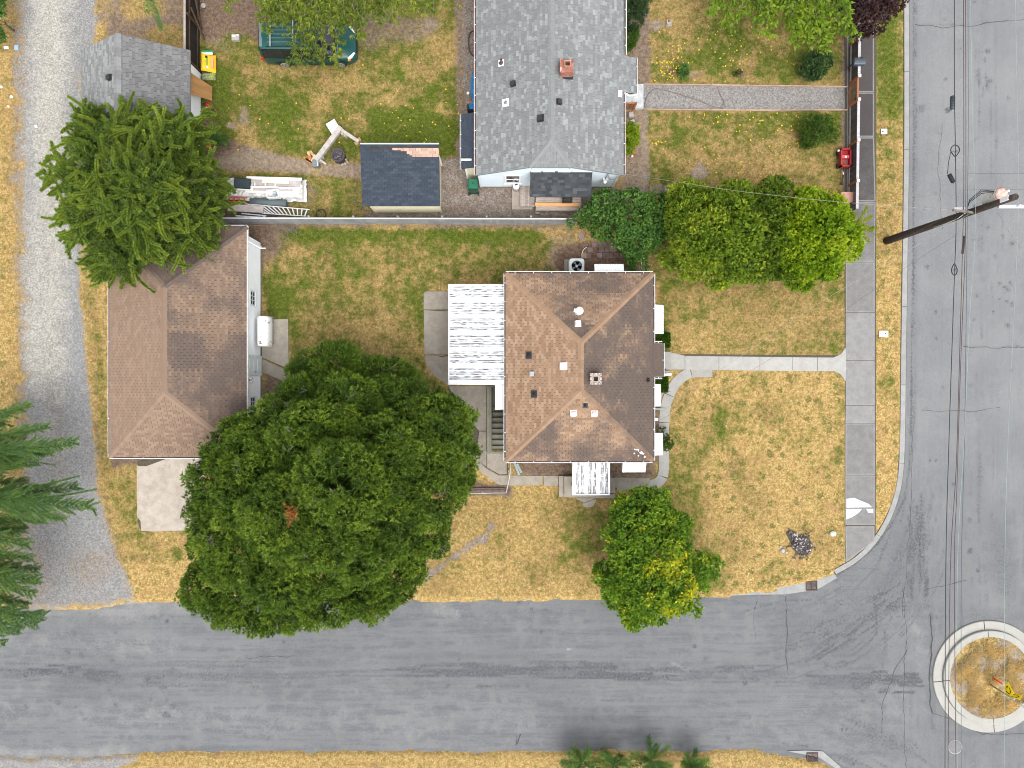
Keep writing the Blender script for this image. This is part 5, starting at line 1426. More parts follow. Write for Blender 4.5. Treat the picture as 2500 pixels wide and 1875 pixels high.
# oil tank against the garage wall
tk = thing('oil_tank', 'white oil tank with peeling paint standing on legs at the garage wall', 'tank', (wx1 + .47, W(0, 812, 0)[1], 0))
TANKW, ntk = new_mat('peeling_tank_paint'); nn1 = noise(ntk, pos(ntk), 4.0, 5.0, .65)
finish(ntk, mixc(ntk, mrange(ntk, nn1, .60, .63), (.80, .80, .79), (.28, .22, .17)), .5, .4)
prof = []
for i in range(24):
    t = 2 * math.pi * i / 24; prof.append((.35 * math.cos(t), .5 * (math.sin(t)) + .12 * (1 if math.sin(t) > 0 else -1) * min(1, abs(math.sin(t)) * 3)))
V = []; L = 1.62
for y_, s_ in ((-L / 2, .86), (-L / 2 + .04, .97), (-L / 2 + .08, 1), (L / 2 - .08, 1), (L / 2 - .04, .97), (L / 2, .86)):
    V += [(x * s_, y_, .72 + z * s_) for x, z in prof]
F = [(r * 24 + k, (r + 1) * 24 + k, (r + 1) * 24 + (k + 1) % 24, r * 24 + (k + 1) % 24) for r in range(5) for k in range(24)] + [tuple(range(24)), tuple(range(143, 119, -1))]
MB().add(V, F, smooth=True).build('tank', TANKW, tk, False)
for sx_ in (-.25, .25):
    for sy_ in (-.6, .6): MB().tube([(sx_, sy_, 0), (sx_, sy_, .35)], .03, 6).build('leg', GREYM, tk, False)
MB().tube([(0, -.6, 1.3), (0, -.6, 1.5)], .035, 8).build('vent_pipe', GREYM, tk, False); MB().tube([(.38, .78, .2), (.42, .8, .5), (.3, .8, .9)], .03, 6).build('fill_pipe', GREYM, tk, False)

# ---- the grey gabled garage by the lane
ze, zr = 2.5, 4.27
ax0, ax1 = W(199, 0, ze)[0], W(463, 0, ze)[0]; ay1 = W(0, 122.5, ze)[1]; ay0 = W(0, 345, ze)[1]
axr = W(285, 0, zr)[0]
ga = thing('grey_garage', 'small gabled garage with grey shingles beside the lane, its lower end under the spruce', 'garage', ((ax0 + ax1) / 2, (ay0 + ay1) / 2, 0))
pw_ = [(ax0, ay1, ze), (ax0, ay0, ze), (axr, ay0, zr), (axr, ay1, zr)]; pe_ = [(ax1, ay0, ze), (ax1, ay1, ze), (axr, ay1, zr), (axr, ay0, zr)]
aroof = slab_between('roof', [pw_, pe_], .1, DECK_DK, ga)
R_ = Roof(aroof, SH_GREY2, expo=.14, widths=(.2, .28, .34), seed=23)
R_.plane(pw_, 0.0, tone=lambda c, r: min(1, .45 + .6 * r.random())); R_.plane(pe_, 0.3, tone=lambda c, r: .65 * r.random())  # west slope toned paler: sky sheen put into its shingle colour
R_.caps((axr, ay0, zr), (axr, ay1, zr), plane_n(*pw_[:3]), plane_n(*pe_[:3]), expo=.22, w=.2, tone=(.5, .9)); R_.finish()
box_vent(269, 190, pw_, ga, math.pi / 2, BLK, .3); box_vent(271, 282, pw_, ga, math.pi / 2, BLK, .3)
vx0, vx1, vy0, vy1 = ax0 + .35, W(490, 0, 0)[0], ay0 + .2, ay1 - .25
mb = MB(); mb.box(((vx0 + vx1) / 2, (vy0 + vy1) / 2, 1.2), (vx1 - vx0, vy1 - vy0, 2.4))
for y_ in (vy0, vy1): mb.add([(vx0, y_, 2.4), (vx1, y_, 2.4), (axr, y_, zr - .2)], [(0, 1, 2)])
mb.build('wall', WALLW, ga)
siding((vx1, vy0), (vx1, vy1), .1, 2.35, (1, 0), WALLW, ga, .22)
MB().box((vx1 + .03, vy1 - .02, 1.2), (.08, .1, 2.3)).build('corner_board', WHITE, ga)
for x_ in (ax0, ax1): MB().box((x_, (ay0 + ay1) / 2, ze - .06), (.03, ay1 - ay0, .1)).build('drip_edge', GREYM, ga)
PLY = plain('plywood', (.36, .19, .07), (.28, .15, .06), 1.4, .75, rv=.12, stretch=(1, 4, 1))
ps = thing('plywood_sheet', 'weathered orange plywood sheets leaning on the grey garage wall', 'plywood', W(518, 225, 0))
ca, cb, cc, cd = W(463, 165, 2.25), W(518, 212, .35), W(518, 246, .35), W(463, 224, 2.25)
P4 = [Vector(ca), Vector(cd), Vector(cc), Vector(cb)]
P4[0].x = P4[1].x = vx1 + .05; 
for i in range(2):
    t0, t1 = i * .5, i * .5 + .495
    q = [P4[0].lerp(P4[1], t0), P4[0].lerp(P4[1], t1), P4[3].lerp(P4[2], t1), P4[3].lerp(P4[2], t0)]
    MB().add(q + [p - Vector((.02, 0, .03)) for p in q], [(0, 1, 2, 3), (7, 6, 5, 4), (0, 4, 5, 1), (1, 5, 6, 2), (2, 6, 7, 3), (3, 7, 4, 0)], a=.5 + i * .25).build('sheet', PLY, ps)

# ---- the blue house
ze = 2.6; zr = 4.47
bx0, bx1, bxr = -1.86, 5.78, 1.93
ys0 = 10.86; yn = 25.5
zc = 3.95; hw = (zr - zc) / ((zr - ze) / (bx1 - bxr)); yrd = W(0, 341, zr)[1]
bh = thing('blue_house', 'light blue house with a large grey shingled roof at the top of the picture', 'house', ((bx0 + bx1) / 2, 18, 0))
HW, HE, RS_ = (bxr - hw, ys0, zc), (bxr + hw, ys0, zc), (bxr, yrd, zr)
pw_ = [(bx0, yn, ze), (bx0, ys0, ze), HW, RS_, (bxr, yn, zr)]; pe_ = [(bx1, ys0, ze), (bx1, yn, ze), (bxr, yn, zr), RS_, HE]; ph_ = [HW, HE, RS_]
broof = slab_between('roof', [pw_, pe_, ph_], .12, DECK_DK, bh)
R_ = Roof(broof, SH_GREY, expo=.145, widths=(.16, .22, .3), gap=.008, seed=33)
R_.plane(pw_, 0.0, tone=lambda c, r: r.random() ** 1.6); R_.plane(pe_, 0.15, tone=lambda c, r: r.random() ** 1.7); R_.plane(ph_, .1, tone=lambda c, r: .6 * r.random())
na, nb2, nc = plane_n(*pw_[:3]), plane_n(*pe_[:3]), plane_n(*ph_)
R_.caps(RS_, (bxr, yn, zr), na, nb2, expo=.2, w=.19, tone=(.5, .62)); R_.caps(HW, RS_, na, nc, expo=.2, tone=(.35, .5)); R_.caps(HE, RS_, nb2, nc, expo=.2, tone=(.3, .5))
R_.finish()
wl, wr, wy = -1.73, 5.57, 10.95
mb = MB(); mb.box(((wl + wr) / 2, (wy + yn) / 2, 1.3), (wr - wl, yn - wy, 2.6))
gz = lambda x: ze + (zr - ze) / (bx1 - bxr) * (bx1 - bxr - abs(x - bxr)) - .13
mb.add([(wl, wy, 2.6), (wr, wy, 2.6), (bxr + hw, wy, zc - .13), (bxr - hw, wy, zc - .13)], [(0, 1, 2, 3)])
mb.build('wall', WALLB, bh)
siding((wl, wy), (wr, wy), .12, zc - .12, (0, -1), WALLB, bh, .17, top=lambda t: min(zc - .13, gz(wl + (wr - wl) * t)))
MB().box(((wl + wr) / 2, wy - .02, .05), (wr - wl, .05, .14)).build('foundation', C_STAIR, bh)
for x_ in (wl, wr): MB().box((x_, wy - .03, 1.3), (.1, .06, 2.45)).build('corner_board', WALLB, bh)
mb = MB()
for p, q in (((bx0, ys0, ze), HW), (HW, HE), (HE, (bx1, ys0, ze))): mb.beam(Vector(p) - Vector((0, .012, .06)), Vector(q) - Vector((0, .012, .06)), .03, .13)
mb.build('fascia', GREYM, bh)
gutter((bx0, yn, ze), (bx0, ys0, ze), (-1, 0, 0), bh, GUT_RUST, lip=.02)
gutter((bx1, ys0, ze), (bx1, 15.15, ze), (1, 0, 0), bh, GUT_RUST, lip=.02, w=.1); gutter((bx1 + .08, 17.1, ze), (bx1 + .08, yn, ze), (1, 0, 0), bh, lip=.03, w=.09)
window((W(1252, 0, 1.6)[0], wy - .02, 1.62), .68, 1.25, (0, -1), bh, (0, 1), .1)
# east entry roof
bo = 6.47; zb_ = 2.28
pq_ = [(bo, 15.17, zb_), (bo, 17.06, zb_), (bx1 - .05, 17.06, ze + .0), (bx1 - .05, 15.17, ze + .0)]
er = slab_between('entry_roof', [pq_], .1, DECK_DK, bh); R2 = Roof(er, SH_GREY, expo=.145, widths=(.16, .22, .3), gap=.008, limit=40, seed=4); R2.plane(pq_, .15, tone=lambda c, r: r.random() ** 1.8); R2.finish()
gutter((bo, 15.15, zb_), (bo, 17.08, zb_), (1, 0, 0), bh, lip=.03, w=.09)
MB().tube([(bx1 + .06, 15.12, ze - .05), (bx1 + .35, 15.06, 2.35), (bo - .1, 15.1, 2.3), (bo + .05, 15.16, 2.28)], .045, 8).build('downspout', WHITE, bh)
MB().box((6.05, 16.1, 1.15), (.7, 1.7, 2.3)).build('wall', WALLB, bh)
MB().box((W(1513, 0, 2.6)[0], W(0, 231, 2.6)[1], 2.72), (.2, .34, .1)).build('roof_vent', WHITE, bh)
# chimney of red brick with flue
c = on_plane(1381, 188, pe_)
cb_ = MB(); cz = c.z + .05
cb_.box((c.x, c.y + .25, cz), (.54, .50, 1.2))
chm = cb_.build('chimney', BRICKR, bh)
brk = [MB().box((0, 0, 0), (.2, .1, .065), a=t_).mesh('brick', plain('chimney_brick%d' % i_, c1_, c2_, 10, .9)) for i_, (t_, c1_, c2_) in enumerate(((.3, (.30, .12, .09), (.24, .10, .07)), (.6, (.36, .17, .13), (.27, .12, .09)), (.9, (.55, .42, .38), (.36, .2, .16))))]
ctop = c.z + .62
for lay in range(7):
    z_ = ctop - lay * .08 + .02
    for (ox, oy, r_) in [(-.18 + .19 * k + (.04 if lay % 2 else 0), -.26, 0) for k in range(3)] + [(-.18 + .19 * k, .26, 0) for k in range(3)] + [(s_ * .28, -.15 + .21 * k, math.pi / 2) for s_ in (-1, 1) for k in range(3)]:
        o = bpy.data.objects.new('brick', brk[2 if (lay == 0 and rng.random() < .6) else rng.randrange(2)]); col.objects.link(o); o.parent = chm
        o.location = (c.x + ox * .97, c.y + .25 + oy, z_); o.rotation_euler = (0, 0, r_ + rng.uniform(-.02, .02))
fl2 = MB(); 
for dx, dy, lx, ly in ((-.13, 0, .04, .3), (.13, 0, .04, .3), (0, -.13, .22, .04), (0, .13, .22, .04)): fl2.box((c.x + .03 + dx, c.y + .3 + dy, ctop + .12), (lx, ly, .25))
fl2.box((c.x + .03, c.y + .3, ctop + .06), (.22, .22, .04), mi=1); fl2.build('flue_liner', [plain('flue_clay', (.42, .2, .13), (.32, .15, .1), 8, .9), BLK], chm)
MB().box((c.x, c.y - .06, c.z + .03), (.72, .1, .14)).build('flashing', BLK, chm)
pipe_vent(1224, 154, pw_, bh, r=.06, h=.42, f=.3, flash=WHITE, mt=plain('rusty_pipe', (.07, .045, .04), (.1, .06, .05), 8)); pipe_vent(1235, 251, pw_, bh, r=.05, h=.22, f=.36, flash=WHITE, mt=GREYM)
box_vent(1253, 205, pw_, bh, .1, BLK, .28); box_vent(1364, 249, pe_, bh, 0, BLK, .28); box_vent(1320, 289, pw_, bh, 0, BLK, .34)
# back porch roof and deck
pp = [(.94, 9.80, 2.32), (4.13, 9.80, 2.32), (4.13, wy - .03, 2.97), (.94, wy - .03, 2.97)]
pr = slab_between('porch_roof', [pp], .1, plain('porch_edge', (.06, .06, .065), (.05, .05, .055), 5), bh)
R2 = Roof(pr, SH_DARK, expo=.145, widths=(.2, .28, .34), gap=.008, limit=120, seed=5); R2.plane(pp, 0); R2.finish()
for k, (a_, b_) in enumerate(((.96, 1.5), (1.58, 2.2), (2.35, 3.05), (3.1, 4.1))): MB().box(((a_ + b_) / 2, wy - .06, 3.0 + .012 * (k % 2)), (b_ - a_, .03, .05)).build('flashing', WHITE, pr)
for x_ in (1.05, 4.0): MB().box((x_, 10.35, 1.5), (.09, .09, 2.1)).build('post', WHITE, pr)
DECKM = plain('grey_deck_wood', (.42, .36, .32), (.28, .235, .205), 3, .85, rv=.22, stretch=(1, 6, 1))
dk = thing('deck', 'weathered wooden deck behind the light blue house under its small porch roof', 'deck', (2.5, 10.2, 0))
nbd = 10
for i in range(nbd):
    y_ = 9.60 + i * .135; MB().box((2.55, y_, .46), (2.5, .125, .035), a=rng.random()).build('deck_board', DECKM, dk)
MB().box((2.55, 10.2, .22), (2.44, 1.25, .42), a=.1).build('deck_frame', DECKM, dk)
MB().box((2.55, 9.53, .3), (2.5, .04, .22), a=.2).build('rim_board', DECKM, dk)
for x_ in (1.4, 3.7): MB().box((x_, 9.48, .09), (.22, .16, .18)).build('footing', C_PAT, dk)
for i in range(8):
    x_ = .50 + i * .1; MB().box((x_, 10.35, .25 + .012 * (i % 2)), (.085, 1.15 if i < 6 else 1.2, .035), a=rng.random() * .7).build('step_board', DECKM, dk)
MB().box((.85, 10.35, .12), (.8, 1.1, .22), a=0).build('step_frame', DECKM, dk)
slbm = MB().prism(px_poly([(1250, 456), (1272, 456), (1272, 503), (1300, 503), (1300, 512), (1250, 512)]), -.05, .06).build('concrete_pad', C_PAD); tag(slbm, kind='structure')
fb = thing('lumber_beam', 'fresh orange lumber beam lying along the front of the deck', 'lumber', (2.5, 9.8, .48))
a_, b_ = W(1306, 499, .55), W(1414, 501, .55); MB().beam((a_.x, 9.83, .545), (b_.x, 9.80, .545), .17, .12).build('beam', plain('fresh_pine', (.62, .33, .13), (.55, .27, .10), 3, .6, stretch=(1, 8, 1)), fb)
# west lean-to
lp = [(-2.66, 14.2, 2.05), (-2.66, 11.34, 2.05), (-1.84, 11.34, 2.35), (-1.84, 14.2, 2.35)]
lr = slab_between('lean_to_roof', [lp], .09, DECK_DK, bh); R2 = Roof(lr, SH_SHED, expo=.145, widths=(.2, .28, .34), gap=.008, limit=100, seed=6); R2.plane(lp, 0, tone=lambda c, r: .7 * r.random()); R2.finish()
gutter((-2.66, 14.22, 2.05), (-2.66, 11.32, 2.05), (-1, 0, 0), bh, lip=.02, w=.08, hang=.6)
MB().box((-2.25, 11.75, 2.235), (.85, .09, .05)).build('roof_strip', WHITE, lr)
MB().box((-2.1, 12.75, 1.05), (.72, 2.7, 2.1)).build('wall', CREAM, bh); MB().box((-2.44, 11.4, 1.05), (.1, .08, 2.1)).build('corner_board', WHITE, bh)
# electricity meter and mast on the south wall
mx = W(1478, 0, 1.8)[0]
met = MB().box((mx, wy - .08, 1.55), (.24, .14, .42)).build('electric_meter', plain('meter_grey', (.55, .58, .60), (.48, .5, .52), 8, .4, metal=.3), bh)
MB().lathe((mx, wy - .2, 1.6), [(.09, -.0), (.09, .06), (.03, .08)], 12).build('meter_glass', WHITE, met); MB().tube([(mx, wy - .08, 1.7), (mx + .02, wy - .08, 2.75)], .03, 8).build('conduit', GREYM, met)
for k in range(2):
    MB().tube([(mx + .05, wy - .1, 2.6), (mx + .15 + .05 * k, wy - .15, 2.1 - .15 * k), (mx + .45, wy - .16, 2.15 - .12 * k), (wr + .05, wy - .12, 2.4), (wr + .15, wy - .1, 2.6)], .014, 5).build('cable', BLK if k else GREYM, met)
# entry steps east
WHITEWASH = plain('whitewash', (.46, .47, .48), (.30, .31, .32), 3, .8)
es = thing('entry_steps', 'whitewashed concrete entry steps at the end of the gravel path', 'steps', W(1561, 235, 0))
a_, b_ = W(1551, 205, .2), W(1571, 265, .2); MB().box(((a_.x + b_.x) / 2, (a_.y + b_.y) / 2, .1), (b_.x - a_.x, a_.y - b_.y, .2)).build('step', WHITEWASH, es)
MB().box((a_.x - .1, (a_.y + b_.y) / 2 + .1, .27), (.4, 1.0, .3)).build('step', WHITEWASH, es)
CEDAR = plain('cedar', (.30, .13, .06), (.24, .105, .05), 4, .75, rv=.2, stretch=(1, 1, 5))
rl = thing('porch_railing', 'brown wooden porch railing beside the whitewashed entry steps', 'railing', W(1540, 250, 0))
ra, rb2 = W(1529, 247, .95), W(1551, 247, .95)
for k in range(6):
    t = k / 5; p = ra.lerp(rb2, t); MB().box((p.x, p.y - .1, .5), (.05, .05, .9), a=rng.random()).build('baluster', CEDAR, rl)
for z_ in (.12, .95): MB().beam((ra.x - .05, ra.y - .1, z_), (rb2.x + .05, rb2.y - .1, z_), .08, .05).build('rail', CEDAR, rl)
MB().box((rb2.x + .05, rb2.y - .1, .5), (.09, .09, 1.05), a=.7).build('post', CEDAR, rl); MB().box((ra.x + .2, ra.y + .3, .5), (.5, .45, .05), a=.9).build('landing_board', DECKM, rl)

# ---- the shed
sh = thing('shed', 'cream garden shed with a dark blue shingled roof missing shingles along its top', 'shed', (-5.8, 11, 0))
zn, zs = 2.7, 2.15
sx0, sx1, sy1, sy0 = -7.86, -3.78, W(0, 352, zn)[1], W(0, 502.5, zs)[1]
sp4 = [(sx0, sy0, zs), (sx1, sy0, zs), (sx1, sy1, zn), (sx0, sy1, zn)]
sr = slab_between('roof', [sp4], .1, DECK_DK, sh)
BARE = [(900, 359), (1076, 360), (1076, 384), (998, 381), (990, 374), (975, 367), (945, 364), (900, 363)]
class SkipRoof(Roof):
    inside = False
    def piece(s, q, O, u, v, n, v0, v1, rn, st):
        if st < -5: return
        Roof.piece(s, q, O, u, v, n, v0, v1, rn, st)
def bare(c):
    x, y = PXY(c); return float(sd_poly(np.array([x]), np.array([y]), BARE)[0]) < 0
R2 = SkipRoof(sr, SH_SHED, expo=.135, widths=(.3,), gap=.014, limit=300, seed=7)
R2.plane(sp4, lambda c, u, v: -9 if bare(c) else 0.1); R2.full = [f for f in R2.full if f[6] > -5]; R2.finish()
R3 = SkipRoof(sr, shingle_mat('tan_starter', [(.34, .23, .18), (.38, .26, .2), (.42, .29, .23)], (.3, .2, .16), .4), expo=.145, widths=(.3,), gap=.012, thick=.008, limit=60, seed=8)
R3.plane(sp4, lambda c, u, v: 0 if bare(c) else -9); R3.full = [f for f in R3.full if f[6] > -5]; R3.finish()
MB().beam((sx0, sy1 + .02, zn + .01), (sx1, sy1 + .02, zn + .01), .06, .05).build('drip_edge', plain('pale_metal', (.55, .6, .58), (.5, .54, .52), 6, .5), sr)
tx0, tx1, ty0, ty1 = -7.54, -3.92, 9.52, sy1 - .25
mb = MB()
V = [(tx0, ty0, 0), (tx1, ty0, 0), (tx1, ty1, 0), (tx0, ty1, 0), (tx0, ty0, zs - .05), (tx1, ty0, zs - .05), (tx1, ty1, zn - .12), (tx0, ty1, zn - .12)]
mb.add(V, [(0, 1, 5, 4), (1, 2, 6, 5), (2, 3, 7, 6), (3, 0, 4, 7)]); mb.build('wall', CREAM, sh)
siding((tx0, ty0), (tx1, ty0), .1, zs - .06, (0, -1), CREAM, sh, .2)
for x_, y_ in ((tx0, ty0), (tx1, ty0), (tx1, ty1)): MB().box((x_ + .01, y_ - .01, 1.05), (.1, .1, 2.1)).build('corner_board', WHITE if y_ == ty1 else CREAM, sh)

# ------------------------------------------------------------------ trees and shrubs
BARK = plain('bark', (.12, .09, .07), (.07, .05, .04), 7, .95, bump=.5, bscale=20)
BARKG = plain('grey_bark', (.24, .215, .195), (.15, .125, .11), 7, .95)
def unit(v): return v / np.maximum(np.linalg.norm(v, axis=-1, keepdims=True), 1e-9)
def rdir(n): return unit(nr.normal(size=(n, 3)))

def lobe(px, py, z, rpx, zr=0.8):
    r = m(rpx, z); c = W(px, py, z)
    return (np.array(c), np.array([r, r, r * zr]))

def surface(lobes, dens, low=-0.35, shell=(0.86, 1.02), inner=0.86):
    P, Nn = [], []
    for i, (c, r) in enumerate(lobes):
        n = int(dens * 4 * math.pi * (r[0] * r[1] * r[2]) ** (2 / 3))
        d = rdir(n); d = d[d[:, 2] > low]
        p = c + d * r * nr.uniform(*shell, (len(d), 1))
        ok = np.ones(len(p), bool)
        for j, (c2, r2) in enumerate(lobes):
            if j != i: ok &= (((p - c2) / r2) ** 2).sum(1) > inner ** 2
        P.append(p[ok]); Nn.append(unit(d / r)[ok])
    return np.concatenate(P), np.concatenate(Nn)

def sprays(p, axis, k, L, wd, spread, rnd, quad=True, lv=.35, droop=0.0, rv=.12):
    """k leaves fanning out from each point round its axis"""
    n = len(p)
    d = unit(np.repeat(axis, k, 0) + rdir(n * k) * spread)
    d[:, 2] -= droop; d = unit(d)
    b = np.repeat(p, k, 0)
    Ls = L * nr.uniform(1 - lv, 1 + lv, (n * k, 1))
    s = unit(np.cross(d, rdir(n * k))) * wd * nr.uniform(.7, 1.2, (n * k, 1))
    if quad: V = np.stack([b, b + d * Ls * .45 + s, b + d * Ls, b + d * Ls * .45 - s], 1)
    else: V = np.stack([b - s, b + s, b + d * Ls], 1)
    r = np.clip(np.repeat(rnd, k) + nr.normal(0, rv, n * k), 0, 1)
    return V.reshape(-1, 3), r

def clumps(lobes, dens, cr, m_, k, L, wd, spread, quad, low=-.35, tone=None, tv=.14, up=.35, rv=.12, **kw):
    P, Nn = surface(lobes, dens, low, **kw)
    n = len(P)
    t = nr.normal(.5, tv, n) if tone is None else np.clip(tone(P) + nr.normal(0, tv, n), 0, 1)
    crs = cr * nr.uniform(.6, 1.3, (n, 1))
    ax = unit(Nn + np.array([0, 0, up]))
    d = unit(np.repeat(ax, m_, 0) * .75 + rdir(n * m_))
    q = np.repeat(P, m_, 0) + d * np.repeat(crs, m_, 0) * nr.uniform(.55, 1, (n * m_, 1))
    V, r = sprays(q, unit(d + np.array([0, 0, .15])), k, L, wd, spread, np.repeat(t, m_), quad, rv=rv)
    return V, r, P

def crown_obj(V, r, k, mat_, parent, name='crown'):
    return link(name, tri_mesh(name, V, k, mat_, fattr={'rnd': r}), parent, True)

def trunk(parent, base, top, r0, limbs=(), mat_=None, name='trunk'):
    mb = MB(); b, t = Vector(base), Vector(top)
    pts = [b.lerp(t, i / 6) + Vector((rng.uniform(-.08, .08), rng.uniform(-.08, .08), 0)) * (1 if 0 < i < 6 else 0) for i in range(7)]
    mb.tube(pts, [r0 * (1.25 if i == 0 else 1 - .13 * i) for i in range(7)], 10)
    for l in limbs:
        l = Vector(l); s_ = b.lerp(t, rng.uniform(.3, .8)); mid = s_.lerp(l, .5) + Vector((rng.uniform(-.3, .3), rng.uniform(-.3, .3), rng.uniform(-.1, .3)))
        mb.tube([s_, mid, l], [r0 * .45, r0 * .28, r0 * .1], 6)
    return mb.build(name, mat_ or BARK, parent)

def twigs(parent, P, n, L, mat_, r=.012, up=.5):
    mb = MB()
    for _ in range(n):
        p = Vector(P[nr.integers(0, len(P))]); d = Vector((rng.gauss(0, 1), rng.gauss(0, 1), up)).normalized()
        for _k in range(4):
            e = (d + Vector((rng.gauss(0, .5), rng.gauss(0, .5), rng.gauss(0, .25)))).normalized()
            q = p + e * L * rng.uniform(.5, 1); mb.tube([p, (p + q) / 2 + Vector((0, 0, .04)), q], [r, r * .8, r * .4], 4, cap=False)
            f = (e + Vector((rng.gauss(0, .6), rng.gauss(0, .6), .2))).normalized(); mb.tube([(p + q) / 2, (p + q) / 2 + f * L * .4], [r * .6, r * .3], 4, cap=False)
    return tag(mb.build('twigs', mat_, parent), kind='stuff')

# ---- the great pine
L_PINE = leaf_mat('pine_needles', (0.0444, 0.0828, 0.0129), (0.096, 0.1702, 0.0198), (0.21, 0.3047, 0.0374), .2)
pine = thing('pine_tree', 'huge dark green pine with rounded clumps between the white garage and the street', 'tree', W(820, 1230, 0))
pl_ = [(560, 1185, 5.5, 92), (545, 1270, 5, 75), (610, 1330, 5.5, 110), (515, 1430, 4, 62), (570, 1445, 4.2, 76), (640, 1465, 4, 70), (700, 1462, 4.2, 70), (790, 1430, 4.8, 95), (690, 1390, 6.4, 92), (700, 1260, 8.4, 100), (640, 1130, 6.2, 88), (610, 1230, 6.6, 80), (790, 1300, 8.2, 85), (640, 1060, 5, 60), (780, 1390, 6, 70), (580, 1110, 5, 80),
       (830, 1180, 8.8, 105), (760, 1080, 7.2, 92), (880, 1320, 6.8, 95), (960, 1240, 7.0, 88), (930, 1110, 7.2, 90), (900, 1200, 7.6, 80), (1000, 1150, 6.6, 80), (1055, 1090, 5.8, 78), (1092, 1030, 4.8, 58), (1098, 1120, 4.8, 60), (1040, 1200, 6, 80), (1030, 1290, 5, 66), (950, 1400, 4.6, 75), (850, 1005, 6, 80), (745, 985, 5, 62), (700, 1040, 5.6, 75), (880, 1420, 5, 85), (900, 1460, 3.5, 45), (1000, 990, 5, 62), (940, 990, 5.2, 60), (820, 890, 4.2, 46), (870, 905, 4, 42), (760, 920, 4.2, 50), (960, 925, 4, 48), (920, 925, 4, 45), (985, 1340, 4.4, 50), (1080, 985, 4, 30), (655, 1515, 3.4, 22), (500, 1340, 4, 32), (1112, 1160, 4.4, 40)]
pl_ = [lobe(a, b, z, r, .75) for a, b, z, r in pl_]
V, r, P = clumps(pl_, 2.9, .43, 36, 10, .15, .024, .9, False, tv=.17, rv=.16, up=.7)
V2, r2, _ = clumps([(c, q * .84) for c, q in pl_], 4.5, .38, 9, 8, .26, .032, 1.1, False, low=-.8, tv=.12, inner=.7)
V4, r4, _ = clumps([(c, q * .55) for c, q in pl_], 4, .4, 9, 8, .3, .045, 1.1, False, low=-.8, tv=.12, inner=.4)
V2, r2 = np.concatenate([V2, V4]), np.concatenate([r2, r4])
crown_obj(np.concatenate([V, V2]), np.concatenate([r, np.clip(r2 - .4, 0, 1)]), 3, L_PINE, pine)  # inner needles toned darker: shade of the gaps painted into them
trunk(pine, W(820, 1230, 0), W(800, 1225, 9.0), .42, [tuple(c) for c, q in pl_])
twigs(pine, P + np.array([0, 0, .12]), 90, .5, BARKG, .017, 1.2)
# the few dead orange needles near its top
c0 = np.array(W(716, 1248, 9.6)) ; q_ = c0 + nr.normal(0, .16, (26, 3)); q_[:, 2] = c0[2] + nr.uniform(.35, .7, 26)
V, r = sprays(q_, np.tile([0, 0, 1.0], (26, 1)), 10, .2, .02, 1.2, np.full(26, .5), False)
crown_obj(V, r, 3, leaf_mat('dead_needles', (.20, .07, .02), (.30, .12, .04), (.42, .2, .08)), pine, 'dead_twigs')

# ---- the spruce with finger-like boughs
L_SPR = leaf_mat('spruce_needles', (0.0601, 0.101, 0.0215), (0.1321, 0.2019, 0.0297), (0.2553, 0.3426, 0.0495), .25)
spr = thing('spruce_tree', 'olive green spruce with curling finger like boughs over the lane and two garage roofs', 'tree', W(350, 490, 0))
def fingers(starts, dirs, Ls, rad, per_m, nl, nw, tone, bend=.5, droop=.12, tip_up=.0, kk=13, fwd=.55):
    Vs, Rs = [], []
    for s_, d0, L, tn in zip(starts, dirs, Ls, tone):
        b = float(np.clip(nr.normal(0, bend), -.9, .9)); nst = max(4, int(L * per_m * (1 + abs(b)))); t = np.linspace(0, 1, nst) ** (1 / (1 + .6 * abs(b)))
        side = unit(np.cross(d0, np.array([0, 0, 1.0])) + 1e-6)
        pts = s_ + np.outer(t * L, d0) + np.outer(t ** 2 * L * b, side); pts[:, 2] += -droop * L * t ** 2 + tip_up * L * t ** 3
        tg = unit(np.gradient(pts, axis=0))
        k = kk
        rr_ = rad * (1 - .45 * t) * nr.uniform(.85, 1.15, nst)
        dv = unit(rdir(nst * k)); tg2 = np.repeat(tg, k, 0)
        dv = unit(dv - tg2 * (dv * tg2).sum(1, keepdims=True) + tg2 * fwd)
        base = np.repeat(pts, k, 0) + dv * .01
        Ln = np.repeat(rr_, k)[:, None] * nr.uniform(.6, 1.3, (nst * k, 1))
        sd = unit(np.cross(dv, rdir(nst * k))) * nw
        Vs.append(np.stack([base - sd, base + sd, base + dv * Ln], 1).reshape(-1, 3))
        Rs.append(np.clip(np.repeat(tn + .12 * t, k) + nr.normal(0, .1, nst * k), 0, 1))
    return np.concatenate(Vs), np.concatenate(Rs)
sl_ = [(330, 470, 6.8, 110), (250, 380, 5, 80), (400, 370, 5.2, 85), (450, 450, 4.8, 75), (240, 520, 5, 85), (300, 600, 4.8, 75), (400, 560, 5.4, 85), (480, 530, 4.4, 62), (200, 440, 4.5, 55), (330, 340, 4.6, 70), (230, 310, 4, 46), (450, 340, 4, 55), (500, 480, 4, 50), (260, 640, 4, 42), (370, 470, 7.5, 80), (290, 480, 7, 70)]
sl_ = [lobe(a, b, z, r, .8) for a, b, z, r in sl_]
Ps, Ns = surface([(c, q * .94) for c, q in sl_], 4.4, -.2, shell=(.8, 1.02), inner=.78)
cen = np.array(W(340, 480, 5.0)); out = unit(Ps - cen)
out[:, 2] *= .35; dirs = unit(out * .8 + nr.normal(0, .62, out.shape) * np.array([1, 1, .3]) + Ns * .35 * np.array([1, 1, .6]))
Ls = nr.uniform(.5, 1.1, len(Ps)); tn = np.clip(nr.normal(.52, .16, len(Ps)), 0, 1)
V, r = fingers(Ps - dirs * .25, dirs, Ls, .14, 18, .1, .03, tn, bend=.9, kk=22, fwd=.3)
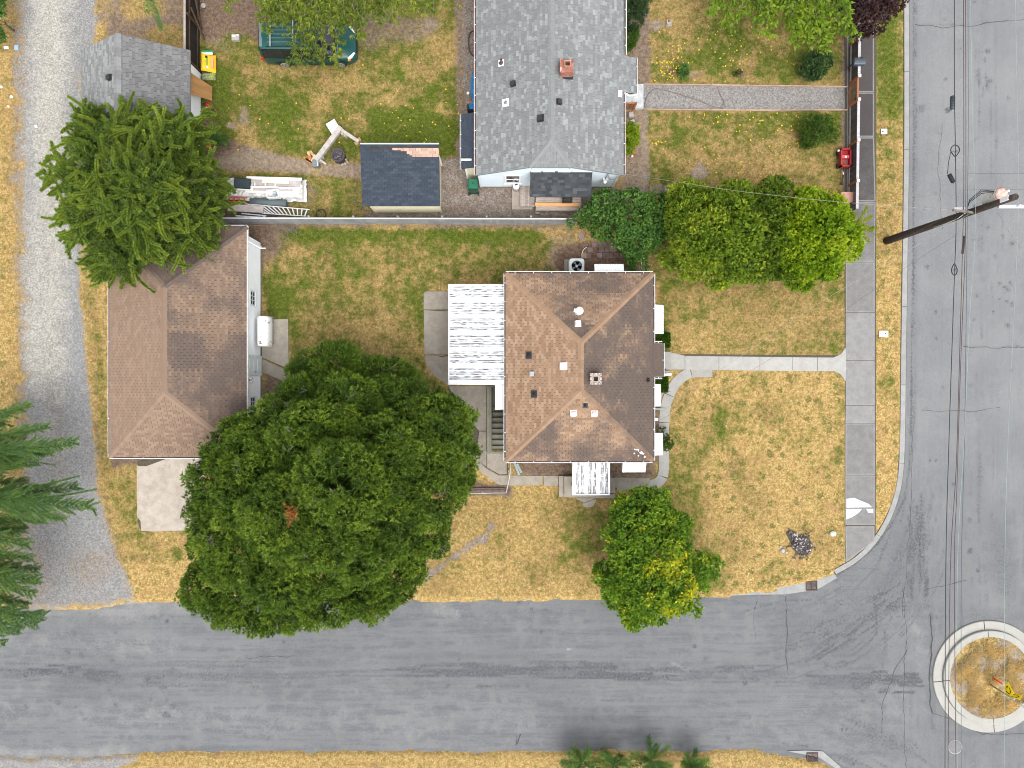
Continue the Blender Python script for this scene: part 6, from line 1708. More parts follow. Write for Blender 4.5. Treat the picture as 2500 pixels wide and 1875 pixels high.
ext = [((170, 420, 4), (100, 430)), ((150, 410, 4), (92, 415)), ((165, 430, 4), (95, 448)), ((160, 390, 4), (110, 378)), ((150, 405, 4), (140, 375)), ((180, 430, 4), (135, 400)), ((160, 440, 4), (145, 465)), ((180, 560, 3.8), (148, 582)), ((180, 525, 4), (140, 520)), ((175, 540, 4), (140, 545)), ((200, 590, 4), (150, 590)), ((200, 300, 4), (190, 276)), ((300, 300, 4.6), (300, 252)), ((345, 295, 4.6), (352, 255)), ((320, 300, 4.6), (328, 265)), ((270, 300, 4.4), (280, 270)), ((385, 300, 4.4), (390, 276)), ((440, 300, 4.2), (440, 280)), ((480, 320, 4), (497, 262)), ((490, 350, 4), (520, 310)), ((500, 420, 4), (515, 395)), ((520, 450, 4), (560, 445)), ((520, 470, 4), (555, 465)), ((500, 560, 4), (540, 540)), ((480, 590, 4), (530, 590)), ((470, 600, 4), (495, 625)), ((450, 600, 4), (500, 610)), ((270, 650, 4), (250, 680)), ((300, 660, 4), (300, 685)), ((330, 640, 4), (345, 672)), ((240, 620, 4), (222, 650))]
es_, ed_, el_ = [], [], []
for (a, b, z), (c_, d_) in ext:
    s_ = np.array(W(a, b, z)); e_ = np.array(W(c_, d_, z - .3)); es_.append(s_); ed_.append(unit((e_ - s_)[None])[0]); el_.append(np.linalg.norm(e_ - s_))
    for _ in range(3):
        t = rng.uniform(.3, .8); q = s_ + (e_ - s_) * t; dd2 = unit((ed_[-1] + nr.normal(0, .5, 3) * np.array([1, 1, .2]))[None])[0]; es_.append(q); ed_.append(dd2); el_.append(rng.uniform(.4, .8))
V3, r3 = fingers(es_, ed_, el_, .16, 17, .1, .036, np.full(len(es_), .55), bend=.4, kk=22, fwd=.2)
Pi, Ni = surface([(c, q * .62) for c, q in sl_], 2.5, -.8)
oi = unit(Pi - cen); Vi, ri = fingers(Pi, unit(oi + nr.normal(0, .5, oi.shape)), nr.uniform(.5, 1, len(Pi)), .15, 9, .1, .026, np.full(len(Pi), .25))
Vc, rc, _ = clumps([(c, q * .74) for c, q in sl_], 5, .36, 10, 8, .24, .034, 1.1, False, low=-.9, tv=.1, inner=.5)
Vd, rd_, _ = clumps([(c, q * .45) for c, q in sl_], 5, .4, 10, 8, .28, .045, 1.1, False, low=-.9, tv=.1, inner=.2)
crown_obj(np.concatenate([V, V3, Vi, Vc, Vd]), np.concatenate([r, r3, ri, rc * .35, rd_ * .3]), 3, L_SPR, spr)  # inner fill toned far darker, crown shade put into its colour
trunk(spr, W(350, 490, 0), W(345, 482, 7.2), .3, [tuple(c) for c, q in sl_])
twigs(spr, Ps, 20, .4, BARKG, .012)

# ---- leafy trees
def leafy(name, label, lobes, mat_, dens=7.5, cr=.3, m_=10, k=5, L=.17, wd=.044, tone=None, base=None, group=None, tv=.15, tw=0, cat='tree', trunk_r=.14, spread=.9, low=-.4, fill=.45, bark=None, rv=.12):
    c0 = base or (sum(c[0] for c, _ in lobes) / len(lobes), sum(c[1] for c, _ in lobes) / len(lobes))
    t = thing(name, label, cat, (c0[0], c0[1], 0), 0, group)
    V, r, P = clumps(lobes, dens, cr, m_, k, L, wd, spread, True, low=low, tone=tone, tv=tv, rv=rv)
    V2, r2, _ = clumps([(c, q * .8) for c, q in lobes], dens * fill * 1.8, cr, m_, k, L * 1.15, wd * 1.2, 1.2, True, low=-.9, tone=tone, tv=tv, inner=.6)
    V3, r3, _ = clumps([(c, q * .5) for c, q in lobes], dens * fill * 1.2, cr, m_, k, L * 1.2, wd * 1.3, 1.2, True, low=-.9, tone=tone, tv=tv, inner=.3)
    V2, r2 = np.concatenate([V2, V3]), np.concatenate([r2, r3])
    crown_obj(np.concatenate([V, V2]), np.concatenate([r, np.clip(r2 - .12, 0, 1)]), 4, mat_, t)  # inner leaves a little darker: shade inside the crown painted in
    zt = max(c[2] for c, _ in lobes)
    trunk(t, (c0[0], c0[1], 0), (c0[0], c0[1], zt), trunk_r, [tuple(c) for c, q in lobes if len(lobes) > 1], bark)
    if tw: twigs(t, P, tw, .35, BARKG, .01)
    return t
def pxtone(fn):
    def f(P):
        x, y = PXY((P[:, 0], P[:, 1], P[:, 2])); return fn(x, y)
    return f
L_ELM = leaf_mat('elm_leaves', (0.0672, 0.1248, 0.013), (0.1546, 0.2418, 0.0202), (0.3192, 0.3744, 0.0374))
L_LIME = leaf_mat('lime_leaves', (0.0775, 0.15, 0.0088), (0.1875, 0.312, 0.0132), (0.3625, 0.456, 0.0275), .35)
L_IVY = leaf_mat('ivy_leaves', (0.0368, 0.092, 0.0207), (0.0782, 0.1725, 0.0345), (0.1323, 0.2415, 0.0517), .2)
L_MAPLE = leaf_mat('maple_leaves', (.03, .058, .01), (.07, .125, .016), (.125, .185, .026))
L_GOLD = leaf_mat('golden_leaves', (.10, .12, .012), (.2, .21, .016), (.33, .29, .03))
hl = [(1700, 540, 3.4, 60), (1760, 520, 3.6, 55), (1700, 600, 3.4, 55), (1760, 620, 3.4, 62), (1800, 570, 3.8, 55), (1680, 490, 3, 45), (1750, 660, 2.8, 36), (1810, 640, 3.2, 42), (1650, 525, 2.6, 26), (1640, 630, 2.5, 18), (1730, 575, 4, 60), (1690, 640, 2.6, 36), (1790, 490, 3.2, 40)]
leafy('hedge_tree', 'bushy green tree with pale yellowish tips at the left of the front hedge', [lobe(*a, .85) for a in hl], L_ELM, dens=7, tw=10, tone=pxtone(lambda x, y: .42 + .25 * (vnoise(x, y, 50, 61, 2) > .62)), group='hedge trees between the two front lawns')
hl = [(1860, 520, 2.9, 55), (1870, 590, 3, 55), (1850, 640, 2.6, 40), (1900, 540, 3, 46), (1890, 480, 2.8, 40), (1905, 640, 2.6, 38)]
leafy('hedge_tree', 'darkest tree, in the middle of the front hedge', [lobe(*a, .85) for a in hl], leaf_mat('deep_green_leaves', (0.0439, 0.086, 0.011), (0.0979, 0.1641, 0.0165), (0.1856, 0.2579, 0.0248)), dens=7, group='hedge trees between the two front lawns')  # leaves of a deeper green than the hedge neighbours
hl = [(1960, 540, 3.2, 56), (2020, 545, 3.2, 50), (1990, 590, 3.4, 62), (2040, 580, 3, 46), (1950, 630, 3, 50), (2010, 640, 2.8, 40), (1970, 500, 2.8, 34), (2030, 512, 2.8, 30), (2000, 560, 3.8, 56), (1955, 680, 2.3, 22), (1930, 580, 3.2, 45), (2065, 600, 2.6, 30)]
leafy('hedge_tree', 'bright yellow green leafy tree at the pavement end of the front hedge', [lobe(*a, .85) for a in hl], L_LIME, dens=7, cr=.32, m_=10, L=.17, tone=pxtone(lambda x, y: .45 + .35 * (vnoise(x, y, 36, 62, 2) > .6)), group='hedge trees between the two front lawns')
# ivy mound at the fence end
hl = [(1480, 510, 1.9, 42), (1540, 520, 2.2, 52), (1590, 520, 2, 42), (1520, 560, 2, 45), (1560, 580, 1.8, 42), (1440, 530, 1.5, 26), (1590, 565, 1.7, 36), (1550, 620, 1.3, 26), (1558, 650, 1.0, 20), (1400, 540, 1.35, 10), (1420, 538, 1.4, 14), (1465, 560, 1.4, 24), (1610, 545, 1.6, 32), (1600, 490, 1.8, 20)]
leafy('ivy_mound', 'dense dark green ivy mound swallowing the right end of the grey fence', [lobe(*a, .9) for a in hl], L_IVY, dens=9, cr=.2, m_=8, k=4, L=.13, wd=.045, cat='shrub', trunk_r=.07, group=None)
# street tree by the lower street
hl = [(1560, 1260, 3.4, 60), (1590, 1230, 3, 40), (1540, 1310, 3.6, 58), (1620, 1290, 3.2, 46), (1600, 1350, 3.8, 55), (1560, 1370, 3.6, 55), (1650, 1290, 2.8, 32), (1530, 1260, 2.8, 32), (1650, 1350, 3, 40)]
hl2 = [(1520, 1410, 3.2, 48), (1580, 1440, 3.6, 56), (1640, 1420, 3.4, 50), (1560, 1480, 2.8, 40), (1535, 1510, 2.4, 24), (1650, 1460, 2.8, 34), (1480, 1400, 2.4, 24), (1465, 1395, 2.2, 13), (1690, 1400, 3, 32), (1735, 1385, 2.6, 24), (1700, 1440, 2.5, 18), (1510, 1450, 2.6, 30), (1610, 1490, 2.3, 22), (1680, 1360, 2.8, 26), (1690, 1480, 2.1, 14)]
leafy('street_tree', 'green tree with a yellowing patch leaning over the lower street', [lobe(*a, .85) for a in hl + hl2], leaf_mat('turning_leaves', (0.0702, 0.1492, 0.0208), (0.1615, 0.2896, 0.0267), (0.5265, 0.509, 0.0327)), dens=6.5, tw=26, tone=pxtone(lambda x, y: .38 + .02 * (y > 1380) + .42 * (sd_poly(x, y, [(1600, 1340), (1650, 1350), (1690, 1340), (1700, 1440), (1640, 1500), (1580, 1470), (1570, 1400)]) < 0) * (vnoise(x, y, 26, 63, 2) > .48)), base=(W(1590, 1400)[0], W(1590, 1395)[1]), tv=.13)
# purple plum
leafy('plum_tree', 'dark purple leaved plum tree over the pavement at the top edge', [lobe(*a, .85) for a in [(2110, 10, 3.2, 50), (2150, -10, 3, 45), (2080, -20, 3, 45), (2130, 50, 2.8, 30), (2100, 60, 2.6, 26), (2120, -60, 3.4, 60), (2165, 25, 2.6, 22), (2180, 5, 2.6, 20), (2100, 85, 2.4, 12)]], leaf_mat('plum_leaves', (.03, .016, .017), (.065, .035, .036), (.125, .075, .07)), dens=6, tw=14, L=.13)
# round shrubs on the front lawns and by the blue house
leafy('shrub', 'round glossy dark green shrub on the upper front lawn near the mailbox', [lobe(1988, 160, .7, 30, .8), lobe(1975, 172, .5, 18, .8), lobe(2005, 150, .6, 22, .8)], leaf_mat('glossy_leaves', (.016, .045, .014), (.036, .085, .02), (.075, .14, .03), .15, .4), dens=16, cr=.14, m_=8, k=4, L=.12, wd=.03, cat='shrub', trunk_r=.04)
leafy('shrub', 'loose light green shrub on the lower front lawn near the red wagon', [lobe(1990, 318, .8, 30, .8), lobe(1978, 332, .6, 22, .8), lobe(2008, 310, .6, 24, .8), lobe(1970, 348, .4, 12, .8), lobe(2025, 330, .4, 14, .8)], leaf_mat('loose_leaves', (.03, .07, .012), (.062, .125, .018), (.11, .18, .026)), dens=11, cr=.2, m_=8, k=4, L=.13, wd=.022, cat='shrub', trunk_r=.04, spread=1.1)
leafy('shrub', 'yellow lime green rounded conifer beside the blue house wall', [lobe(1537, 335, 1.0, 22, 1.0), lobe(1533, 355, .8, 18, 1.0), lobe(1540, 318, .8, 16, 1.0)], leaf_mat('lime_conifer', (.12, .2, .01), (.2, .3, .012), (.3, .38, .03)), dens=22, cr=.12, m_=7, k=5, L=.10, wd=.02, cat='shrub', trunk_r=.04)
leafy('shrub', 'dark green conifer shrub at the top beside the blue house eave', [lobe(1542, 20, 1.7, 34, 1.2), lobe(1552, -20, 1.7, 36, 1.1), lobe(1545, 50, 1.4, 22, 1.1)], leaf_mat('dark_conifer', (.016, .04, .016), (.034, .07, .024), (.06, .105, .035)), dens=14, cr=.16, m_=8, k=5, L=.13, wd=.016, cat='shrub', trunk_r=.05)
leafy('shrub', 'small mid green round bush under the eave below the dark conifer shrub', [lobe(1538, 92, .9, 19, 1.0), lobe(1532, 112, .7, 12, 1.0), lobe(1543, 80, .8, 14, 1.0)], leaf_mat('mid_bush', (.03, .08, .01), (.06, .13, .016), (.1, .18, .025)), dens=22, cr=.12, m_=7, k=5, L=.10, wd=.02, cat='shrub', trunk_r=.04)
L_BOX = leaf_mat('box_leaves', (.02, .06, .006), (.045, .11, .010), (.09, .17, .018))
def boxhedge(x0, y0, x1, y1, label):
    a, b = W(x0, y1, .6), W(x1, y0, .6)
    t = thing('box_hedge', label, 'hedge', ((a.x + b.x) / 2, (a.y + b.y) / 2, 0), 0, 'clipped box hedges by the front door')
    n = 1500; p = np.stack([nr.uniform(a.x, b.x, n), nr.uniform(a.y, b.y, n), nr.uniform(.05, .62, n)], -1)
    f = nr.integers(0, 4, n); p[f <= 1, 2] = .62; p[f == 2, 0] = b.x; p[f == 3, 1] = np.where(nr.random((f == 3).sum()) < .5, a.y, b.y)
    p += nr.normal(0, .025, p.shape)
    V, r = sprays(p, np.tile([0, 0, 1.0], (n, 1)), 5, .09, .022, 1.1, nr.normal(.5, .12, n), True); crown_obj(V, r, 4, L_BOX, t, 'foliage')
    MB().box(((a.x + b.x) / 2, (a.y + b.y) / 2, .3), (b.x - a.x - .08, b.y - a.y - .08, .56)).build('branches', BARK, t)
boxhedge(1594, 814, 1634, 846, 'clipped box hedge above the front door step'); boxhedge(1594, 914, 1629, 955, 'clipped box hedge below the front door step')
leafy('weed_shrub', 'light green weedy shrub growing over the curved path', [lobe(1628, 1080, .6, 12, .7), lobe(1622, 1070, .5, 9, .7), lobe(1632, 1092, .4, 8, .7)], L_MAPLE, dens=26, cr=.1, m_=5, k=4, L=.11, wd=.03, cat='shrub', trunk_r=.015)
leafy('weed_shrub', 'small sprig of weeds between the wall and the curved path', [lobe(1616, 1050, .3, 7, .7)], L_MAPLE, dens=30, cr=.1, m_=5, k=4, L=.09, wd=.025, cat='shrub', trunk_r=.012)
leafy('small_plant', 'small dark leafy plant in bare soil on the upper front lawn', [lobe(1671, 170, .3, 9, .8), lobe(1668, 180, .2, 7, .8)], L_IVY, dens=40, cr=.1, m_=5, k=4, L=.13, wd=.03, cat='plant', trunk_r=.012)
leafy('small_plant', 'tiny reddish green seedling in a dark hole on the upper front lawn', [lobe(1802, 178, .2, 6, .8)], leaf_mat('seedling', (.05, .05, .02), (.08, .09, .025), (.1, .13, .03)), dens=40, cr=.08, m_=4, k=4, L=.1, wd=.02, cat='plant', trunk_r=.01)
leafy('weed_shrub', 'dark green weeds on bare soil beside the spruce', [lobe(530, 342, .4, 13, .7), lobe(545, 342, .3, 9, .7), lobe(518, 335, .4, 9, .7)], L_IVY, dens=24, cr=.14, m_=6, k=4, L=.13, wd=.02, cat='shrub', trunk_r=.015)
leafy('weed_shrub', 'pale yellowish weed tuft on the lawn beside the dark hedge', [lobe(1630, 636, .3, 8, .7)], L_GOLD, dens=30, cr=.1, m_=4, k=5, L=.16, wd=.012, cat='shrub', trunk_r=.01)
leafy('young_shrub', 'green shrub poking over the left edge at the top of the lane', [lobe(-8, 40, 1.6, 20, 1), lobe(-10, 85, 1.2, 16, 1), lobe(-15, 0, 1.6, 22, 1)], L_IVY, dens=14, cr=.16, m_=8, k=5, L=.13, wd=.03, cat='shrub', trunk_r=.04)
# dry twiggy brush
mb = MB()
for cx_, cy_, n_, R_ in ((690, 565, 40, 26), (712, 562, 24, 20), (520, 420, 30, 30), (515, 470, 20, 20)):
    for _ in range(n_):
        p = W(cx_ + rng.gauss(0, R_ * .4), cy_ + rng.gauss(0, R_ * .3), .05); d = Vector((rng.gauss(0, 1), rng.gauss(0, 1), rng.uniform(.1, .8))).normalized() * rng.uniform(.3, .8)
        mb.tube([p, p + d * .5 + Vector((0, 0, .05)), p + d], [.012, .009, .005], 4, cap=False)
tag(mb.build('dry_brush', BARKG), kind='stuff')

# ---- conifers with long feathery boughs
def frond(s_, e_, side_l, droop, tn, Vs, Rs, width=.02, nl=.13, dens=9, arch=.0, ang=.75, twig=.22, kkf=13):
    """one bough: an axis with side shoots on both sides that carry short leaves"""
    s_, e_ = np.array(s_), np.array(e_); L = np.linalg.norm(e_ - s_); ax = (e_ - s_) / L
    side = unit(np.cross(ax, [0, 0, 1.0])[None])[0]
    n = max(5, int(L / twig)); st, dr, ls, tnn = [s_], [ax], [L], [tn]
    for i in range(1, n):
        t = i / n; p = s_ + ax * L * t; p[2] -= droop * L * t * t
        for sg in (-1, 1):
            d = unit((ax * ang + side * sg * nr.uniform(.5, .8) + np.array([0, 0, nr.uniform(-.2, .1)]))[None])[0]
            st.append(p); dr.append(d); ls.append(side_l * (1 - .72 * t) * (.45 + .55 * min(1, t * 4)) * nr.uniform(.7, 1.25)); tnn.append(tn + nr.normal(0, .08))
    V, r = fingers(st, dr, ls, nl, dens, .1, width, tnn, bend=.12, droop=droop, kk=kkf)
    Vs.append(V); Rs.append(r)
L_POP = leaf_mat('cypress_sprays', (0.0575, 0.1212, 0.0386), (0.1201, 0.2233, 0.0661), (0.1984, 0.319, 0.1033), .3)
cyp = thing('cypress_tree', 'tall feathery conifer whose boughs reach in from the left over the lane mouth', 'tree', W(-130, 1250, 0))
Vs, Rs = [], []
bo_ = [((-90, 1110, 4.5), (175, 1080), 1.2), ((-80, 1080, 4.3), (110, 1040), .8), ((-90, 1060, 4), (65, 985), .9), ((-90, 1150, 4.2), (85, 1130), .9), ((-60, 1120, 4), (120, 1105), .8), ((-60, 1215, 5), (215, 1240), 1.35), ((-60, 1210, 4.6), (180, 1190), 1.0), ((-40, 1225, 4.6), (150, 1270), .9), ((-60, 1260, 4), (105, 1275), .8), ((-70, 1300, 4.8), (65, 1330), 1.1), ((-70, 1290, 4.2), (60, 1295), .9), ((-80, 1390, 4.6), (90, 1420), 1.1), ((-80, 1400, 4.2), (80, 1455), .9), ((-90, 1370, 4), (85, 1395), .9), ((-90, 1480, 4.5), (100, 1510), 1.1), ((-90, 1500, 4.2), (85, 1530), .9), ((-80, 1540, 4), (45, 1545), .8), ((-90, 1340, 4), (70, 1365), .9), ((-90, 1180, 4), (60, 1175), .8), ((-90, 1430, 4), (60, 1480), .8), ((-90, 1560, 4), (10, 1575), .6), ((-110, 1020, 4), (20, 1010), .7), ((-60, 1080, 4), (60, 1075), .7)]
for (a, b, z), (c_, d_), sl in bo_: frond(W(a, b, z), W(c_, d_, z - .5), sl, .1, rng.uniform(.4, .6), Vs, Rs, width=.034, nl=.125, dens=15, ang=1.0, twig=.2, kkf=17)
for (a, b, z), (c_, d_), sl in bo_[::4]: frond(W(a, b + 14, z - .5), W(c_ - 60, d_ + 26, z - .9), sl * .8, .12, rng.uniform(.2, .4), Vs, Rs, width=.034, nl=.13, dens=11, ang=1.0, twig=.24)
crown_obj(np.concatenate(Vs), np.concatenate(Rs), 3, L_POP, cyp); trunk(cyp, W(-130, 1250, 0), W(-130, 1250, 9), .3, [tuple(W(a, b, z)) for (a, b, z), _, _ in bo_])
# branch tip at the top left, belonging to a conifer beyond the frame
ct = thing('cedar_tree', 'drooping grey green cedar bough reaching in at the top beside the dark fence', 'tree', W(340, -160, 0))
Vs, Rs = [], []
frond(W(340, -90, 4.5), W(388, 68, 3.8), .6, .1, .5, Vs, Rs, nl=.12, dens=12, ang=1.2, twig=.16); frond(W(350, -90, 4.5), W(355, 30, 4), .5, .1, .45, Vs, Rs, nl=.12, dens=10, ang=1.2)
crown_obj(np.concatenate(Vs), np.concatenate(Rs), 3, L_POP, ct); trunk(ct, W(340, -160, 0), W(340, -160, 8), .22, [tuple(W(345, -90, 4.5))])
# golden conifer at the end of the hedge
gc = thing('golden_conifer', 'golden green feathery conifer at the pavement end of the hedge', 'tree', W(2080, 560, 0))
Vs, Rs = [], []
for i in range(46):
    a = rng.uniform(-1.9, 1.7); z = rng.uniform(.8, 2.6); s_ = W(2068, 560, z); rr_ = rng.uniform(.5, 1.05) * (1 if z < 2 else .7)
    frond(s_, (s_.x + math.cos(a) * rr_, s_.y + math.sin(a) * rr_, z + .1), .35, .1, rng.uniform(.3, .7), Vs, Rs, nl=.09, dens=12, width=.018, ang=1.2, twig=.14)
for (a_, b_) in ((2135, 525), (2150, 555), (2130, 590), (2140, 560), (2125, 500)): frond(W(2085, 555, 1.6), W(a_, b_, 1.3), .4, .15, .9, Vs, Rs, nl=.1, dens=10, width=.018, ang=1.2)
crown_obj(np.concatenate(Vs), np.concatenate(Rs), 3, leaf_mat('golden_conifer_sprays', (.07, .12, .01), (.16, .22, .014), (.28, .33, .03)), gc); trunk(gc, W(2072, 560, 0), W(2072, 560, 2.4), .1)
# shrubs at the bottom edge
L_BOT = leaf_mat('feathery_green', (0.0538, 0.1176, 0.04), (0.1176, 0.2268, 0.0554), (0.2352, 0.336, 0.0693), .2)
for (cx_, cy_, rr_, tip, label) in ((1420, 1868, 1.6, 1820, 'feathery green conifer rising at the bottom edge, left of the group'), (1500, 1872, 1.5, 1825, 'dark feathery conifer in the middle of the bottom edge group'), (1590, 1862, 1.9, 1808, 'tall bluish green conifer with upright tips at the bottom edge'), (1690, 1880, 1.4, 1835, 'low green conifer at the right end of the bottom edge group')):
    t = thing('conifer_shrub', label, 'shrub', W(cx_, cy_, 0), 0, 'conifer shrubs along the bottom edge'); Vs, Rs = [], []
    for i in range(24):
        a = rng.uniform(0, 6.28); z = rng.uniform(.4, 1.8); s_ = W(cx_, cy_ - 6, z); q = rr_ * rng.uniform(.5, 1.0) * (1.1 - z * .22)
        frond(s_, (s_.x + math.cos(a) * q, s_.y + math.sin(a) * q, z + .35), .5, .05, rng.uniform(.25, .7), Vs, Rs, nl=.11, dens=10, width=.02, ang=1.1, twig=.18)
    crown_obj(np.concatenate(Vs), np.concatenate(Rs), 3, L_BOT, t); trunk(t, W(cx_, cy_, 0), W(cx_, cy_, 2.2), .08)

# ---- trees with leaf rosettes on long twigs
def rosettes(name, label, base, strands, mat_, L=.26, wd=.035, k=8, step=.16, zt=7, tr=.22, jit=.1, side=0.35):
    t = thing(name, label, 'tree', base)
    pp_, ax, tn = [], [], []
    mb = MB()
    for st in strands:
        pts = [Vector(p) for p in smooth_path(st, 5)]; pts = resample(pts, step)
        mb.tube(pts, [.022 * (1 - .7 * i / len(pts)) for i in range(len(pts))], 4, cap=False)
        t0 = rng.gauss(.5, .13)
        for i, p in enumerate(pts):
            if i < 1: continue
            d = (pts[min(i + 1, len(pts) - 1)] - pts[i - 1]).normalized()
            pp_.append(np.array(p) + nr.normal(0, jit, 3) * np.array([1, 1, .5])); ax.append(np.array(d) * .6 + np.array([0, 0, .2])); tn.append(t0)
            if side and rng.random() < .7:
                pp_.append(np.array(p) + nr.normal(0, side, 3) * np.array([1, 1, .35])); ax.append(np.array(d) * .5); tn.append(t0 + rng.gauss(0, .1))
    V, r = sprays(np.array(pp_), unit(np.array(ax)), k, L, wd, 1.0, np.array(tn), True, droop=.12)
    crown_obj(V, r, 4, mat_, t); mb.build('branch', BARKG, t); trunk(t, base, (base[0], base[1], zt), tr)
    return t
sts = []
def strand(pts): sts.append([W(*p) for p in pts])
for x0_, y1_, n_ in ((650, 55, 3), (680, 45, 5), (710, 40, 6), (750, 50, 7), (790, 50, 7), (830, 55, 6), (870, 35, 5), (920, 35, 4), (960, 25, 3)):
    for _ in range(n_):
        a = x0_ + rng.uniform(-20, 20); b = y1_ + rng.uniform(-40, 12); strand([(820 + (a - 820) * .6, -110, 5.4), (a + rng.uniform(-20, 20), -50, 5), (a, b - 35, 4.4), (a + rng.uniform(-14, 14), b, 4.0)])
for pts in ([(720, 0, 4.5), (735, 60, 4), (745, 110, 3.4), (728, 162, 2.9)], [(735, 0, 4.5), (728, 60, 4), (718, 120, 3.4), (712, 150, 3)], [(760, 0, 4.5), (764, 60, 4), (770, 110, 3.5), (768, 138, 3.2)], [(790, 0, 4.5), (785, 70, 3.9), (786, 120, 3.3), (782, 150, 3)], [(780, 20, 4.5), (772, 60, 4), (755, 100, 3.6), (748, 125, 3.2)], [(800, 0, 4.6), (815, 60, 4), (824, 110, 3.4), (821, 160, 3)], [(830, 0, 4.6), (842, 40, 4.2), (826, 90, 3.6), (824, 120, 3.2)], [(690, 20, 4.4), (664, 60, 3.9), (652, 80, 3.6)], [(870, 20, 4.4), (884, 60, 4), (880, 95, 3.4)], [(860, 10, 4.4), (868, 40, 4.1), (870, 60, 3.8)], [(560, -80, 4.5), (560, -20, 4.1), (560, 24, 3.7)], [(500, -70, 4.6), (560, -25, 4.4), (640, -5, 4.2)], [(660, 0, 4.5), (690, 30, 4.2), (700, 75, 3.7)], [(745, 10, 4.6), (742, 70, 3.8), (736, 100, 3.6)], [(1000, -70, 4.5), (1010, -10, 4.2), (995, 28, 3.8)], [(1060, -80, 4.5), (1060, -20, 4.2), (1058, 25, 3.8)], [(1080, -80, 4.5), (1085, -30, 4.2), (1090, 5, 3.9)], [(930, -40, 4.6), (955, 10, 4.2), (962, 48, 3.8)], [(940, -40, 4.6), (940, 10, 4.2), (930, 55, 3.8)], [(980, -60, 4.6), (978, -10, 4.2), (975, 15, 3.9)], [(1030, -80, 4.6), (1034, -30, 4.2), (1030, 10, 3.9)]):
    strand(pts)
rosettes('walnut_tree', 'drooping green tree with long leaflets hanging over the green minivan', W(820, -150, 0), sts, leaf_mat('walnut_leaves', (0.06, 0.102, 0.018), (0.144, 0.204, 0.0288), (0.288, 0.336, 0.048), .4), L=.24, wd=.034, k=10, step=.13, side=.26)
sts = []
for a, b in ((1735, 28), (1748, 12), (1770, 48), (1800, 58), (1818, 30), (1850, 55), (1870, 82), (1888, 55), (1905, 30), (1925, 62), (1945, 88), (1940, 105), (1965, 70), (1985, 105), (2005, 122), (2015, 118), (2018, 95), (2040, 75), (2060, 78), (2078, 78), (2085, 84), (2060, 40), (2030, 30), (1990, 40), (1960, 30), (1860, 20), (1790, 10), (2000, 80), (1975, 95), (1910, 5), (2040, 5), (1960, -10), (1840, -10), (2015, 60), (2000, 15), (1940, 45), (1835, 38), (1875, 45)):
    a2 = 1920 + (a - 1920) * .45; sts.append([W(a2, -130, 5), W(1920 + (a - 1920) * .75, b * .4 - 70, 4.6), W(a, b, 4.0)])
rosettes('chestnut_tree', 'bright green tree with hand shaped leaf clusters over the upper front lawn', W(1920, -150, 0), sts, leaf_mat('chestnut_leaves', (.075, .14, .014), (.16, .26, .024), (.28, .38, .045), .4), L=.28, wd=.06, k=8, step=.18, side=.2)

# ------------------------------------------------------------------ fences
def fence_south():
    f = thing('board_fence', 'grey board fence with pale top rail between the two back yards', 'fence', W(980, 545, 0))
    FM = plain('fence_grey', (.30, .305, .315), (.22, .22, .225), 1.6, .85, rv=.14)
    xs = np.arange(545, 1400, 8.6); hgt = 1.28
    bm2 = [MB().box((0, 0, hgt / 2), (.19, .022, hgt), a=t).mesh('fence_board', FM) for t in (.2, .4, .6, .8)]
    for i, x in enumerate(xs):
        p = W(x, 546 + (x - 545) * .0026, 0); o = bpy.data.objects.new('fence_board', bm2[rng.randrange(4)]); col.objects.link(o); o.parent = f
        o.matrix_parent_inverse = Matrix.Translation(f.location).inverted(); o.location = (p.x, p.y + rng.uniform(-.006, .006), rng.uniform(-.03, .02)); o.rotation_euler = (0, 0, rng.uniform(-.02, .02))
    a, b = W(540, 546, 0), W(1400, 548, 0)
    MB().beam((a.x, a.y + .01, hgt + .03), (b.x, b.y + .01, hgt + .03), .07, .035).build('top_rail', plain('rail_pale', (.5, .53, .56), (.42, .44, .46), 3, .7), f)
    for z in (.3, 1.0): MB().beam((a.x, a.y + .05, z), (b.x, b.y + .05, z), .04, .09).build('rail', FM, f)
    for x in range(560, 1400, 105): p = W(x, 546, 0); MB().box((p.x, p.y + .09, .68), (.09, .09, 1.36)).build('post', FM, f)
fence_south()
def fence_dark():
    f = thing('dark_fence', 'tall near black board fence with braces beside the grey garage at the top', 'fence', W(490, 60, 0))
    FM = plain('dark_boards', (.012, .011, .010), (.02, .017, .014), 3, .9, rv=.25); TM = plain('fence_cap', (.34, .30, .26), (.25, .21, .18), 4, .85); BM = plain('brace_wood', (.075, .045, .025), (.05, .032, .02), 4, .9)  # boards near black over the whole face
    x = W(487, 0, 0)[0]; hgt = 1.75; y0, y1 = W(0, 182, 0)[1], W(0, -140, 0)[1]
    n = int((y1 - y0) / .18)
    for i in range(n): MB().box((x, y0 + (i + .5) * (y1 - y0) / n, hgt / 2), (.025, .165, hgt), a=rng.random()).build('fence_board', FM, f)
    MB().beam((x - .02, y0, hgt + .02), (x - .02, y1, hgt + .02), .11, .04).build('top_rail', TM, f)
    for z in (.35, 1.35): MB().beam((x + .05, y0, z), (x + .05, y1, z), .05, .09).build('rail', BM, f)
    for yy in (y0 + .1, y0 + 2.5, y0 + 4.9): MB().box((x + .09, yy, .88), (.1, .1, 1.76)).build('post', BM, f)
    for a, b in (((x + .16, y1 - 2.4, 1.6), (x + .2, y0 + 2.4, .2)), ((x + .15, y0 + 3.0, 1.4), (x + .3, y0 + 1.9, .1))): MB().beam(a, b, .08, .06).build('brace', BM, f)
fence_dark()
CED2 = plain('cedar_orange', (.33, .135, .06), (.25, .10, .05), 4, .7, rv=.2, stretch=(2, 2, 6))
CAPW = plain('post_cap', (.60, .50, .46), (.52, .43, .40), 8, .7)
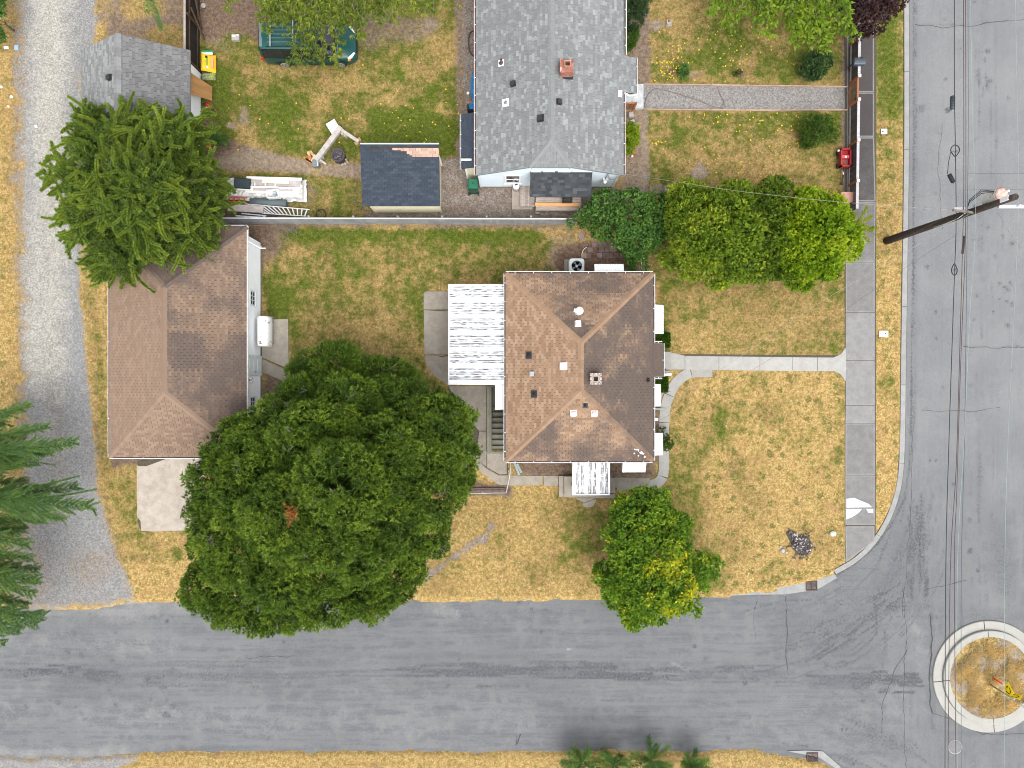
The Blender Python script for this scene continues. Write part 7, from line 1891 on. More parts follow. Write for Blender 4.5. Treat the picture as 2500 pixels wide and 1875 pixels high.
SLAT = plain('dark_slat', (.085, .07, .062), (.055, .045, .04), 6, .9, rv=.3)
RAILG = plain('weathered_rail', (.46, .45, .47), (.34, .33, .34), 3, .8, stretch=(1, 4, 1))
def fence_east():
    f = thing('picket_fence', 'low front fence with dark slats, pale top rail and cedar posts along the pavement', 'fence', W(2072, 300, 0))
    hgt = 1.0
    px_of = lambda py: 2076 - (py - 110) * .014
    posts = [112, 206, 262, 358, 455]
    bm2 = [MB().box((0, 0, .5), (.02, .085, .92), a=t).mesh('slat', SLAT) for t in (.15, .4, .6, .9)]
    for a, b in ((112, 206), (262, 358), (358, 455), (455, 520)):
        pa, pb = W(px_of(a), a, 0), W(px_of(b), b, 0)
        n = int((pb - pa).length / .1)
        for i in range(n):
            p = pa.lerp(pb, (i + .5) / n); o = bpy.data.objects.new('slat', bm2[rng.randrange(4)]); col.objects.link(o); o.parent = f; o.matrix_parent_inverse = Matrix.Translation(f.location).inverted(); o.location = (p.x + .03, p.y, 0)
        u = Vector((0, 0, hgt)); MB().beam(pa + u + Vector((.03, 0, 0)), pb + u + Vector((.03, 0, 0)), .14, .04).build('top_rail', RAILG, f)
        MB().beam(pa + Vector((-.02, 0, .12)), pb + Vector((-.02, 0, .12)), .06, .09).build('bottom_rail', plain('low_rail', (.32, .29, .26), (.24, .21, .19), 4, .85), f)
    for y in posts:
        p = W(px_of(y), y, 0); w_ = .12
        ps_ = MB().box((p.x, p.y, .56), (w_, w_, 1.12), a=rng.random()).build('post', CED2, f); MB().box((p.x, p.y, 1.14), (.16, .16, .05)).build('post_cap', CAPW, ps_)
    a = W(2062, 95, 0); MB().beam((a.x, a.y + .9, .3), (a.x + .05, a.y, .1), .1, .1).build('brace', CED2, f)
    g = thing('garden_gate', 'cedar garden gate at the end of the gravel path', 'gate', W(2074, 234, 0))
    pa, pb = W(px_of(209), 209, 0), W(px_of(259), 259, 0)
    GB = plain('gate_boards', (.20, .155, .10), (.14, .105, .07), 5, .8, rv=.2)
    n = 8
    for i in range(n): p = pa.lerp(pb, (i + .5) / n); MB().box((p.x, p.y, .52), (.025, .125, .9), a=rng.random()).build('gate_board', GB, g)
    for z, w_ in ((.98, .12), (.1, .1)): MB().beam(pa + Vector((-.03, 0, z)), pb + Vector((-.03, 0, z)), .08, w_).build('gate_rail', CED2, g)
    for p in (pa, pb): MB().box((p.x - .03, p.y + (-.06 if p == pa else .06), .52), (.08, .12, .98)).build('gate_stile', CED2, g)
    MB().box((pb.x - .09, pb.y + .06, .85), (.04, .12, .1)).build('latch', BLK, g)
fence_east()
# mailbox
t = thing('mailbox', 'dark slate blue mailbox on a black post at the front fence', 'mailbox', W(2074, 172, 0))
NAVY = plain('slate_blue_metal', (.045, .06, .078), (.035, .048, .06), 6, .45, .5)
q = W(2074, 172, 0); c = W(2098, 150, 1.2)
MB().tube([q, (c.x - .3, c.y - .05, .6), (c.x - .2, c.y, 1.0)], .05, 8).build('post', BLK, t); MB().box((c.x - .05, c.y, 1.02), (.5, .3, .05)).build('bracket', BLK, t)
mbx = MB(); pr2 = [(-.2, 0), (.2, 0), (.2, .16)] + [(.2 * math.cos(a), .16 + .1 * math.sin(a)) for a in (.5, 1.0, 1.57, 2.14, 2.64)] + [(-.2, .16)]
V = [(c.x - .3, c.y + a, 1.05 + b) for a, b in pr2] + [(c.x + .3, c.y + a, 1.05 + b) for a, b in pr2]; k = len(pr2)
mbx.add(V, [tuple(range(k - 1, -1, -1)), tuple(range(k, 2 * k))] + [(i, (i + 1) % k, k + (i + 1) % k, k + i) for i in range(k)]); mbx.build('box', NAVY, t); MB().box((c.x + .1, c.y + .22, 1.2), (.16, .02, .05)).build('flag', BLK, t)

# ------------------------------------------------------------------ the green minivan
def minivan():
    PAINT = plain('green_car_paint', (.003, .06, .055), (.0025, .052, .047), .8, .35, .35, coat=.25)
    TRIM = plain('black_trim', (.012, .013, .015), (.018, .018, .02), 5, .4)
    GL = plain('dark_car_glass', (.012, .014, .016), (.02, .022, .025), 2, .04, .7)
    SIL = plain('alloy', (.55, .56, .58), (.45, .46, .48), 10, .3, metal=.7)
    c = W(764, 163, 0)
    t = thing('minivan', 'dark green minivan with a roof rack parked on the grass under the drooping tree', 'car', (c.x, c.y + .94, 0))
    # stations along x: (x, half width at sill, at belt, roof half width, sill z, belt z, roof z)
    S = [(-2.55, .72, .80, .60, .42, .98, 1.02), (-2.50, .84, .88, .66, .30, 1.0, 1.45), (-2.36, .90, .93, .70, .26, 1.02, 1.70), (-2.05, .93, .955, .73, .25, 1.03, 1.76), (-1.2, .95, .965, .745, .24, 1.02, 1.78), (-.2, .95, .965, .745, .24, 1.01, 1.77), (.35, .95, .965, .735, .24, 1.0, 1.73), (.62, .95, .96, .70, .24, .99, 1.66),
         (1.42, .95, .95, .78, .24, .98, 1.10), (1.5, .95, .945, .78, .25, .97, 1.06), (2.05, .92, .92, .72, .25, .90, .98), (2.4, .84, .86, .62, .28, .80, .87), (2.56, .68, .72, .5, .34, .66, .72)]
    body, side, ws, rw, top = MB(), MB(), MB(), MB(), MB()
    def ring(s):
        x, h0, h1, h2, z0, z1, z2 = s
        return [(x, -h0, z0), (x, -h0 - .01, z0 + .2), (x, -h1, (z0 + z1) / 2 + .12), (x, -h1 + .02, z1), (x, -(h2 + .02), z2 - .05), (x, -h2 + .10, z2), (x, 0, z2 + .03),
                (x, h2 - .10, z2), (x, h2 + .02, z2 - .05), (x, h1 - .02, z1), (x, h1, (z0 + z1) / 2 + .12), (x, h0 + .01, z0 + .2), (x, h0, z0)]
    R = [ring(s) for s in S]
    nn = len(R[0])
    body_f = []
    V = [v for r in R for v in r]
    def quad(i, k): return (i * nn + k, i * nn + k + 1, (i + 1) * nn + k + 1, (i + 1) * nn + k)
    bf, sf, wf, rf = [], [], [], []
    for i in range(len(R) - 1):
        for k in range(nn - 1):
            f = quad(i, k)[::-1]
            if k in (3, 8) and 2 <= i <= 7: sf.append((f, i))
            elif k in (4, 5, 6, 7) and i == 7: wf.append(f)
            elif k in (4, 5, 6, 7) and i in (0, 1): rf.append(f)
            else: bf.append(f)
    body.add(V, bf, smooth=True); body.add(R[0], [tuple(range(nn))]); body.add(R[-1], [tuple(range(nn - 1, -1, -1))])
    b = body.build('body', PAINT, t, False)
    def shrink(fs, keep_, name, mt):
        mb = MB()
        for f in fs:
            P = [Vector(V[i]) for i in f]; cc = sum(P, Vector()) / 4
            mb.add([cc + (p - cc) * keep_ for p in P], [(0, 1, 2, 3)])
        return mb.build(name, mt, t, False)
    # body colour behind the glass, glass panes slightly proud
    bk = MB(); bk.add(V, [f for f, i in sf] + wf + rf); bk.build('pillars', TRIM, t, False)
    for f, i in sf:
        P = [Vector(V[j]) for j in f]; cc = sum(P, Vector()) / 4; n_ = (P[1] - P[0]).cross(P[2] - P[0]).normalized(); n_ = n_ if n_.dot(Vector((0, cc.y, .3))) > 0 else -n_
        k_ = .95 if i not in (2, 7) else .86
        MB().add([cc + (p - cc) * k_ + n_ * .006 for p in P], [(0, 1, 2, 3)]).build('side_window', GL, t, False)
    P = [V[j] for f in wf for j in f]; x0 = min(p[0] for p in P)
    wsm = MB()
    for f in wf:
        Q = [Vector(V[j]) + Vector((.0, 0, .008)) for j in f]; Q = [Vector((.62 + (q.x - .62) * .93 + .03, q.y * .95, q.z)) for q in Q]; Q = [Vector((q.x, q.y, 1.66 + (q.x - .62) * (-.56 / .8) + .02 + (.03 if abs(q.y) < .01 else .0 if abs(q.y) < .65 else -.05))) for q in Q]
        wsm.add(Q, [(0, 1, 2, 3)])
    wsm.build('windscreen', GL, t, False)
    MB().box((1.42, 0, 1.1), (.16, 1.5, .03)).build('cowl', TRIM, t, False)
    for s_ in (-1, 1): MB().tube([(1.3, s_ * .3 - .1, 1.2), (1.36, s_ * .3 + .35, 1.15)], .012, 5).build('wiper', TRIM, t, False)
    rwm = MB()
    for f in rf:
        Q = [Vector(V[j]) + Vector((-.012, 0, .006)) for j in f]; rwm.add([Vector((q.x, q.y * .93, q.z)) for q in Q], [(0, 1, 2, 3)])
    rwm.build('rear_window', TRIM, t, False)
    # mouldings, bumpers, lights
    for s_ in (-1, 1):
        MB().box((-.1, s_ * .962, .52), (3.6, .03, .06)).build('side_moulding', TRIM, t, False); MB().box((0, s_ * .93, .28), (3.0, .06, .1)).build('sill', TRIM, t, False)
        for x in (-.62, .3): MB().box((x, s_ * .972, .84), (.2, .02, .04)).build('door_handle', TRIM, t, False)
        MB().box((-.2 if s_ < 0 else -.2, s_ * .968, .75), (.012, .006, .9)).build('door_seam', TRIM, t, False); MB().box((.75, s_ * .966, .62), (.012, .006, .7)).build('door_seam', TRIM, t, False)
        mm = MB(); mm.box((1.12, s_ * 1.06, 1.06), (.12, .2, .14)); mm.box((1.15, s_ * .97, 1.02), (.06, .1, .05)); mm.build('mirror', PAINT, t, False)
        hm_ = MB(); hm_.add([(2.12, s_ * .90, .84), (2.32, s_ * .83, .82), (2.50, s_ * .52, .76), (2.42, s_ * .52, .83), (2.10, s_ * .84, .90)], [(0, 1, 2, 3, 4) if s_ > 0 else (4, 3, 2, 1, 0)])
        for v_ in range(len(hm_.v)): hm_.v[v_] = (hm_.v[v_][0] + .03, hm_.v[v_][1] * 1.03, hm_.v[v_][2] + .035)
        hm_.build('headlight', plain('headlight_lens', (.72, .74, .76), (.6, .62, .64), 8, .15), t, False)
        MB().box((2.2, s_ * .935, .80), (.16, .05, .1), -s_ * .3).build('indicator', plain('amber_lens', (.75, .28, .03), (.65, .22, .02), 8, .2), t, False)
        MB().box((-2.47, s_ * .88, .85), (.14, .08, .34)).build('tail_light', plain('red_lens', (.55, .035, .01), (.4, .02, .01), 8, .2), t, False)
        # roof rails
        MB().tube([(-2.0, s_ * .66, 1.80), (-1.9, s_ * .66, 1.85), (.1, s_ * .66, 1.84), (.2, s_ * .66, 1.78)], .022, 6).build('roof_rail', TRIM, t, False)
    for x in (-1.75, -.55): MB().beam((x, -.68, 1.88), (x, .68, 1.88), .06, .03).build('cross_bar', SIL, t, False)
    for y in (-.42, -.21, 0, .21, .42): MB().box((-1.1, y, 1.805 if abs(y) > .3 else 1.812), (1.7, .025, .012)).build('roof_strip', GREYM, t, False)
    MB().box((-2.3, 0, 1.72), (.16, 1.25, .05)).build('spoiler', plain('pale_spoiler', (.12, .17, .18), (.1, .14, .15), 5, .3), t, False)
    MB().box((2.5, 0, .42), (.12, 1.3, .22), taper=.9).build('front_bumper', PAINT, t, False); MB().box((2.56, 0, .62), (.06, .9, .1)).build('grille', TRIM, t, False); MB().box((-2.54, 0, .45), (.1, 1.4, .22)).build('rear_bumper', TRIM, t, False)
    MB().box((2.47, -.62, .52), (.12, .1, .1)).build('fog_light', WHITE, t, False); 
    for x in (-1.45, 1.62):
        for s_ in (-1, 1):
            wh = MB(); prof = [(.0, .0), (.22, .0), (.32, .02), (.335, .06), (.335, .16), (.32, .2), (.2, .2)]
            Vw = []
            for (r_, y_) in prof:
                for k in range(20): a_ = 2 * math.pi * k / 20; Vw.append((x + r_ * math.cos(a_), s_ * (1.0 - y_), .335 + r_ * math.sin(a_)))
            F = [(i * 20 + k, i * 20 + (k + 1) % 20, (i + 1) * 20 + (k + 1) % 20, (i + 1) * 20 + k) for i in range(len(prof) - 1) for k in range(20)]
            w_ = wh.add(Vw, F, smooth=False).build('wheel', plain('tyre_rubber', (.018, .018, .018), (.03, .03, .03), 10, .9), t, False)
            rm = MB()
            for k in range(5):
                a_ = 2 * math.pi * k / 5 + .3; rm.beam((x + .03 * math.cos(a_), s_ * 1.006, .335 + .03 * math.sin(a_)), (x + .225 * math.cos(a_), s_ * 1.006, .335 + .225 * math.sin(a_)), .085, .02, up=(0, 1, 0))
            Vr = []
            for r_, y_ in ((.19, .99), (.19, 1.012), (.235, 1.012), (.235, .99)):
                for k in range(20): a_ = 2 * math.pi * k / 20; Vr.append((x + r_ * math.cos(a_), s_ * y_, .335 + r_ * math.sin(a_)))
            rm.add(Vr, [(i * 20 + k, i * 20 + (k + 1) % 20, (i + 1) * 20 + (k + 1) % 20, (i + 1) * 20 + k) for i in range(3) for k in range(20)]); rm.build('rim', SIL, w_)
            ar = MB(); 
            Va = []
            for r_, y_ in ((.34, .969), (.41, .971)):
                for k in range(13): a_ = math.pi * k / 12; Va.append((x + r_ * math.cos(a_), s_ * y_, .335 + r_ * math.sin(a_)))
            ar.add(Va, [(k, k + 1, 13 + k + 1, 13 + k) for k in range(12)]); ar.build('wheel_arch', TRIM, t, False)
minivan()

# ------------------------------------------------------------------ utility pole and wires
POLE = plain('creosoted_wood', (.055, .042, .034), (.03, .023, .019), 6, .95, rv=.1, bump=.4, stretch=(3, 3, .6))
STEELG = plain('pale_steel', (.62, .64, .68), (.5, .52, .56), 6, .5, metal=.2)
up_ = thing('utility_pole', 'tall dark wooden utility pole with crossarm and transformer beside the right hand street', 'pole', W(2165, 588, 0))
pb_, pt_ = W(2165, 588, 0), W(2480, 480, 9.9)
P_at = lambda z: pb_.lerp(pt_, z / 9.9)
MB().tube([P_at(z) for z in (-.1, 2, 4, 6, 8, 9.9)], [.21, .195, .18, .165, .15, .135], 12).build('pole_shaft', POLE, up_)
q = P_at(8.7); MB().beam((q.x + .1, q.y - .14, 8.7), (q.x + 2.6, q.y - .14, 8.7), .13, .11).build('crossarm', STEELG, up_)
q = P_at(7.4); MB().beam((q.x - 1.0, q.y + .02, 7.35), (q.x + .2, q.y - .12, 7.35), .09, .1).build('lower_arm', plain('arm_wood', (.2, .17, .15), (.14, .12, .1), 5), up_)
q = P_at(8.1); c = Vector((21.37, 8.28, 7.55))
TRW, ntr = new_mat('transformer_paint'); nr2 = noise(ntr, pos(ntr), 5.0, 4.0); finish(ntr, mixc(ntr, mrange(ntr, nr2, .58, .64), (.78, .78, .77), (.38, .2, .13)), .5, .4)
tr_ = MB().lathe(c, [(.27, 0), (.29, .04), (.29, .9), (.31, .92), (.31, .97)], 20).build('transformer', TRW, up_)
MB().lathe(c + Vector((0, 0, .97)), [(.31, 0), (.24, .06), (.03, .08)], 20).build('rusty_lid', plain('rust_lid', (.5, .22, .15), (.6, .45, .4), 7, .8), tr_)
for dx, dy in ((.2, .12), (-.22, .05), (.05, -.22)): MB().lathe(c + Vector((dx, dy, .98)), [(.05, 0), (.07, .05), (.04, .1), (.06, .15), (.02, .22)], 8).build('bushing', WHITE, tr_)
MB().beam((c.x, c.y - .1, 8.0), (P_at(8).x, P_at(8).y + .1, 8.0), .12, .3).build('bracket', GREYM, tr_)
for (dx, z) in ((.9, 8.8), (1.7, 8.8), (2.3, 8.8)): MB().lathe((P_at(8.7).x + dx, P_at(8.7).y - .14, z - .03), [(.03, 0), (.06, .06), (.035, .1), (.06, .15), (.015, .2)], 8).build('insulator', WHITE, up_)
for k in range(8): q = P_at(1.5 + k * .75); MB().box((q.x + .1, q.y + .17, q.z), (.05, .05, .1)).build('pole_step', GREYM, up_)
q = P_at(9.4); MB().box((q.x - .12, q.y + .02, 9.4), (.06, .2, .5)).build('cutout', WHITE, up_)
q = P_at(6.9); MB().box((q.x - .5, q.y + .15, 7.0), (.5, .12, .14)).build('junction_bracket', STEELG, up_)
for k in range(3):
    MB().tube([(P_at(7.2).x - .25, P_at(7.2).y + .15, 7.2), (c.x - .75, c.y - .1 + .06 * k, 7.5), (c.x - .6, c.y + .15 + .08 * k, 8.1), (c.x - .2, c.y + .12, 8.55)], .016, 5).build('jumper', BLK, up_)
MB().tube([P_at(7.3) + Vector((-.35, -.05, 0)), P_at(6.6) + Vector((-.3, -.2, 0)), P_at(5.6) + Vector((-.22, -.22, 0)), P_at(4.6) + Vector((-.18, -.2, 0))], .018, 5).build('ground_wire', STEELG, up_)
CBK = plain('cable_black', (.016, .018, .02), (.022, .024, .026), 8, .5); CBB = plain('cable_brown', (.075, .045, .04), (.06, .038, .034), 8, .6); CBG = plain('cable_verdigris', (.26, .36, .34), (.2, .29, .27), 8, .5); CBW = plain('cable_pale', (.30, .28, .26), (.16, .15, .14), 4, .5); CBL = plain('cable_blue', (.06, .09, .11), (.05, .075, .09), 8, .5)
def wire(pts, r, mt, label, group='overhead wires along the right hand street'):
    P = [Vector(W(*p)) for p in pts]
    P = smooth_path(P, 6)
    o = MB().tube(P, r, 5, cap=False).build('overhead_wire', mt); tag(o, label, 'wire', group); return o
wire([(2330, -80, 6.6), (2330, 200, 6.5), (2332, 330, 6.5), (2334, 470, 6.5), (2334, 560, 6.5), (2330, 680, 6.5), (2317, 1071, 6.5), (2309, 1400, 6.5), (2307, 1960, 6.6)], .017, CBK, 'thick black cable carrying the splice cases, leftmost of the street wires')
wire([(2352, -80, 7.2), (2353, 200, 7.1), (2353, 470, 7.1), (2350, 600, 7.1), (2342, 900, 7.1), (2334, 1150, 7.1), (2320, 1400, 7.1), (2314, 1960, 7.2)], .014, CBB, 'brown wire next to the black splice cable')
wire([(2357, -80, 7.3), (2358, 200, 7.2), (2358, 470, 7.2), (2356, 620, 7.2), (2345, 900, 7.2), (2336, 1200, 7.2), (2330, 1400, 7.2), (2335, 1960, 7.3)], .014, CBB, 'second brown wire, close beside the first brown one')
wire([(2363, -80, 7.6), (2364, 300, 7.5), (2362, 500, 7.5), (2359, 760, 7.5), (2355, 1071, 7.5), (2347, 1400, 7.5), (2347, 1960, 7.6)], .012, CBL, 'blue grey wire right of the two brown ones')
wire([(2368, -80, 8.2), (2374, 270, 8.1), (2381, 470, 8.0), (2379, 600, 8.0), (2367, 780, 8.1), (2354, 1071, 8.1), (2337, 1400, 8.2), (2337, 1960, 8.3)], .007, CBG, 'thin green wire slanting past the pole')
wire([(2478, -80, 8.9), (2483, 250, 8.8), (2487, 460, 8.75), (2480, 680, 8.8), (2461, 1071, 8.8), (2453, 1400, 8.9), (2453, 1960, 9.0)], .007, CBG, 'thin green wire at the far right, carried by the crossarm')
wire([(1516, 424, 2.75), (1640, 442, 4.2), (1800, 466, 5.6), (2050, 493, 6.6), (2353, 515, 7.2)], .009, CBW, 'pale service wire from the pole to the blue house corner', None)
wire([(2400, 502, 7.3), (2240, 598, 6.8), (2000, 740, 5.6), (1800, 875, 4.4), (1668, 960, 3.4), (1636, 990, 2.9), (1612, 1008, 2.6)], .008, CBW, 'pale service wire from the pole to the brown house', None)
wire([(2340, 570, 6.9), (2200, 660, 6.4), (2000, 800, 5.2), (1800, 925, 4.1), (1660, 1000, 3.1), (1606, 1028, 2.6)], .006, CBB, 'thin brown wire sagging beside the pale service wire', None)
wire([(2436, 517, 8.4), (2470, 575, 8.6), (2520, 640, 8.8), (2600, 740, 9)], .012, CBW, 'pale wire running off to the lower right from the crossarm', None)
wire([(2360, 424, 7.4), (2440, 424, 7.4), (2560, 424, 7.4)], .006, CBK, 'upper thin cross wire above the transformer', None); wire([(2350, 464, 7.4), (2440, 463, 7.4), (2560, 464, 7.4)], .006, CBK, 'lower thin cross wire beside the transformer', None)
wire([(2330, 520, 7), (2240, 565, 6.5), (2140, 620, 6.0)], .005, CBB, 'faint thin brown wire left of the pole', None)
def splice(a, b, r, mt, label):
    a, b = Vector(W(*a)), Vector(W(*b)); d = (b - a); t = thing('splice_case', label, 'splice case', a, 0, 'splice cases hung on the black cable')
    MB().tube([a, a + d * .04, a + d * .96, b], [r * .6, r, r, r * .6], 10).build('case', mt, t)
    for k in range(1, 5): q = a + d * k / 5; MB().tube([q - d * .015, q + d * .015], r * 1.12, 10).build('clamp_band', BLK, t)
    MB().tube([b, b + d * .12], r * .3, 6).build('cable_end', GREYM, t)
splice((2326, 234, 6.3), (2325, 267, 6.3), .105, NAVY, 'dark ribbed splice case hanging highest on the black cable')
splice((2317, 425, 6.2), (2328, 446, 6.2), .10, BLK, 'short black splice case hanging askew below the cable loop')
splice((2354, 576, 6.8), (2350, 620, 6.8), .055, plain('brown_case', (.045, .03, .028), (.03, .02, .02), 6), 'slim dark brown splice case just below the pole')
def cable_loop(cx_, cy_, rw_, rh_, z, label, tail):
    t = thing('cable_loop', label, 'cable', W(cx_, cy_, z), 0, 'spare cable loops on the street wires')
    pts = []
    for k in range(25): a_ = 2 * math.pi * k / 24; y_ = cy_ + rh_ * math.sin(a_); x_ = cx_ + rw_ * math.cos(a_) * (1.0 if math.sin(a_) < 0 else (1 - .55 * math.sin(a_))) ; pts.append(W(x_, y_, z))
    if tail < 0: pts = [W(cx_ + (p.x - W(cx_, cy_, z).x) / m(1, z), cy_ + (p.y - W(cx_, cy_, z).y) / m(1, z), z) for p in pts]
    MB().tube(pts, .022, 6, cap=False).build('loop', CBK, t)
    for k in range(4): a_ = .5 + k * .7; MB().tube([W(cx_ + rw_ * .8 * math.cos(a_), cy_ + rh_ * .5 * math.sin(a_) - 2, z), W(cx_ - rw_ * .7 * math.cos(a_ + .4), cy_ - rh_ * .4 * math.sin(a_) + 3, z)], .008, 4).build('strap', CBK, t)
    return t
cable_loop(2332, 368, 11, 14, 6.3, 'black teardrop cable loop between the two upper splice cases', 1); cable_loop(2330, 658, 7, 14, 6.3, 'narrow black cable loop below the pole', -1)
MB_t = MB().tube([W(2321, 372, 6.3), W(2316, 395, 6.3), W(2313, 425, 6.2)], .015, 5).build('cable_tail', CBK); tag(MB_t, 'black cable tail running from the loop to the short splice case', 'cable')

# ------------------------------------------------------------------ signs in the traffic circle
YEL = plain('sign_yellow', (.82, .60, .0), (.78, .56, .0), 3, .4); SIGNBK = plain('sign_black', (.015, .015, .015), (.02, .02, .02), 3, .5)
ts = thing('traffic_sign', 'two yellow diamond warning signs set at right angles on a grey post in the circle', 'sign', W(2414, 1669, 0))
g = W(2414, 1669, 0); zc_ = 1.55; half = .42
MB().tube([g, (g.x, g.y, 2.05)], .04, 8).build('post', GREYM, ts)
def diamond(cx_, cy_, ux, uy, name):
    u = Vector((ux, uy, 0)).normalized(); n_ = Vector((u.y, -u.x, 0)); cc = Vector((cx_, cy_, zc_))
    up2 = Vector((0, 0, 1)); Q = [cc + u * half, cc + up2 * half, cc - u * half, cc - up2 * half]
    pl2 = MB().add([q + n_ * .008 for q in Q] + [q - n_ * .008 for q in Q], [(0, 1, 2, 3), (7, 6, 5, 4), (0, 4, 5, 1), (1, 5, 6, 2), (2, 6, 7, 3), (3, 7, 4, 0)]).build('diamond_plate', YEL, ts)
    for sd in (1, -1):
        mk = MB()
        for k in range(3):
            a0 = 2 * math.pi * k / 3 + .3; arc = []
            for j in range(6): a_ = a0 + j * .26; arc.append(cc + (u * math.cos(a_) + up2 * math.sin(a_)) * .17 + n_ * sd * .013)
            for p, q in zip(arc[:-1], arc[1:]): mk.beam(p, q, .045, .004, up=tuple(n_))
            e_ = arc[-1]; d_ = (arc[-1] - arc[-2]).normalized(); s2 = d_.cross(n_).normalized(); mk.add([e_ + s2 * .06, e_ - s2 * .06, e_ + d_ * .1], [(0, 1, 2), (2, 1, 0)])
        mk.build('arrow_symbol', SIGNBK, pl2)
c1 = W(2454, 1693, zc_); diamond(g.x + .02, g.y + .30, 0, 1, 'a'); diamond(g.x + .36, g.y - .02, 1, 0.1, 'b')
ds_ = thing('delineator_post', 'orange red delineator post with white top beside the yellow signs', 'post', W(2420, 1653, 0))
q = W(2420, 1653, 0); MB().tube([q, (q.x, q.y, .93)], .055, 10).build('tube', plain('orange_plastic', (.75, .10, .03), (.7, .09, .03), 4, .5), ds_); MB().tube([(q.x, q.y, .93), (q.x, q.y, 1.12)], .045, 10).build('white_tip', WHITE, ds_)
wsn = thing('street_sign', 'white sign plate with a light blue upper edge at the right edge of the circle', 'sign', W(2484, 1716, 0)); q = W(2492, 1716, 0)
MB().box((q.x + .1, q.y, .62), (.85, .03, .5), mat=Matrix.Rotation(-.08, 3, 'Z')).build('plate', WHITE, wsn); MB().box((q.x + .1, q.y + .02, .9), (.85, .05, .07), mat=Matrix.Rotation(-.08, 3, 'Z')).build('blue_edge', plain('light_blue', (.2, .5, .65), (.2, .48, .6), 4), wsn); MB().tube([(q.x + .1, q.y + .04, 0), (q.x + .1, q.y + .04, .9)], .025, 6).build('post', GREYM, wsn)

# ------------------------------------------------------------------ small things in the yards
def boxthing(name, label, cat, px, py, size, mt, rz=0, z=0, part='body', group=None, taper=1.0):
    t = thing(name, label, cat, W(px, py, z), rz, group); MB().box((0, 0, size[2] / 2), size, taper=taper).build(part, mt, t, False); return t
GREYC = plain('grey_block', (.36, .34, .31), (.27, .25, .23), 8, .9); PALEW = plain('grey_timber', (.42, .39, .36), (.30, .275, .25), 5, .85, rv=.15, stretch=(1, 1, 1)); FRESH = plain('split_wood', (.52, .34, .17), (.42, .25, .11), 6, .8, rv=.2)
# air conditioner
ac = thing('air_conditioner', 'pale grey outdoor air conditioner with round fan at the back of the brown house', 'air conditioner', W(1405, 655, 0))
ACM = plain('ac_casing', (.50, .55, .55), (.44, .48, .48), 4, .5)
MB().box((-.12, .0, .05), (1.0, .95, .1)).build('base_pad', C_PAT, ac, False)
am = MB(); am.box((0, 0, .14), (.8, .8, .06)); 
ro = [(x, y) for x, y in ((.41, .30), (.30, .41), (-.30, .41), (-.41, .30), (-.41, -.30), (-.30, -.41), (.30, -.41), (.41, -.30))]
Vv = [(x, y, .16) for x, y in ro] + [(x, y, .80) for x, y in ro]; am.add(Vv, [(i, (i + 1) % 8, 8 + (i + 1) % 8, 8 + i)[::-1] for i in range(8)])
rn_ = 24; inner_ = [(.29 * math.cos(2 * math.pi * k / rn_), .29 * math.sin(2 * math.pi * k / rn_)) for k in range(rn_)]; outer_ = []
for k in range(rn_):
    a_ = 2 * math.pi * k / rn_; s_ = .41 / max(abs(math.cos(a_)), abs(math.sin(a_))); s_ = min(s_, .53); outer_.append((s_ * math.cos(a_), s_ * math.sin(a_)))
am.add([(x, y, .80) for x, y in outer_] + [(x, y, .82) for x, y in inner_] + [(x, y, .45) for x, y in inner_], [(k, (k + 1) % rn_, rn_ + (k + 1) % rn_, rn_ + k) for k in range(rn_)] + [(rn_ + k, rn_ + (k + 1) % rn_, 2 * rn_ + (k + 1) % rn_, 2 * rn_ + k) for k in range(rn_)])
am.build('casing', ACM, ac, False); MB().lathe((0, 0, .44), [(.001, .01), (.29, .01)], 20).build('well', BLK, ac, False)
for k in range(4):
    a_ = k * math.pi / 2 + .5; MB().add([(.06 * math.cos(a_), .06 * math.sin(a_), .7), (.27 * math.cos(a_ - .35), .27 * math.sin(a_ - .35), .66), (.28 * math.cos(a_ + .35), .28 * math.sin(a_ + .35), .74)], [(0, 1, 2)]).build('fan_blade', plain('fan_grey', (.20, .24, .25), (.16, .2, .2), 4), ac, False)
MB().lathe((0, 0, .70), [(.08, -.04), (.08, .06), (.02, .08)], 12).build('fan_hub', ACM, ac, False)
gm = MB()
for k in range(20): a_ = 2 * math.pi * k / 20; gm.tube([(.07 * math.cos(a_), .07 * math.sin(a_), .83), (.29 * math.cos(a_ + .3), .29 * math.sin(a_ + .3), .83)], .004, 3, cap=False)
gm.build('grille', BLK, ac, False)
# paver patch
pv_ = thing('paver_patch', 'patch of mossy reddish concrete pavers half buried in leaves by the air conditioner', 'paving', W(1485, 615, 0))
PAV = plain('mossy_paver', (.17, .125, .12), (.105, .07, .055), 3, .95, rv=.2)
for j, y in enumerate((597, 610, 624)):
    for i in range(8):
        if rng.random() < .1: continue
        p = W(1437 + i * 13.6 + (j % 2) * 4, y, .02); MB().box((p.x, p.y, .0), (.29, .29, .06), rng.uniform(-.03, .03), a=rng.random()).build('paver', PAV, pv_)
boxthing('paver', 'single reddish square paver lying beside the ivy mound', 'paver', 1419, 577, (.32, .32, .05), plain('pink_paver', (.25, .19, .185), (.2, .15, .14), 6), .05); boxthing('paver', 'tan square paver beside the mossy paver patch', 'paver', 1425, 624, (.3, .3, .05), plain('tan_paver', (.27, .2, .14), (.2, .15, .1), 6))
o = MB().tube(smooth_path([W(1432, 604, .02), W(1424, 610, .02), W(1422, 622, .02)], 6), .018, 5).build('white_pipe_offcut', WHITE); tag(o, 'short curved white pipe lying by the tan paver', 'pipe')
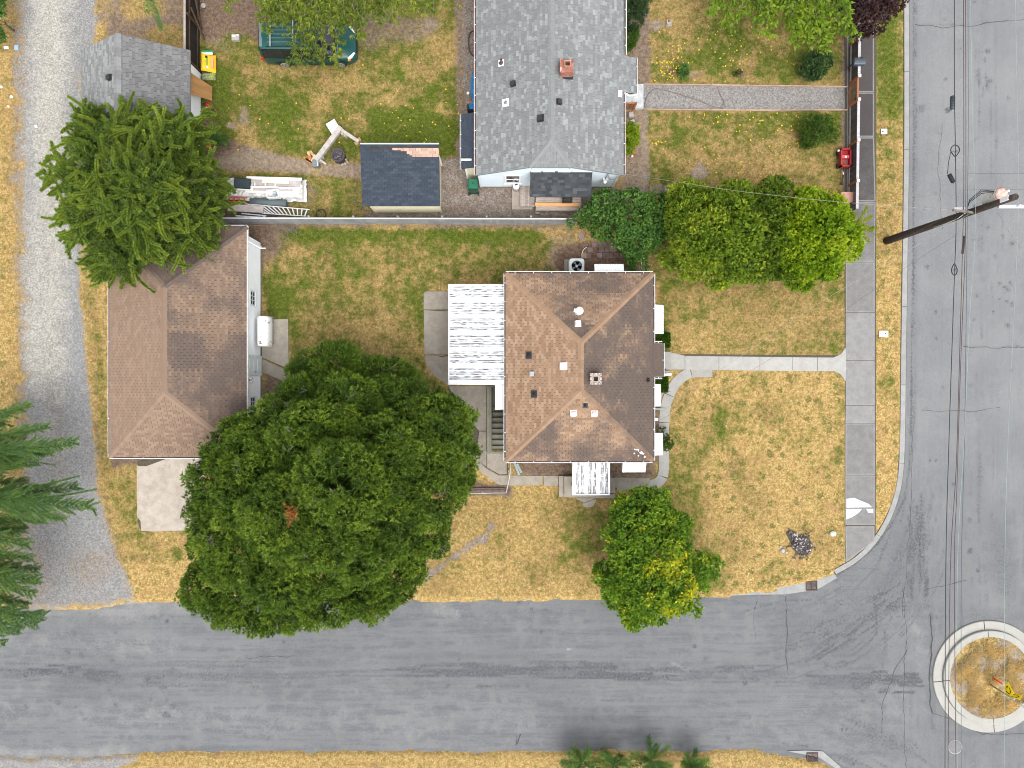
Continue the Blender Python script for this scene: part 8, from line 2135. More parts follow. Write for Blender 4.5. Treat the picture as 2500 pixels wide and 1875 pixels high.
# leaning pole by the ivy, hose and light objects around the brown house
o = MB().tube([W(1563, 668, .6), W(1572, 583, 2.4)], [.035, .03], 8).build('leaning_pole', plain('pole_pale', (.45, .44, .42), (.33, .32, .3), 6, .6)); tag(o, 'pale grey pole leaning from the ivy towards the brown roof', 'pole')
o = MB().tube(smooth_path([W(1538, 640, .03), W(1539, 655, .03), W(1545, 670, .03), W(1550, 685, .03)], 5), .03, 6).build('garden_hose', plain('grey_hose', (.36, .38, .33), (.3, .31, .27), 8)); tag(o, 'grey green hose curving out from the back of the brown house', 'hose')
DSP = plain('green_grey_metal', (.22, .27, .25), (.18, .22, .2), 6, .5)
for i, (a_, b_, lab) in enumerate((((1254, 1126, .1), (1268, 1160, .06), 'long grey green downspout piece lying by the south wall'), ((1262, 1132, .1), (1273, 1154, .06), 'shorter grey green downspout piece beside the long one'))):
    o = MB().beam(W(*a_), W(*b_), .12, .09).build('downspout_piece', DSP); tag(o, lab, 'downspout', 'loose downspout pieces by the south wall')
o = MB().beam(W(1592, 998, .12), W(1626, 999, .05), .1, .08).build('downspout_piece', DSP); tag(o, 'grey green downspout running out from the east wall onto the path', 'downspout')
o = MB().box(W(1601, 1024, 1.2) , (.2, .14, .3)).build('meter_box', WHITE); tag(o, 'small white meter box on the east wall of the brown house', 'meter box'); bpy.data.objects[o.name].parent = house; o.matrix_parent_inverse = Matrix.Translation(house.location).inverted(); del o['label']; del o['category']
# hand rail and bed edge by the stairs
hr = thing('hand_rail', 'grey pipe hand rail bending round the corner of the sunken landing', 'railing', W(1240, 1180, 0))
GPIPE = plain('galvanised_pipe', (.46, .48, .50), (.36, .38, .4), 8, .45, metal=.4)
MB().tube([W(1246, 1122, 1.0), W(1245, 1157, .95), W(1241, 1180, .6), W(1236, 1203, .45)], .03, 8).build('rail', GPIPE, hr); MB().tube([W(1242, 1150, 0), W(1242, 1150, .95)], .03, 6).build('post', GPIPE, hr)
MB().tube([W(1236, 1203, .45), W(1115, 1205, .45)], .025, 6).build('rail', GPIPE, hr)
for x in (1120, 1178, 1234): MB().tube([W(x, 1201, 0), W(x, 1202, .45)], .02, 6).build('post', GPIPE, hr)
for k in range(2): MB().beam(W(1120, 1193 + k * 6, .04), W(1234, 1193 + k * 5, .04), .09, .06).build('edging_board', plain('grey_brown_board', (.16, .12, .10), (.11, .08, .07), 4), hr)
pf = thing('planter_frame', 'low brown timber planter frame showing at the foot of the pine', 'planter', W(948, 1420, 0))
for a_, b_ in (((893, 1436), (948, 1434)), ((945, 1390), (948, 1434)), ((893, 1392), (945, 1390))): MB().beam(W(*a_, .12), W(*b_, .12), .06, .24).build('plank', plain('brown_plank', (.17, .11, .085), (.12, .08, .06), 4), pf)
MB().box(W(920, 1412, .05), (1.1, .85, .1)).build('soil', plain('planter_soil', (.13, .085, .065), (.1, .065, .05), 8), pf)
# beam bench, box, fire ring and firewood in the upper back yard
tb = thing('timber_bench', 'long weathered timber beams on blocks, joined in an angle on the lawn', 'timber', W(810, 350, 0))
MB().beam(W(833, 311, .42), W(772, 392, .42), .27, .26).build('beam', PALEW, tb); MB().beam(W(835, 319, .40), W(876, 346, .40), .17, .16, a=.9).build('beam', PALEW, tb)
for px, py, rz_ in ((838, 326, .5), (845, 330, .5), (877, 343, .5), (872, 351, .5), (786, 385, .5), (779, 394, .5)): MB().box(W(px, py, .15) , (.22, .2, .3), rz_, a=rng.random()).build('block', FRESH if px > 860 else PALEW, tb)
MB().beam(W(778, 388, .3), W(797, 402, .3), .1, .2).build('plank', PALEW, tb)
bx_ = thing('white_box', 'white plastic box standing against the end of the timber beams', 'box', W(818, 316, 0), .55)
MB().box((0, 0, .18), (.5, .66, .36), taper=1.05).build('body', WHITE, bx_, False); MB().box((0, 0, .385), (.56, .72, .05), taper=.95).build('lid', WHITE, bx_, False); MB().box((-.02, .22, .42), (.12, .08, .03)).build('handle', plain('pale_grey', (.6, .6, .65), (.5, .5, .55), 4), bx_, False)
fr = thing('fire_ring', 'rusty dark steel fire ring full of ash and charcoal', 'fire pit', W(829, 384, 0))
MB().lathe((0, 0, 0), [(.36, 0), (.37, .42), (.39, .45), (.36, .47), (.30, .45), (.29, .1), (.001, .1)], 28, close=False).build('ring', plain('burnt_steel', (.085, .07, .08), (.055, .045, .05), 8, .8), fr, False)
am_ = MB()
for _ in range(70): a_ = rng.uniform(0, 6.28); r_ = .27 * math.sqrt(rng.random()); am_.box((r_ * math.cos(a_), r_ * math.sin(a_), .15 + rng.uniform(0, .1)), (rng.uniform(.03, .09), rng.uniform(.02, .05), .04), rng.uniform(0, 3), a=rng.random())
am_.build('ash', plain('ash_grey', (.2, .185, .19), (.07, .065, .07), 14, .95, rv=.5), fr, False)
stn = [(845, 390), (848, 396), (843, 400), (836, 403), (812, 390), (818, 388)]
for i, (px, py) in enumerate(stn):
    o = MB().box(W(px, py, .06), (rng.uniform(.1, .2), rng.uniform(.08, .16), .12), rng.uniform(0, 3), taper=.8).build('stone', plain('pit_stone%d' % i, (.36, .32, .29), (.26, .19, .16), 8, .9)); tag(o, ('stone at the lower right rim of the fire ring', 'stone touching the right side of the fire ring', 'stone below the right edge of the fire ring', 'stone just below the fire ring', 'stone between the beam end and the fire ring', 'stone touching the left side of the fire ring')[i], 'stone', 'stones round the fire ring')
fw = thing('firewood_pile', 'small pile of freshly split orange firewood beside the beams', 'firewood', W(768, 385, 0))
for px, py, a_, L_, z_ in ((756, 381, 1.9, .5, .08), (752, 390, 2.6, .55, .06), (764, 378, 2.2, .5, .2), (770, 384, 2.3, .55, .25), (760, 388, 2.4, .45, .14), (757, 396, 2.5, .6, .06), (768, 393, 1.1, .4, .1)):
    MB().box(W(px, py, z_), (L_, .13, .12), a_, a=rng.random()).build('log', FRESH if rng.random() < .6 else plain('orange_wood', (.38, .17, .06), (.3, .13, .05), 6), fw)
boxthing('paper_box', 'pale cardboard box on the firewood pile', 'box', 772, 391, (.34, .42, .2), plain('cardboard', (.60, .45, .35), (.52, .38, .29), 6), -.5, z=.12)
bb = thing('grey_bucket', 'square dark grey bucket below the firewood', 'bucket', W(775, 403, 0), .1); MB().box((0, 0, .2), (.32, .36, .4), taper=1.1).build('body', plain('bucket_grey', (.16, .185, .195), (.13, .15, .16), 5, .5), bb, False); MB().box((.1, 0, .41), (.03, .34, .03)).build('handle', WHITE, bb, False)
# material pile wrapped in white plastic
mpil = thing('lumber_pile', 'long stack of trim boards on a white plastic sheet in the upper back yard', 'lumber', W(650, 458, 0))
PLAS = plain('white_plastic_sheet', (.62, .62, .61), (.45, .44, .43), 3.0, .35, .5); TRIMW = plain('white_trim', (.72, .71, .68), (.62, .61, .58), 5, .6, rv=.1); WOODG = plain('silver_wood', (.40, .36, .34), (.30, .26, .25), 4, .85, rv=.15)
nx2, ny2 = 40, 10
Vp = []
for j in range(ny2 + 1):
    for i in range(nx2 + 1):
        px = 548 + (748 - 548) * i / nx2; py = 434 + (487 - 434) * j / ny2 + 6 * (i / nx2)
        h = .06 + (.32 if 1 < j < ny2 - 1 else .1 * (1 if j in (1, ny2 - 1) else 0)) * (1 if 2 < i < nx2 - 1 else .3) + rng.uniform(-.05, .06)
        Vp.append(W(px + rng.uniform(-1.5, 1.5), py + rng.uniform(-1.5, 1.5) * (1 if j in (0, ny2) else .6), max(.03, h)))
MB().add(Vp, [(j * (nx2 + 1) + i, j * (nx2 + 1) + i + 1, (j + 1) * (nx2 + 1) + i + 1, (j + 1) * (nx2 + 1) + i)[::-1] for j in range(ny2) for i in range(nx2)], smooth=False).build('plastic_sheet', PLAS, mpil)
for (a_, b_, w_, z_, mt) in (((602, 434), (737, 438), .16, .5, TRIMW), ((600, 441), (735, 446), .2, .44, WOODG), ((640, 442), (705, 445), .18, .56, plain('cream_board', (.75, .68, .52), (.68, .6, .45), 4)), ((618, 449), (732, 452), .2, .42, WOODG), ((612, 456), (715, 459), .09, .5, WHITE), ((616, 462), (712, 464), .12, .46, WOODG), ((580, 461), (617, 462), .14, .48, TRIMW), ((598, 467), (730, 472), .16, .4, TRIMW)): MB().beam(W(*a_, z_), W(*b_, z_), w_, .05, a=rng.random()).build('board', mt, mpil)
for x in (622, 648, 672): MB().beam(W(x, 446, .5), W(x, 456, .5), .06, .05).build('cleat', TRIMW, mpil)
td = thing('tote_lid', 'dark green grey tote lid lying on the white lumber stack', 'lid', W(592, 448, .5), -.06); MB().box((0, 0, .08), (.86, .52, .16), taper=.88).build('lid', plain('tote_green', (.035, .052, .055), (.03, .045, .047), 5, .5), td, False); MB().box((0, 0, .01), (.92, .58, .03)).build('rim', BLK, td, False)
cr_ = thing('white_basket', 'white plastic laundry basket on the rolled grey netting', 'basket', W(671, 477, .3), .04)
bk_ = MB(); 
for sx_, sy_, lx, ly in ((-1, 0, .03, .44), (1, 0, .03, .44), (0, -1, .62, .03), (0, 1, .62, .03)): bk_.box((sx_ * .31, sy_ * .2, .2), (lx, ly, .4))
bk_.box((0, 0, .02), (.6, .4, .03)); bk_.build('basket', WHITE, cr_, False); MB().box((.05, .05, .2), (.2, .15, .1)).build('contents', plain('blue_grey_cloth', (.2, .26, .32), (.4, .42, .45), 6), cr_, False)
nt2 = thing('netting_roll', 'dark grey roll of wire netting in front of the lumber stack', 'netting', W(655, 490, 0))
NETM = plain('wire_netting', (.13, .16, .165), (.075, .095, .10), 60, .7, metal=.2)
MB().tube([W(612, 493, .2), W(640, 494, .2), W(700, 497, .2)], .2, 12).build('roll', NETM, nt2); MB().box(W(655, 481, .22), (1.6, .5, .05), -.04).build('loose_sheet', NETM, nt2)
MB().tube([W(618, 473, .3), W(692, 478, .3)], .02, 5).build('wire_edge', GREYM, nt2)
def ladder(name, label, a_, b_, a2, b2, z, rung, mt, n, parent_cat='ladder'):
    t = thing(name, label, parent_cat, W(*a_, 0))
    P0, P1, Q0, Q1 = W(*a_, z), W(*b_, z), W(*a2, z), W(*b2, z)
    MB().beam(P0, P1, .045, .09).build('side_rail', mt, t); MB().beam(Q0, Q1, .045, .09).build('side_rail', mt, t)
    for k in range(n): s_ = (k + .5) / n; MB().beam(P0.lerp(P1, s_), Q0.lerp(Q1, s_), .06, .04).build('rung', mt, t)
ladder('aluminium_ladder', 'shiny aluminium extension ladder lying along the grey fence', (598, 498), (756, 512), (640, 521), (748, 528), .35, .3, plain('aluminium', (.68, .68, .69), (.58, .58, .6), 6, .35, metal=.3), 13)
ladder('fibreglass_ladder', 'orange red fibreglass ladder lying beside the netting roll', (556, 482), (602, 483), (550, 491), (602, 495), .3, .3, plain('red_fibreglass', (.50, .09, .045), (.42, .07, .04), 5, .5), 4)
o = MB().box(W(600, 509, .45), (1.95, .38, .08), -.06).build('grey_plank', WOODG); tag(o, 'wide weathered grey plank lying over the ladder by the fence', 'plank')
for i, (a_, b_, lab) in enumerate((((575, 527), (682, 533), 'long silver strip lying against the fence below the plank'), ((590, 521), (650, 527), 'short silver strip beside the grey plank'))): o = MB().beam(W(*a_, .9 if i == 0 else .4), W(*b_, .9 if i == 0 else .4), .06, .03).build('metal_strip', STEELG); tag(o, lab, 'metal strip', 'metal strips by the fence')
hz_ = thing('hose_ring', 'coiled black hose ring lying at the foot of the grey fence', 'hose', W(784, 523, 0))
for k in range(3): MB().tube([(.27 * math.cos(a_ * .3) + .01 * k, .25 * math.sin(a_ * .3), .03 + .035 * k) for a_ in range(22)], .022, 6, cap=False).build('coil', BLK, hz_, False)
o = MB().beam(W(545, 546, .3), W(650, 552, .3), .04, .03).build('thin_stick', plain('brown_stick', (.2, .16, .13), (.14, .11, .09), 4)); tag(o, 'thin brown stick lying above the garage roof corner', 'stick')
# beside the grey garage
gb = thing('soil_bag', 'yellow and green bag of lawn soil leaning on the dark fence', 'bag', W(507, 152, 0))
YB = plain('yellow_bag', (.78, .45, .02), (.7, .38, .02), 3, .4); 
def pillow(mt, c_, sx_, sy_, sz_, name, parent, rx=0):
    V = []; n_ = 10
    for j in range(n_ + 1):
        for i in range(n_ + 1):
            u, v = i / n_ * 2 - 1, j / n_ * 2 - 1; h = sz_ * max(0, (1 - u ** 4) * (1 - v ** 4)) ** .5
            V.append((c_[0] + u * sx_ / 2, c_[1] + v * sy_ / 2, c_[2] + h + rng.uniform(0, .01) + (u * rx)))
    return MB().add(V, [(j * (n_ + 1) + i, j * (n_ + 1) + i + 1, (j + 1) * (n_ + 1) + i + 1, (j + 1) * (n_ + 1) + i) for j in range(n_) for i in range(n_)], smooth=True).build(name, mt, parent)
c = W(507, 151, .45); bg_ = pillow(YB, (c.x, c.y, .32), .66, .98, .16, 'bag', gb, -.2); 
GRN = plain('bag_green', (.03, .28, .10), (.02, .2, .07), 5, .4); PINK = plain('bag_pink', (.75, .3, .3), (.7, .25, .25), 5, .4); LG = plain('bag_leaf_green', (.3, .42, .02), (.1, .2, .02), 9, .4)
MB().box((c.x - .02, c.y + .54, .42), (.62, .14, .1)).build('green_top', GRN, bg_); MB().box((c.x - .02, c.y + .44, .47), (.6, .1, .06)).build('white_band', WHITE, bg_); MB().box((c.x - .13, c.y + .05, .52), (.3, .55, .02), mat=Matrix.Rotation(.2, 3, 'Y')).build('picture_panel', LG, bg_); MB().box((c.x - .12, c.y + .24, .535), (.26, .12, .02), mat=Matrix.Rotation(.2, 3, 'Y')).build('dark_panel', SIGNBK, bg_)
MB().box((c.x - .14, c.y + .02, .54), (.22, .1, .015), mat=Matrix.Rotation(.2, 3, 'Y')).build('label_stripe', LG, bg_); MB().box((c.x + .24, c.y - .05, .45), (.1, .5, .02), mat=Matrix.Rotation(.25, 3, 'Y')).build('pink_stripe', PINK, bg_); MB().box((c.x - .12, c.y - .28, .51), (.3, .09, .02), mat=Matrix.Rotation(.2, 3, 'Y')).build('white_stripe', WHITE, bg_)
o_ = thing('fertiliser_bag', 'dark green camouflage patterned bag lying under the yellow soil bag', 'bag', W(508, 182, 0)); c = W(506, 183, .3); pillow(plain('camo_bag', (.10, .13, .06), (.36, .38, .2), 9, .5), (c.x, c.y, .1), .75, .42, .15, 'bag', o_); MB().box((c.x + .22, c.y - .02, .27), (.16, .2, .02), .6).build('green_patch', LG, o_)
bm3 = thing('leaf_blower', 'red and black leaf blower lying by the grey garage wall', 'tool', W(510, 256, 0)); c = W(508, 256, .15)
MB().lathe((c.x, c.y, .05), [(.1, 0), (.13, .08), (.11, .2), (.03, .24)], 12).build('motor', plain('tool_red', (.5, .02, .03), (.4, .02, .03), 6, .4), bm3); MB().tube([(c.x, c.y, .15), (c.x + .2, c.y - .2, .12), (c.x + .38, c.y - .4, .08)], [.05, .045, .035], 8).build('tube', plain('dark_red_black', (.09, .015, .02), (.05, .012, .015), 6), bm3); MB().tube([(c.x - .05, c.y, .18), (c.x - .25, c.y + .06, .2), (c.x - .3, c.y - .02, .12)], .03, 6).build('handle', BLK, bm3); MB().box((c.x - .08, c.y - .22, .1), (.12, .2, .1), .5).build('white_cap', WHITE, bm3)
o = MB().box(W(506, 348, .15), (.3, .5, .06), .5).build('orange_board', plain('orange_board', (.55, .23, .05), (.48, .2, .05), 5)); tag(o, 'orange board end poking out from under the spruce', 'board')
o = MB().box(W(487, 325, .1), (.25, .2, .1), .4, taper=.7).build('white_scrap', WHITE); tag(o, 'white scrap on the ground beside the spruce', 'scrap')
cbk = thing('concrete_block', 'pale concrete block with a pinkish brick on it in the upper yard', 'block', W(578, 95, 0)); MB().box((0, 0, .1), (.42, .34, .2)).build('block', GREYC, cbk, False); MB().box((-.08, .06, .225), (.2, .1, .05)).build('brick', PINKW, cbk, False); MB().box((.13, .1, .222), (.1, .1, .04)).build('chip', PINKW, cbk, False)
o = MB().lathe(W(497, 14, .02), [(.14, 0), (.14, .05), (.1, .06)], 14).build('round_stone', GREYC); tag(o, 'round pale stepping stone beside the dark fence', 'stone')
# around the blue house
wb = thing('wheelie_bin', 'green wheelie bin with black wheels beside the blue house corner', 'bin', W(1155, 450, 0)); c = W(1155, 449, .9); BING = plain('bin_green', (.015, .12, .065), (.012, .1, .055), 4, .45)
MB().box((c.x, c.y - .02, .5), (.46, .5, .95), taper=1.12).build('body', BING, wb); MB().box((c.x, c.y - .02, 1.02), (.56, .58, .08), taper=.86).build('lid', BING, wb); MB().tube([(c.x - .25, c.y - .34, .95), (c.x, c.y - .36, .97), (c.x + .25, c.y - .34, .95)], .025, 6).build('handle', BLK, wb); MB().box((c.x, c.y - .0, 1.065), (.1, .1, .01)).build('emblem', plain('bin_dark', (.01, .07, .04), (.01, .06, .035), 4), wb)
for s_ in (-1, 1): MB().tube([(c.x + s_ * .27 - .03, c.y - .33, .1), (c.x + s_ * .27 + .03, c.y - .33, .1)], .1, 12).build('wheel', BLK, wb)
MB().tube([(c.x - .27, c.y - .33, .1), (c.x + .27, c.y - .33, .1)], .025, 6).build('axle', BLK, wb)
wt = thing('white_bin', 'round white bin with a dark lid slot standing on the deck step', 'bin', W(1260, 463, .06)); MB().lathe((0, 0, 0), [(.15, 0), (.18, .7), (.19, .72), (.17, .8), (.03, .86)], 20).build('body', WHITE, wt, False); MB().box((.0, .04, .86), (.16, .07, .03), .4).build('lid_slot', BLK, wt, False)
gr = thing('barbecue', 'black covered barbecue on the deck under the porch roof edge', 'barbecue', W(1385, 488, .48)); c = W(1385, 487, .9)
MB().box((c.x, c.y + .02, .75), (.5, .32, .5)).build('cabinet', BLK, gr); MB().box((c.x, c.y + .02, 1.05), (.54, .34, .14), taper=.8).build('hood', BLK, gr); MB().tube([(c.x - .2, c.y - .12, .6), (c.x - .12, c.y + .2, 1.2)], .012, 5).build('tongs', STEELG, gr)
tpb = thing('blue_tarpaulin', 'bright blue tarpaulin hung along the blue house under the eave', 'tarpaulin', W(1160, 210, 0)); TB = plain('tarp_blue', (.015, .22, .55), (.01, .16, .42), 3, .4)
Vt = []
for i in range(26):
    t_ = i / 25; py = 162 + 104 * t_
    for j in range(5):
        s_ = j / 4; w_ = 9 * (0.7 + .6 * math.sin(t_ * 3.1)) + (6 if t_ > .85 else 0); Vt.append(W(1172 - w_ * 2.0 * s_ + rng.uniform(-1, 1), py, 1.9 - 1.2 * s_ + .1 * math.sin(i * 1.3)))
MB().add(Vt, [(i * 5 + j, i * 5 + j + 1, (i + 1) * 5 + j + 1, (i + 1) * 5 + j) for i in range(25) for j in range(4)]).build('sheet', TB, tpb); MB().tube([W(1157, 250, .8), W(1146, 268, .3)], .012, 5).build('cord', TB, tpb)
boxthing('brown_box', 'dark brown box under the end of the blue tarpaulin', 'box', 1153, 269, (.5, .34, .5), plain('dark_brown', (.03, .022, .02), (.025, .018, .016), 6)); boxthing('timber_offcut', 'short orange timber offcut beside the blue tarpaulin', 'timber', 1147, 253, (.36, .2, .1), plain('orange_offcut', (.40, .2, .1), (.34, .16, .08), 6))
o = MB().lathe(W(1143, 229, .0), [(.07, 0), (.08, .12), (.03, .13)], 14).build('white_ball', WHITE); tag(o, 'small round white lid on the soil beside the blue tarpaulin', 'lid')
o = MB().tube(smooth_path([W(1160, 75, .04), W(1148, 80, .04), W(1144, 100, .04), W(1147, 125, .04), W(1158, 138, .04)], 5), .04, 6).build('root_hose', plain('brown_hose', (.06, .04, .03), (.05, .03, .025), 6)); tag(o, 'dark brown hose curving on the soil beside the blue house', 'hose')
o = MB().tube(smooth_path([W(1573, 268, .03), W(1578, 240, .03), W(1590, 222, .03), W(1610, 217, .03), W(1650, 228, .03), W(1700, 243, .03), W(1735, 258, .03), W(1760, 262, .03), W(1768, 250, .03), W(1758, 230, .03), W(1752, 212, .03)], 6), .014, 5).build('garden_hose', plain('red_brown_hose', (.20, .12, .105), (.17, .10, .085), 8)); tag(o, 'thin red brown hose snaking over the gravel path', 'hose')
ed = MB()
PALEED = plain('edging_wood', (.42, .31, .23), (.33, .23, .17), 4, .85, rv=.2)
for yb_, off_ in ((206, 1), (267, -1)):
    t = thing('path_edging', 'thin timber edging along the %s side of the gravel path' % ('upper' if off_ == 1 else 'lower'), 'edging', W(1800, yb_, 0), 0, 'timber edgings of the gravel path')
    for k in range(6):
        xa_, xb2 = 1571 + k * 83, 1571 + (k + 1) * 83 - 1
        def yy_(x): return yb_ + (1.6 if off_ == -1 else 0) * math.sin((x - 1571) / 500 * 3.1) + (x - 1571) * .012 * (1 if off_ == 1 else .3)
        MB().beam(W(xa_, yy_(xa_), .05), W(xb2, yy_(xb2), .05), .045, .14, a=rng.random()).build('edging_board', PALEED, t)
for i, (px, py, r_) in enumerate(((1540, 283, .12), (1543, 301, .3))): boxthing('stone_block', ('pale stone block beside the porch railing', 'pale stone block beside the lime green conifer')[i], 'block', px, py, (.3, .3, .22), GREYC, r_, taper=.82, group='stone blocks by the blue house')
for i, (px, py, r_, L_) in enumerate(((1548, 360, -.6, .26), (1548, 374, .05, .42), (1541, 384, .6, .26))): boxthing('cedar_offcut', ('slanted short cedar offcut nearest the lime conifer', 'longest cedar offcut, in the middle of three on the soil', 'cedar offcut with a white stone on it, lowest of three')[i], 'timber', px, py, (L_, .1, .07), CED2, r_, group='cedar offcuts by the blue house')
o = MB().lathe(W(1543, 382, .07), [(.05, 0), (.07, .05), (.02, .09)], 8).build('white_stone', WHITE); tag(o, 'small white stone on the lowest cedar offcut', 'stone')
for i, (px, py, lab) in enumerate(((1632, 57, 'concrete pier block with a wooden stub on the upper front lawn'), (1627, 461, 'concrete pier block with a wooden stub near the ivy mound'))):
    t = thing('pier_block', lab, 'block', W(px, py, 0), .1, 'pier blocks on the front lawns'); MB().box((0, 0, .1), (.36, .36, .2), taper=.7).build('block', GREYC, t, False); MB().box((0, .02, .25), (.1, .1, .14)).build('stub', CED2, t, False)
o = MB().box(W(1633, 482, .03), (.22, .05, .04), -.35).build('wood_chip', FRESH); tag(o, 'pale wood chip on the lawn below the pier block', 'wood chip')
# red wagon and plastic bin by the front fence
wg = thing('toy_wagon', 'red plastic toy wagon with a long black handle beside the front fence', 'wagon', W(2062, 386, 0)); RED = plain('wagon_red', (.36, .025, .03), (.28, .02, .025), 4, .45); c = W(2063, 386, .4)
wm = MB(); L_, w_ = 1.0, .56
for sx_, sy_, lx, ly in ((-1, 0, .06, L_), (1, 0, .06, L_), (0, -1, w_, .08), (0, 1, w_, .08)): wm.box((c.x + sx_ * (w_ / 2 - .03), c.y + sy_ * (L_ / 2 - .04), .4), (lx, ly, .3))
wm.box((c.x, c.y, .26), (w_ - .04, L_ - .04, .05)); wm.build('tub', RED, wg); MB().box((c.x, c.y + .06, .42), (.4, .16, .1)).build('seat', plain('wagon_pink', (.55, .1, .11), (.45, .07, .08), 6), wg); MB().box((c.x, c.y - .22, .3), (.36, .34, .04)).build('floor_mat', plain('wagon_floor', (.22, .08, .06), (.16, .06, .05), 8), wg); MB().box((c.x, c.y + .05, .48), (.1, .1, .04)).build('buckle', PINKW, wg)
for sx_ in (-1, 1):
    for sy_ in (-1, 1): MB().tube([(c.x + sx_ * .27, c.y + sy_ * .36, .13), (c.x + sx_ * .33, c.y + sy_ * .36, .13)], .13, 14).build('wheel', BLK, wg)
MB().lathe((c.x - .34, c.y + .42, .3), [(.05, 0), (.06, .1), (.02, .12)], 8).build('cup', WHITE, wg); MB().tube([(c.x, c.y - .5, .25), (c.x - .02, c.y - .9, .2), (c.x - .05, c.y - 1.32, .12)], .035, 8).build('handle', BLK, wg); MB().box((c.x - .06, c.y - 1.36, .12), (.2, .06, .05)).build('grip', BLK, wg); MB().box((c.x - .02, c.y - .75, .245), (.06, .2, .01)).build('sticker', WHITE, wg)
db = thing('storage_box', 'dusty pink storage box at the bottom end of the front fence', 'box', W(2071, 482, 0)); c = W(2071, 481, .5); PK = plain('dusty_pink', (.46, .25, .20), (.38, .2, .16), 5, .6)
MB().box((c.x, c.y, .25), (.78, .5, .48)).build('body', PK, db); MB().box((c.x, c.y, .52), (.84, .56, .07), taper=.95).build('lid', PK, db)
for s_ in (-1, 1): MB().box((c.x + .36, c.y + s_ * .18, .5), (.06, .08, .1)).build('clip', BLK, db)
# street-side covers
for i, (px, py, w_, h_, lab) in enumerate(((2158, 321, .34, .28, 'small white meter cover in the green part of the verge'), (2157, 815, .5, .34, 'larger white meter cover in the dry part of the verge'))):
    t = thing('meter_cover', lab, 'meter cover', W(px, py, .02), 0, 'meter covers in the verge'); MB().box((0, 0, .01), (w_, h_, .04)).build('cover', plain('cover_white%d' % i, (.62, .63, .65), (.55, .55, .56), 6), t, False); MB().lathe((w_ * .2 if i else -w_ * .22, .02 * (1 if i else -1), .03), [(.045, 0), (.04, .012)], 10).build('port', BLK, t, False)
mh = thing('manhole', 'round pale manhole cover in the street below the traffic circle', 'manhole', W(2332, 1824, -.12)); MB().lathe((0, 0, 0), [(.36, .004), (.35, .014), (.30, .016)], 28).build('cover', plain('manhole_grey', (.17, .168, .175), (.13, .13, .138), 12, .85), mh, False); MB().lathe((0, 0, 0), [(.40, 0.002), (.37, .008)], 28).build('frame', GREYC, mh, False)
# burnt patch and rocks in the corner lawn
ap = thing('burnt_pile', 'burnt pile of black ash and scraps on the dry corner lawn', 'ash pile', W(1955, 1330, 0)); am_ = MB()
for _ in range(420):
    if rng.random() < .85: px, py = 1957 + rng.gauss(0, 11), 1332 + rng.gauss(0, 13)
    else: t_ = rng.random(); px, py = 1962 + (1925 - 1962) * t_ + rng.gauss(0, 3), 1325 + (1296 - 1325) * t_ + rng.gauss(0, 3)
    am_.box(W(px, py, rng.uniform(.02, .12)), (rng.uniform(.03, .14), rng.uniform(.02, .08), rng.uniform(.02, .06)), rng.uniform(0, 3), mi=1 if rng.random() < .2 else 0, a=rng.random())
tag(am_.build('charcoal', [plain('charcoal', (.05, .045, .045), (.10, .085, .08), 9, .95, rv=.5), plain('ash_bits', (.36, .34, .36), (.28, .25, .25), 9, .95, rv=.3)], ap), kind='stuff')
aq = MB().prism(px_poly([(1940, 1312), (1955, 1306), (1975, 1312), (1982, 1330), (1978, 1352), (1960, 1356), (1945, 1345), (1930, 1325), (1918, 1300), (1926, 1296)]), .0, .035).build('ash_bed', plain('ash_soil', (.075, .065, .06), (.04, .035, .033), 7, .95, rv=.1), ap)
PARTCOUNT = 0
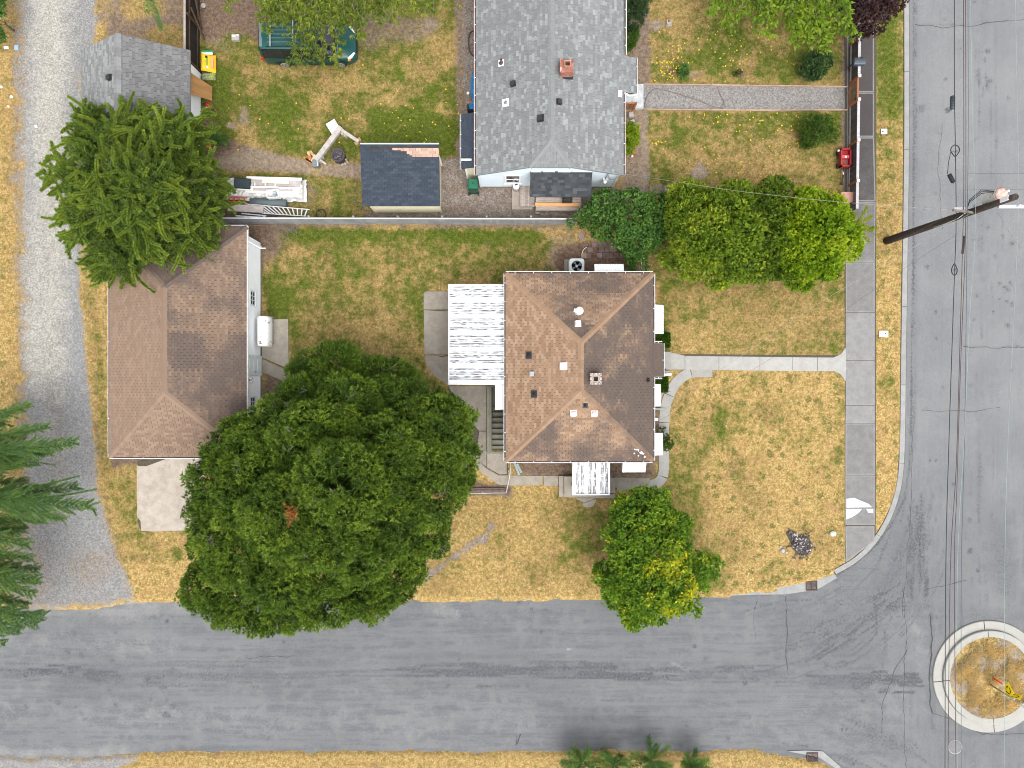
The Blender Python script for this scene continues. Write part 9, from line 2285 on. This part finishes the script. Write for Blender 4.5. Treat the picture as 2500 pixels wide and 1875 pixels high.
def rock(px, py, r_, label, group=None, mt=None):
    V = []; n_ = 8
    for j in range(4):
        for k in range(n_): a_ = 2 * math.pi * k / n_; q = r_ * (1, .95, .7, .25)[j] * rng.uniform(.8, 1.15); V.append((q * math.cos(a_), q * math.sin(a_) * .8, r_ * (0, .25, .5, .6)[j]))
    o = MB().add(V, [(j * n_ + k, j * n_ + (k + 1) % n_, (j + 1) * n_ + (k + 1) % n_, (j + 1) * n_ + k) for j in range(3) for k in range(n_)] + [tuple(range(3 * n_, 4 * n_))]).build('rock', mt or GREYC); o.location = W(px, py, 0); tag(o, label, 'rock', group)
rock(2033, 1303, .2, 'pale flat rock beside the burnt pile', None, plain('pale_rock', (.52, .50, .47), (.44, .42, .4), 6)); rock(1911, 1344, .14, 'bluish grey rock on the lawn left of the burnt pile', None, plain('blue_rock', (.36, .37, .42), (.24, .24, .28), 9)); rock(1906, 1334, .08, 'small grey stone next to the bluish rock')
# rubbish along the lane
for i, (px, py, w_, h_, c_, lab, nm) in enumerate(((22, 65, .2, .14, (.02, .22, .10), 'green drink can lying in the leaves left of the lane', 'drink_can'), (40, 116, .22, .28, (.25, .42, .62), 'blue and white carton left of the lane', 'carton'), (15, 116, .26, .14, (.72, .72, .74), 'white crumpled paper beside the blue carton', 'paper'), (28, 236, .16, .14, (.7, .7, .72), 'white paper cup left of the lane', 'paper_cup'), (3, 212, .12, .12, (.7, .7, .72), 'white bottle top at the left edge', 'bottle_top'), (88, 308, .14, .16, (.72, .72, .72), 'white paper scrap on the gravel lane', 'paper'), (21, 260, .1, .1, (.7, .66, .66), 'tiny white scrap below the paper cup', 'paper'))):
    mt = plain('litter%d' % i, c_, tuple(x * .85 for x in c_), 6, .5)
    if nm == 'drink_can': o = MB().tube([W(px - 3, py + 1, .05), W(px + 4, py - 1, .05)], .05, 10).build(nm, mt)
    else: o = MB().box(W(px, py, .04), (w_, h_, .06), rng.uniform(-.4, .4), taper=.85).build(nm, mt)
    tag(o, lab, 'litter', None)
o = MB().prism(px_poly([(172, 1468), (182, 1464), (192, 1470), (193, 1480), (184, 1486), (174, 1480)]), -.118, -.095).build('spilled_brick_dust', plain('brick_dust', (.42, .17, .10), (.34, .15, .1), 9)); tag(o, 'small orange heap of brick dust where the lane meets the street', 'debris')
o = MB().tube([W(678, 958, .03), W(686, 966, .03)], .03, 5).build('white_stick', WHITE); tag(o, 'pale stick on the soil by the garage', 'stick')
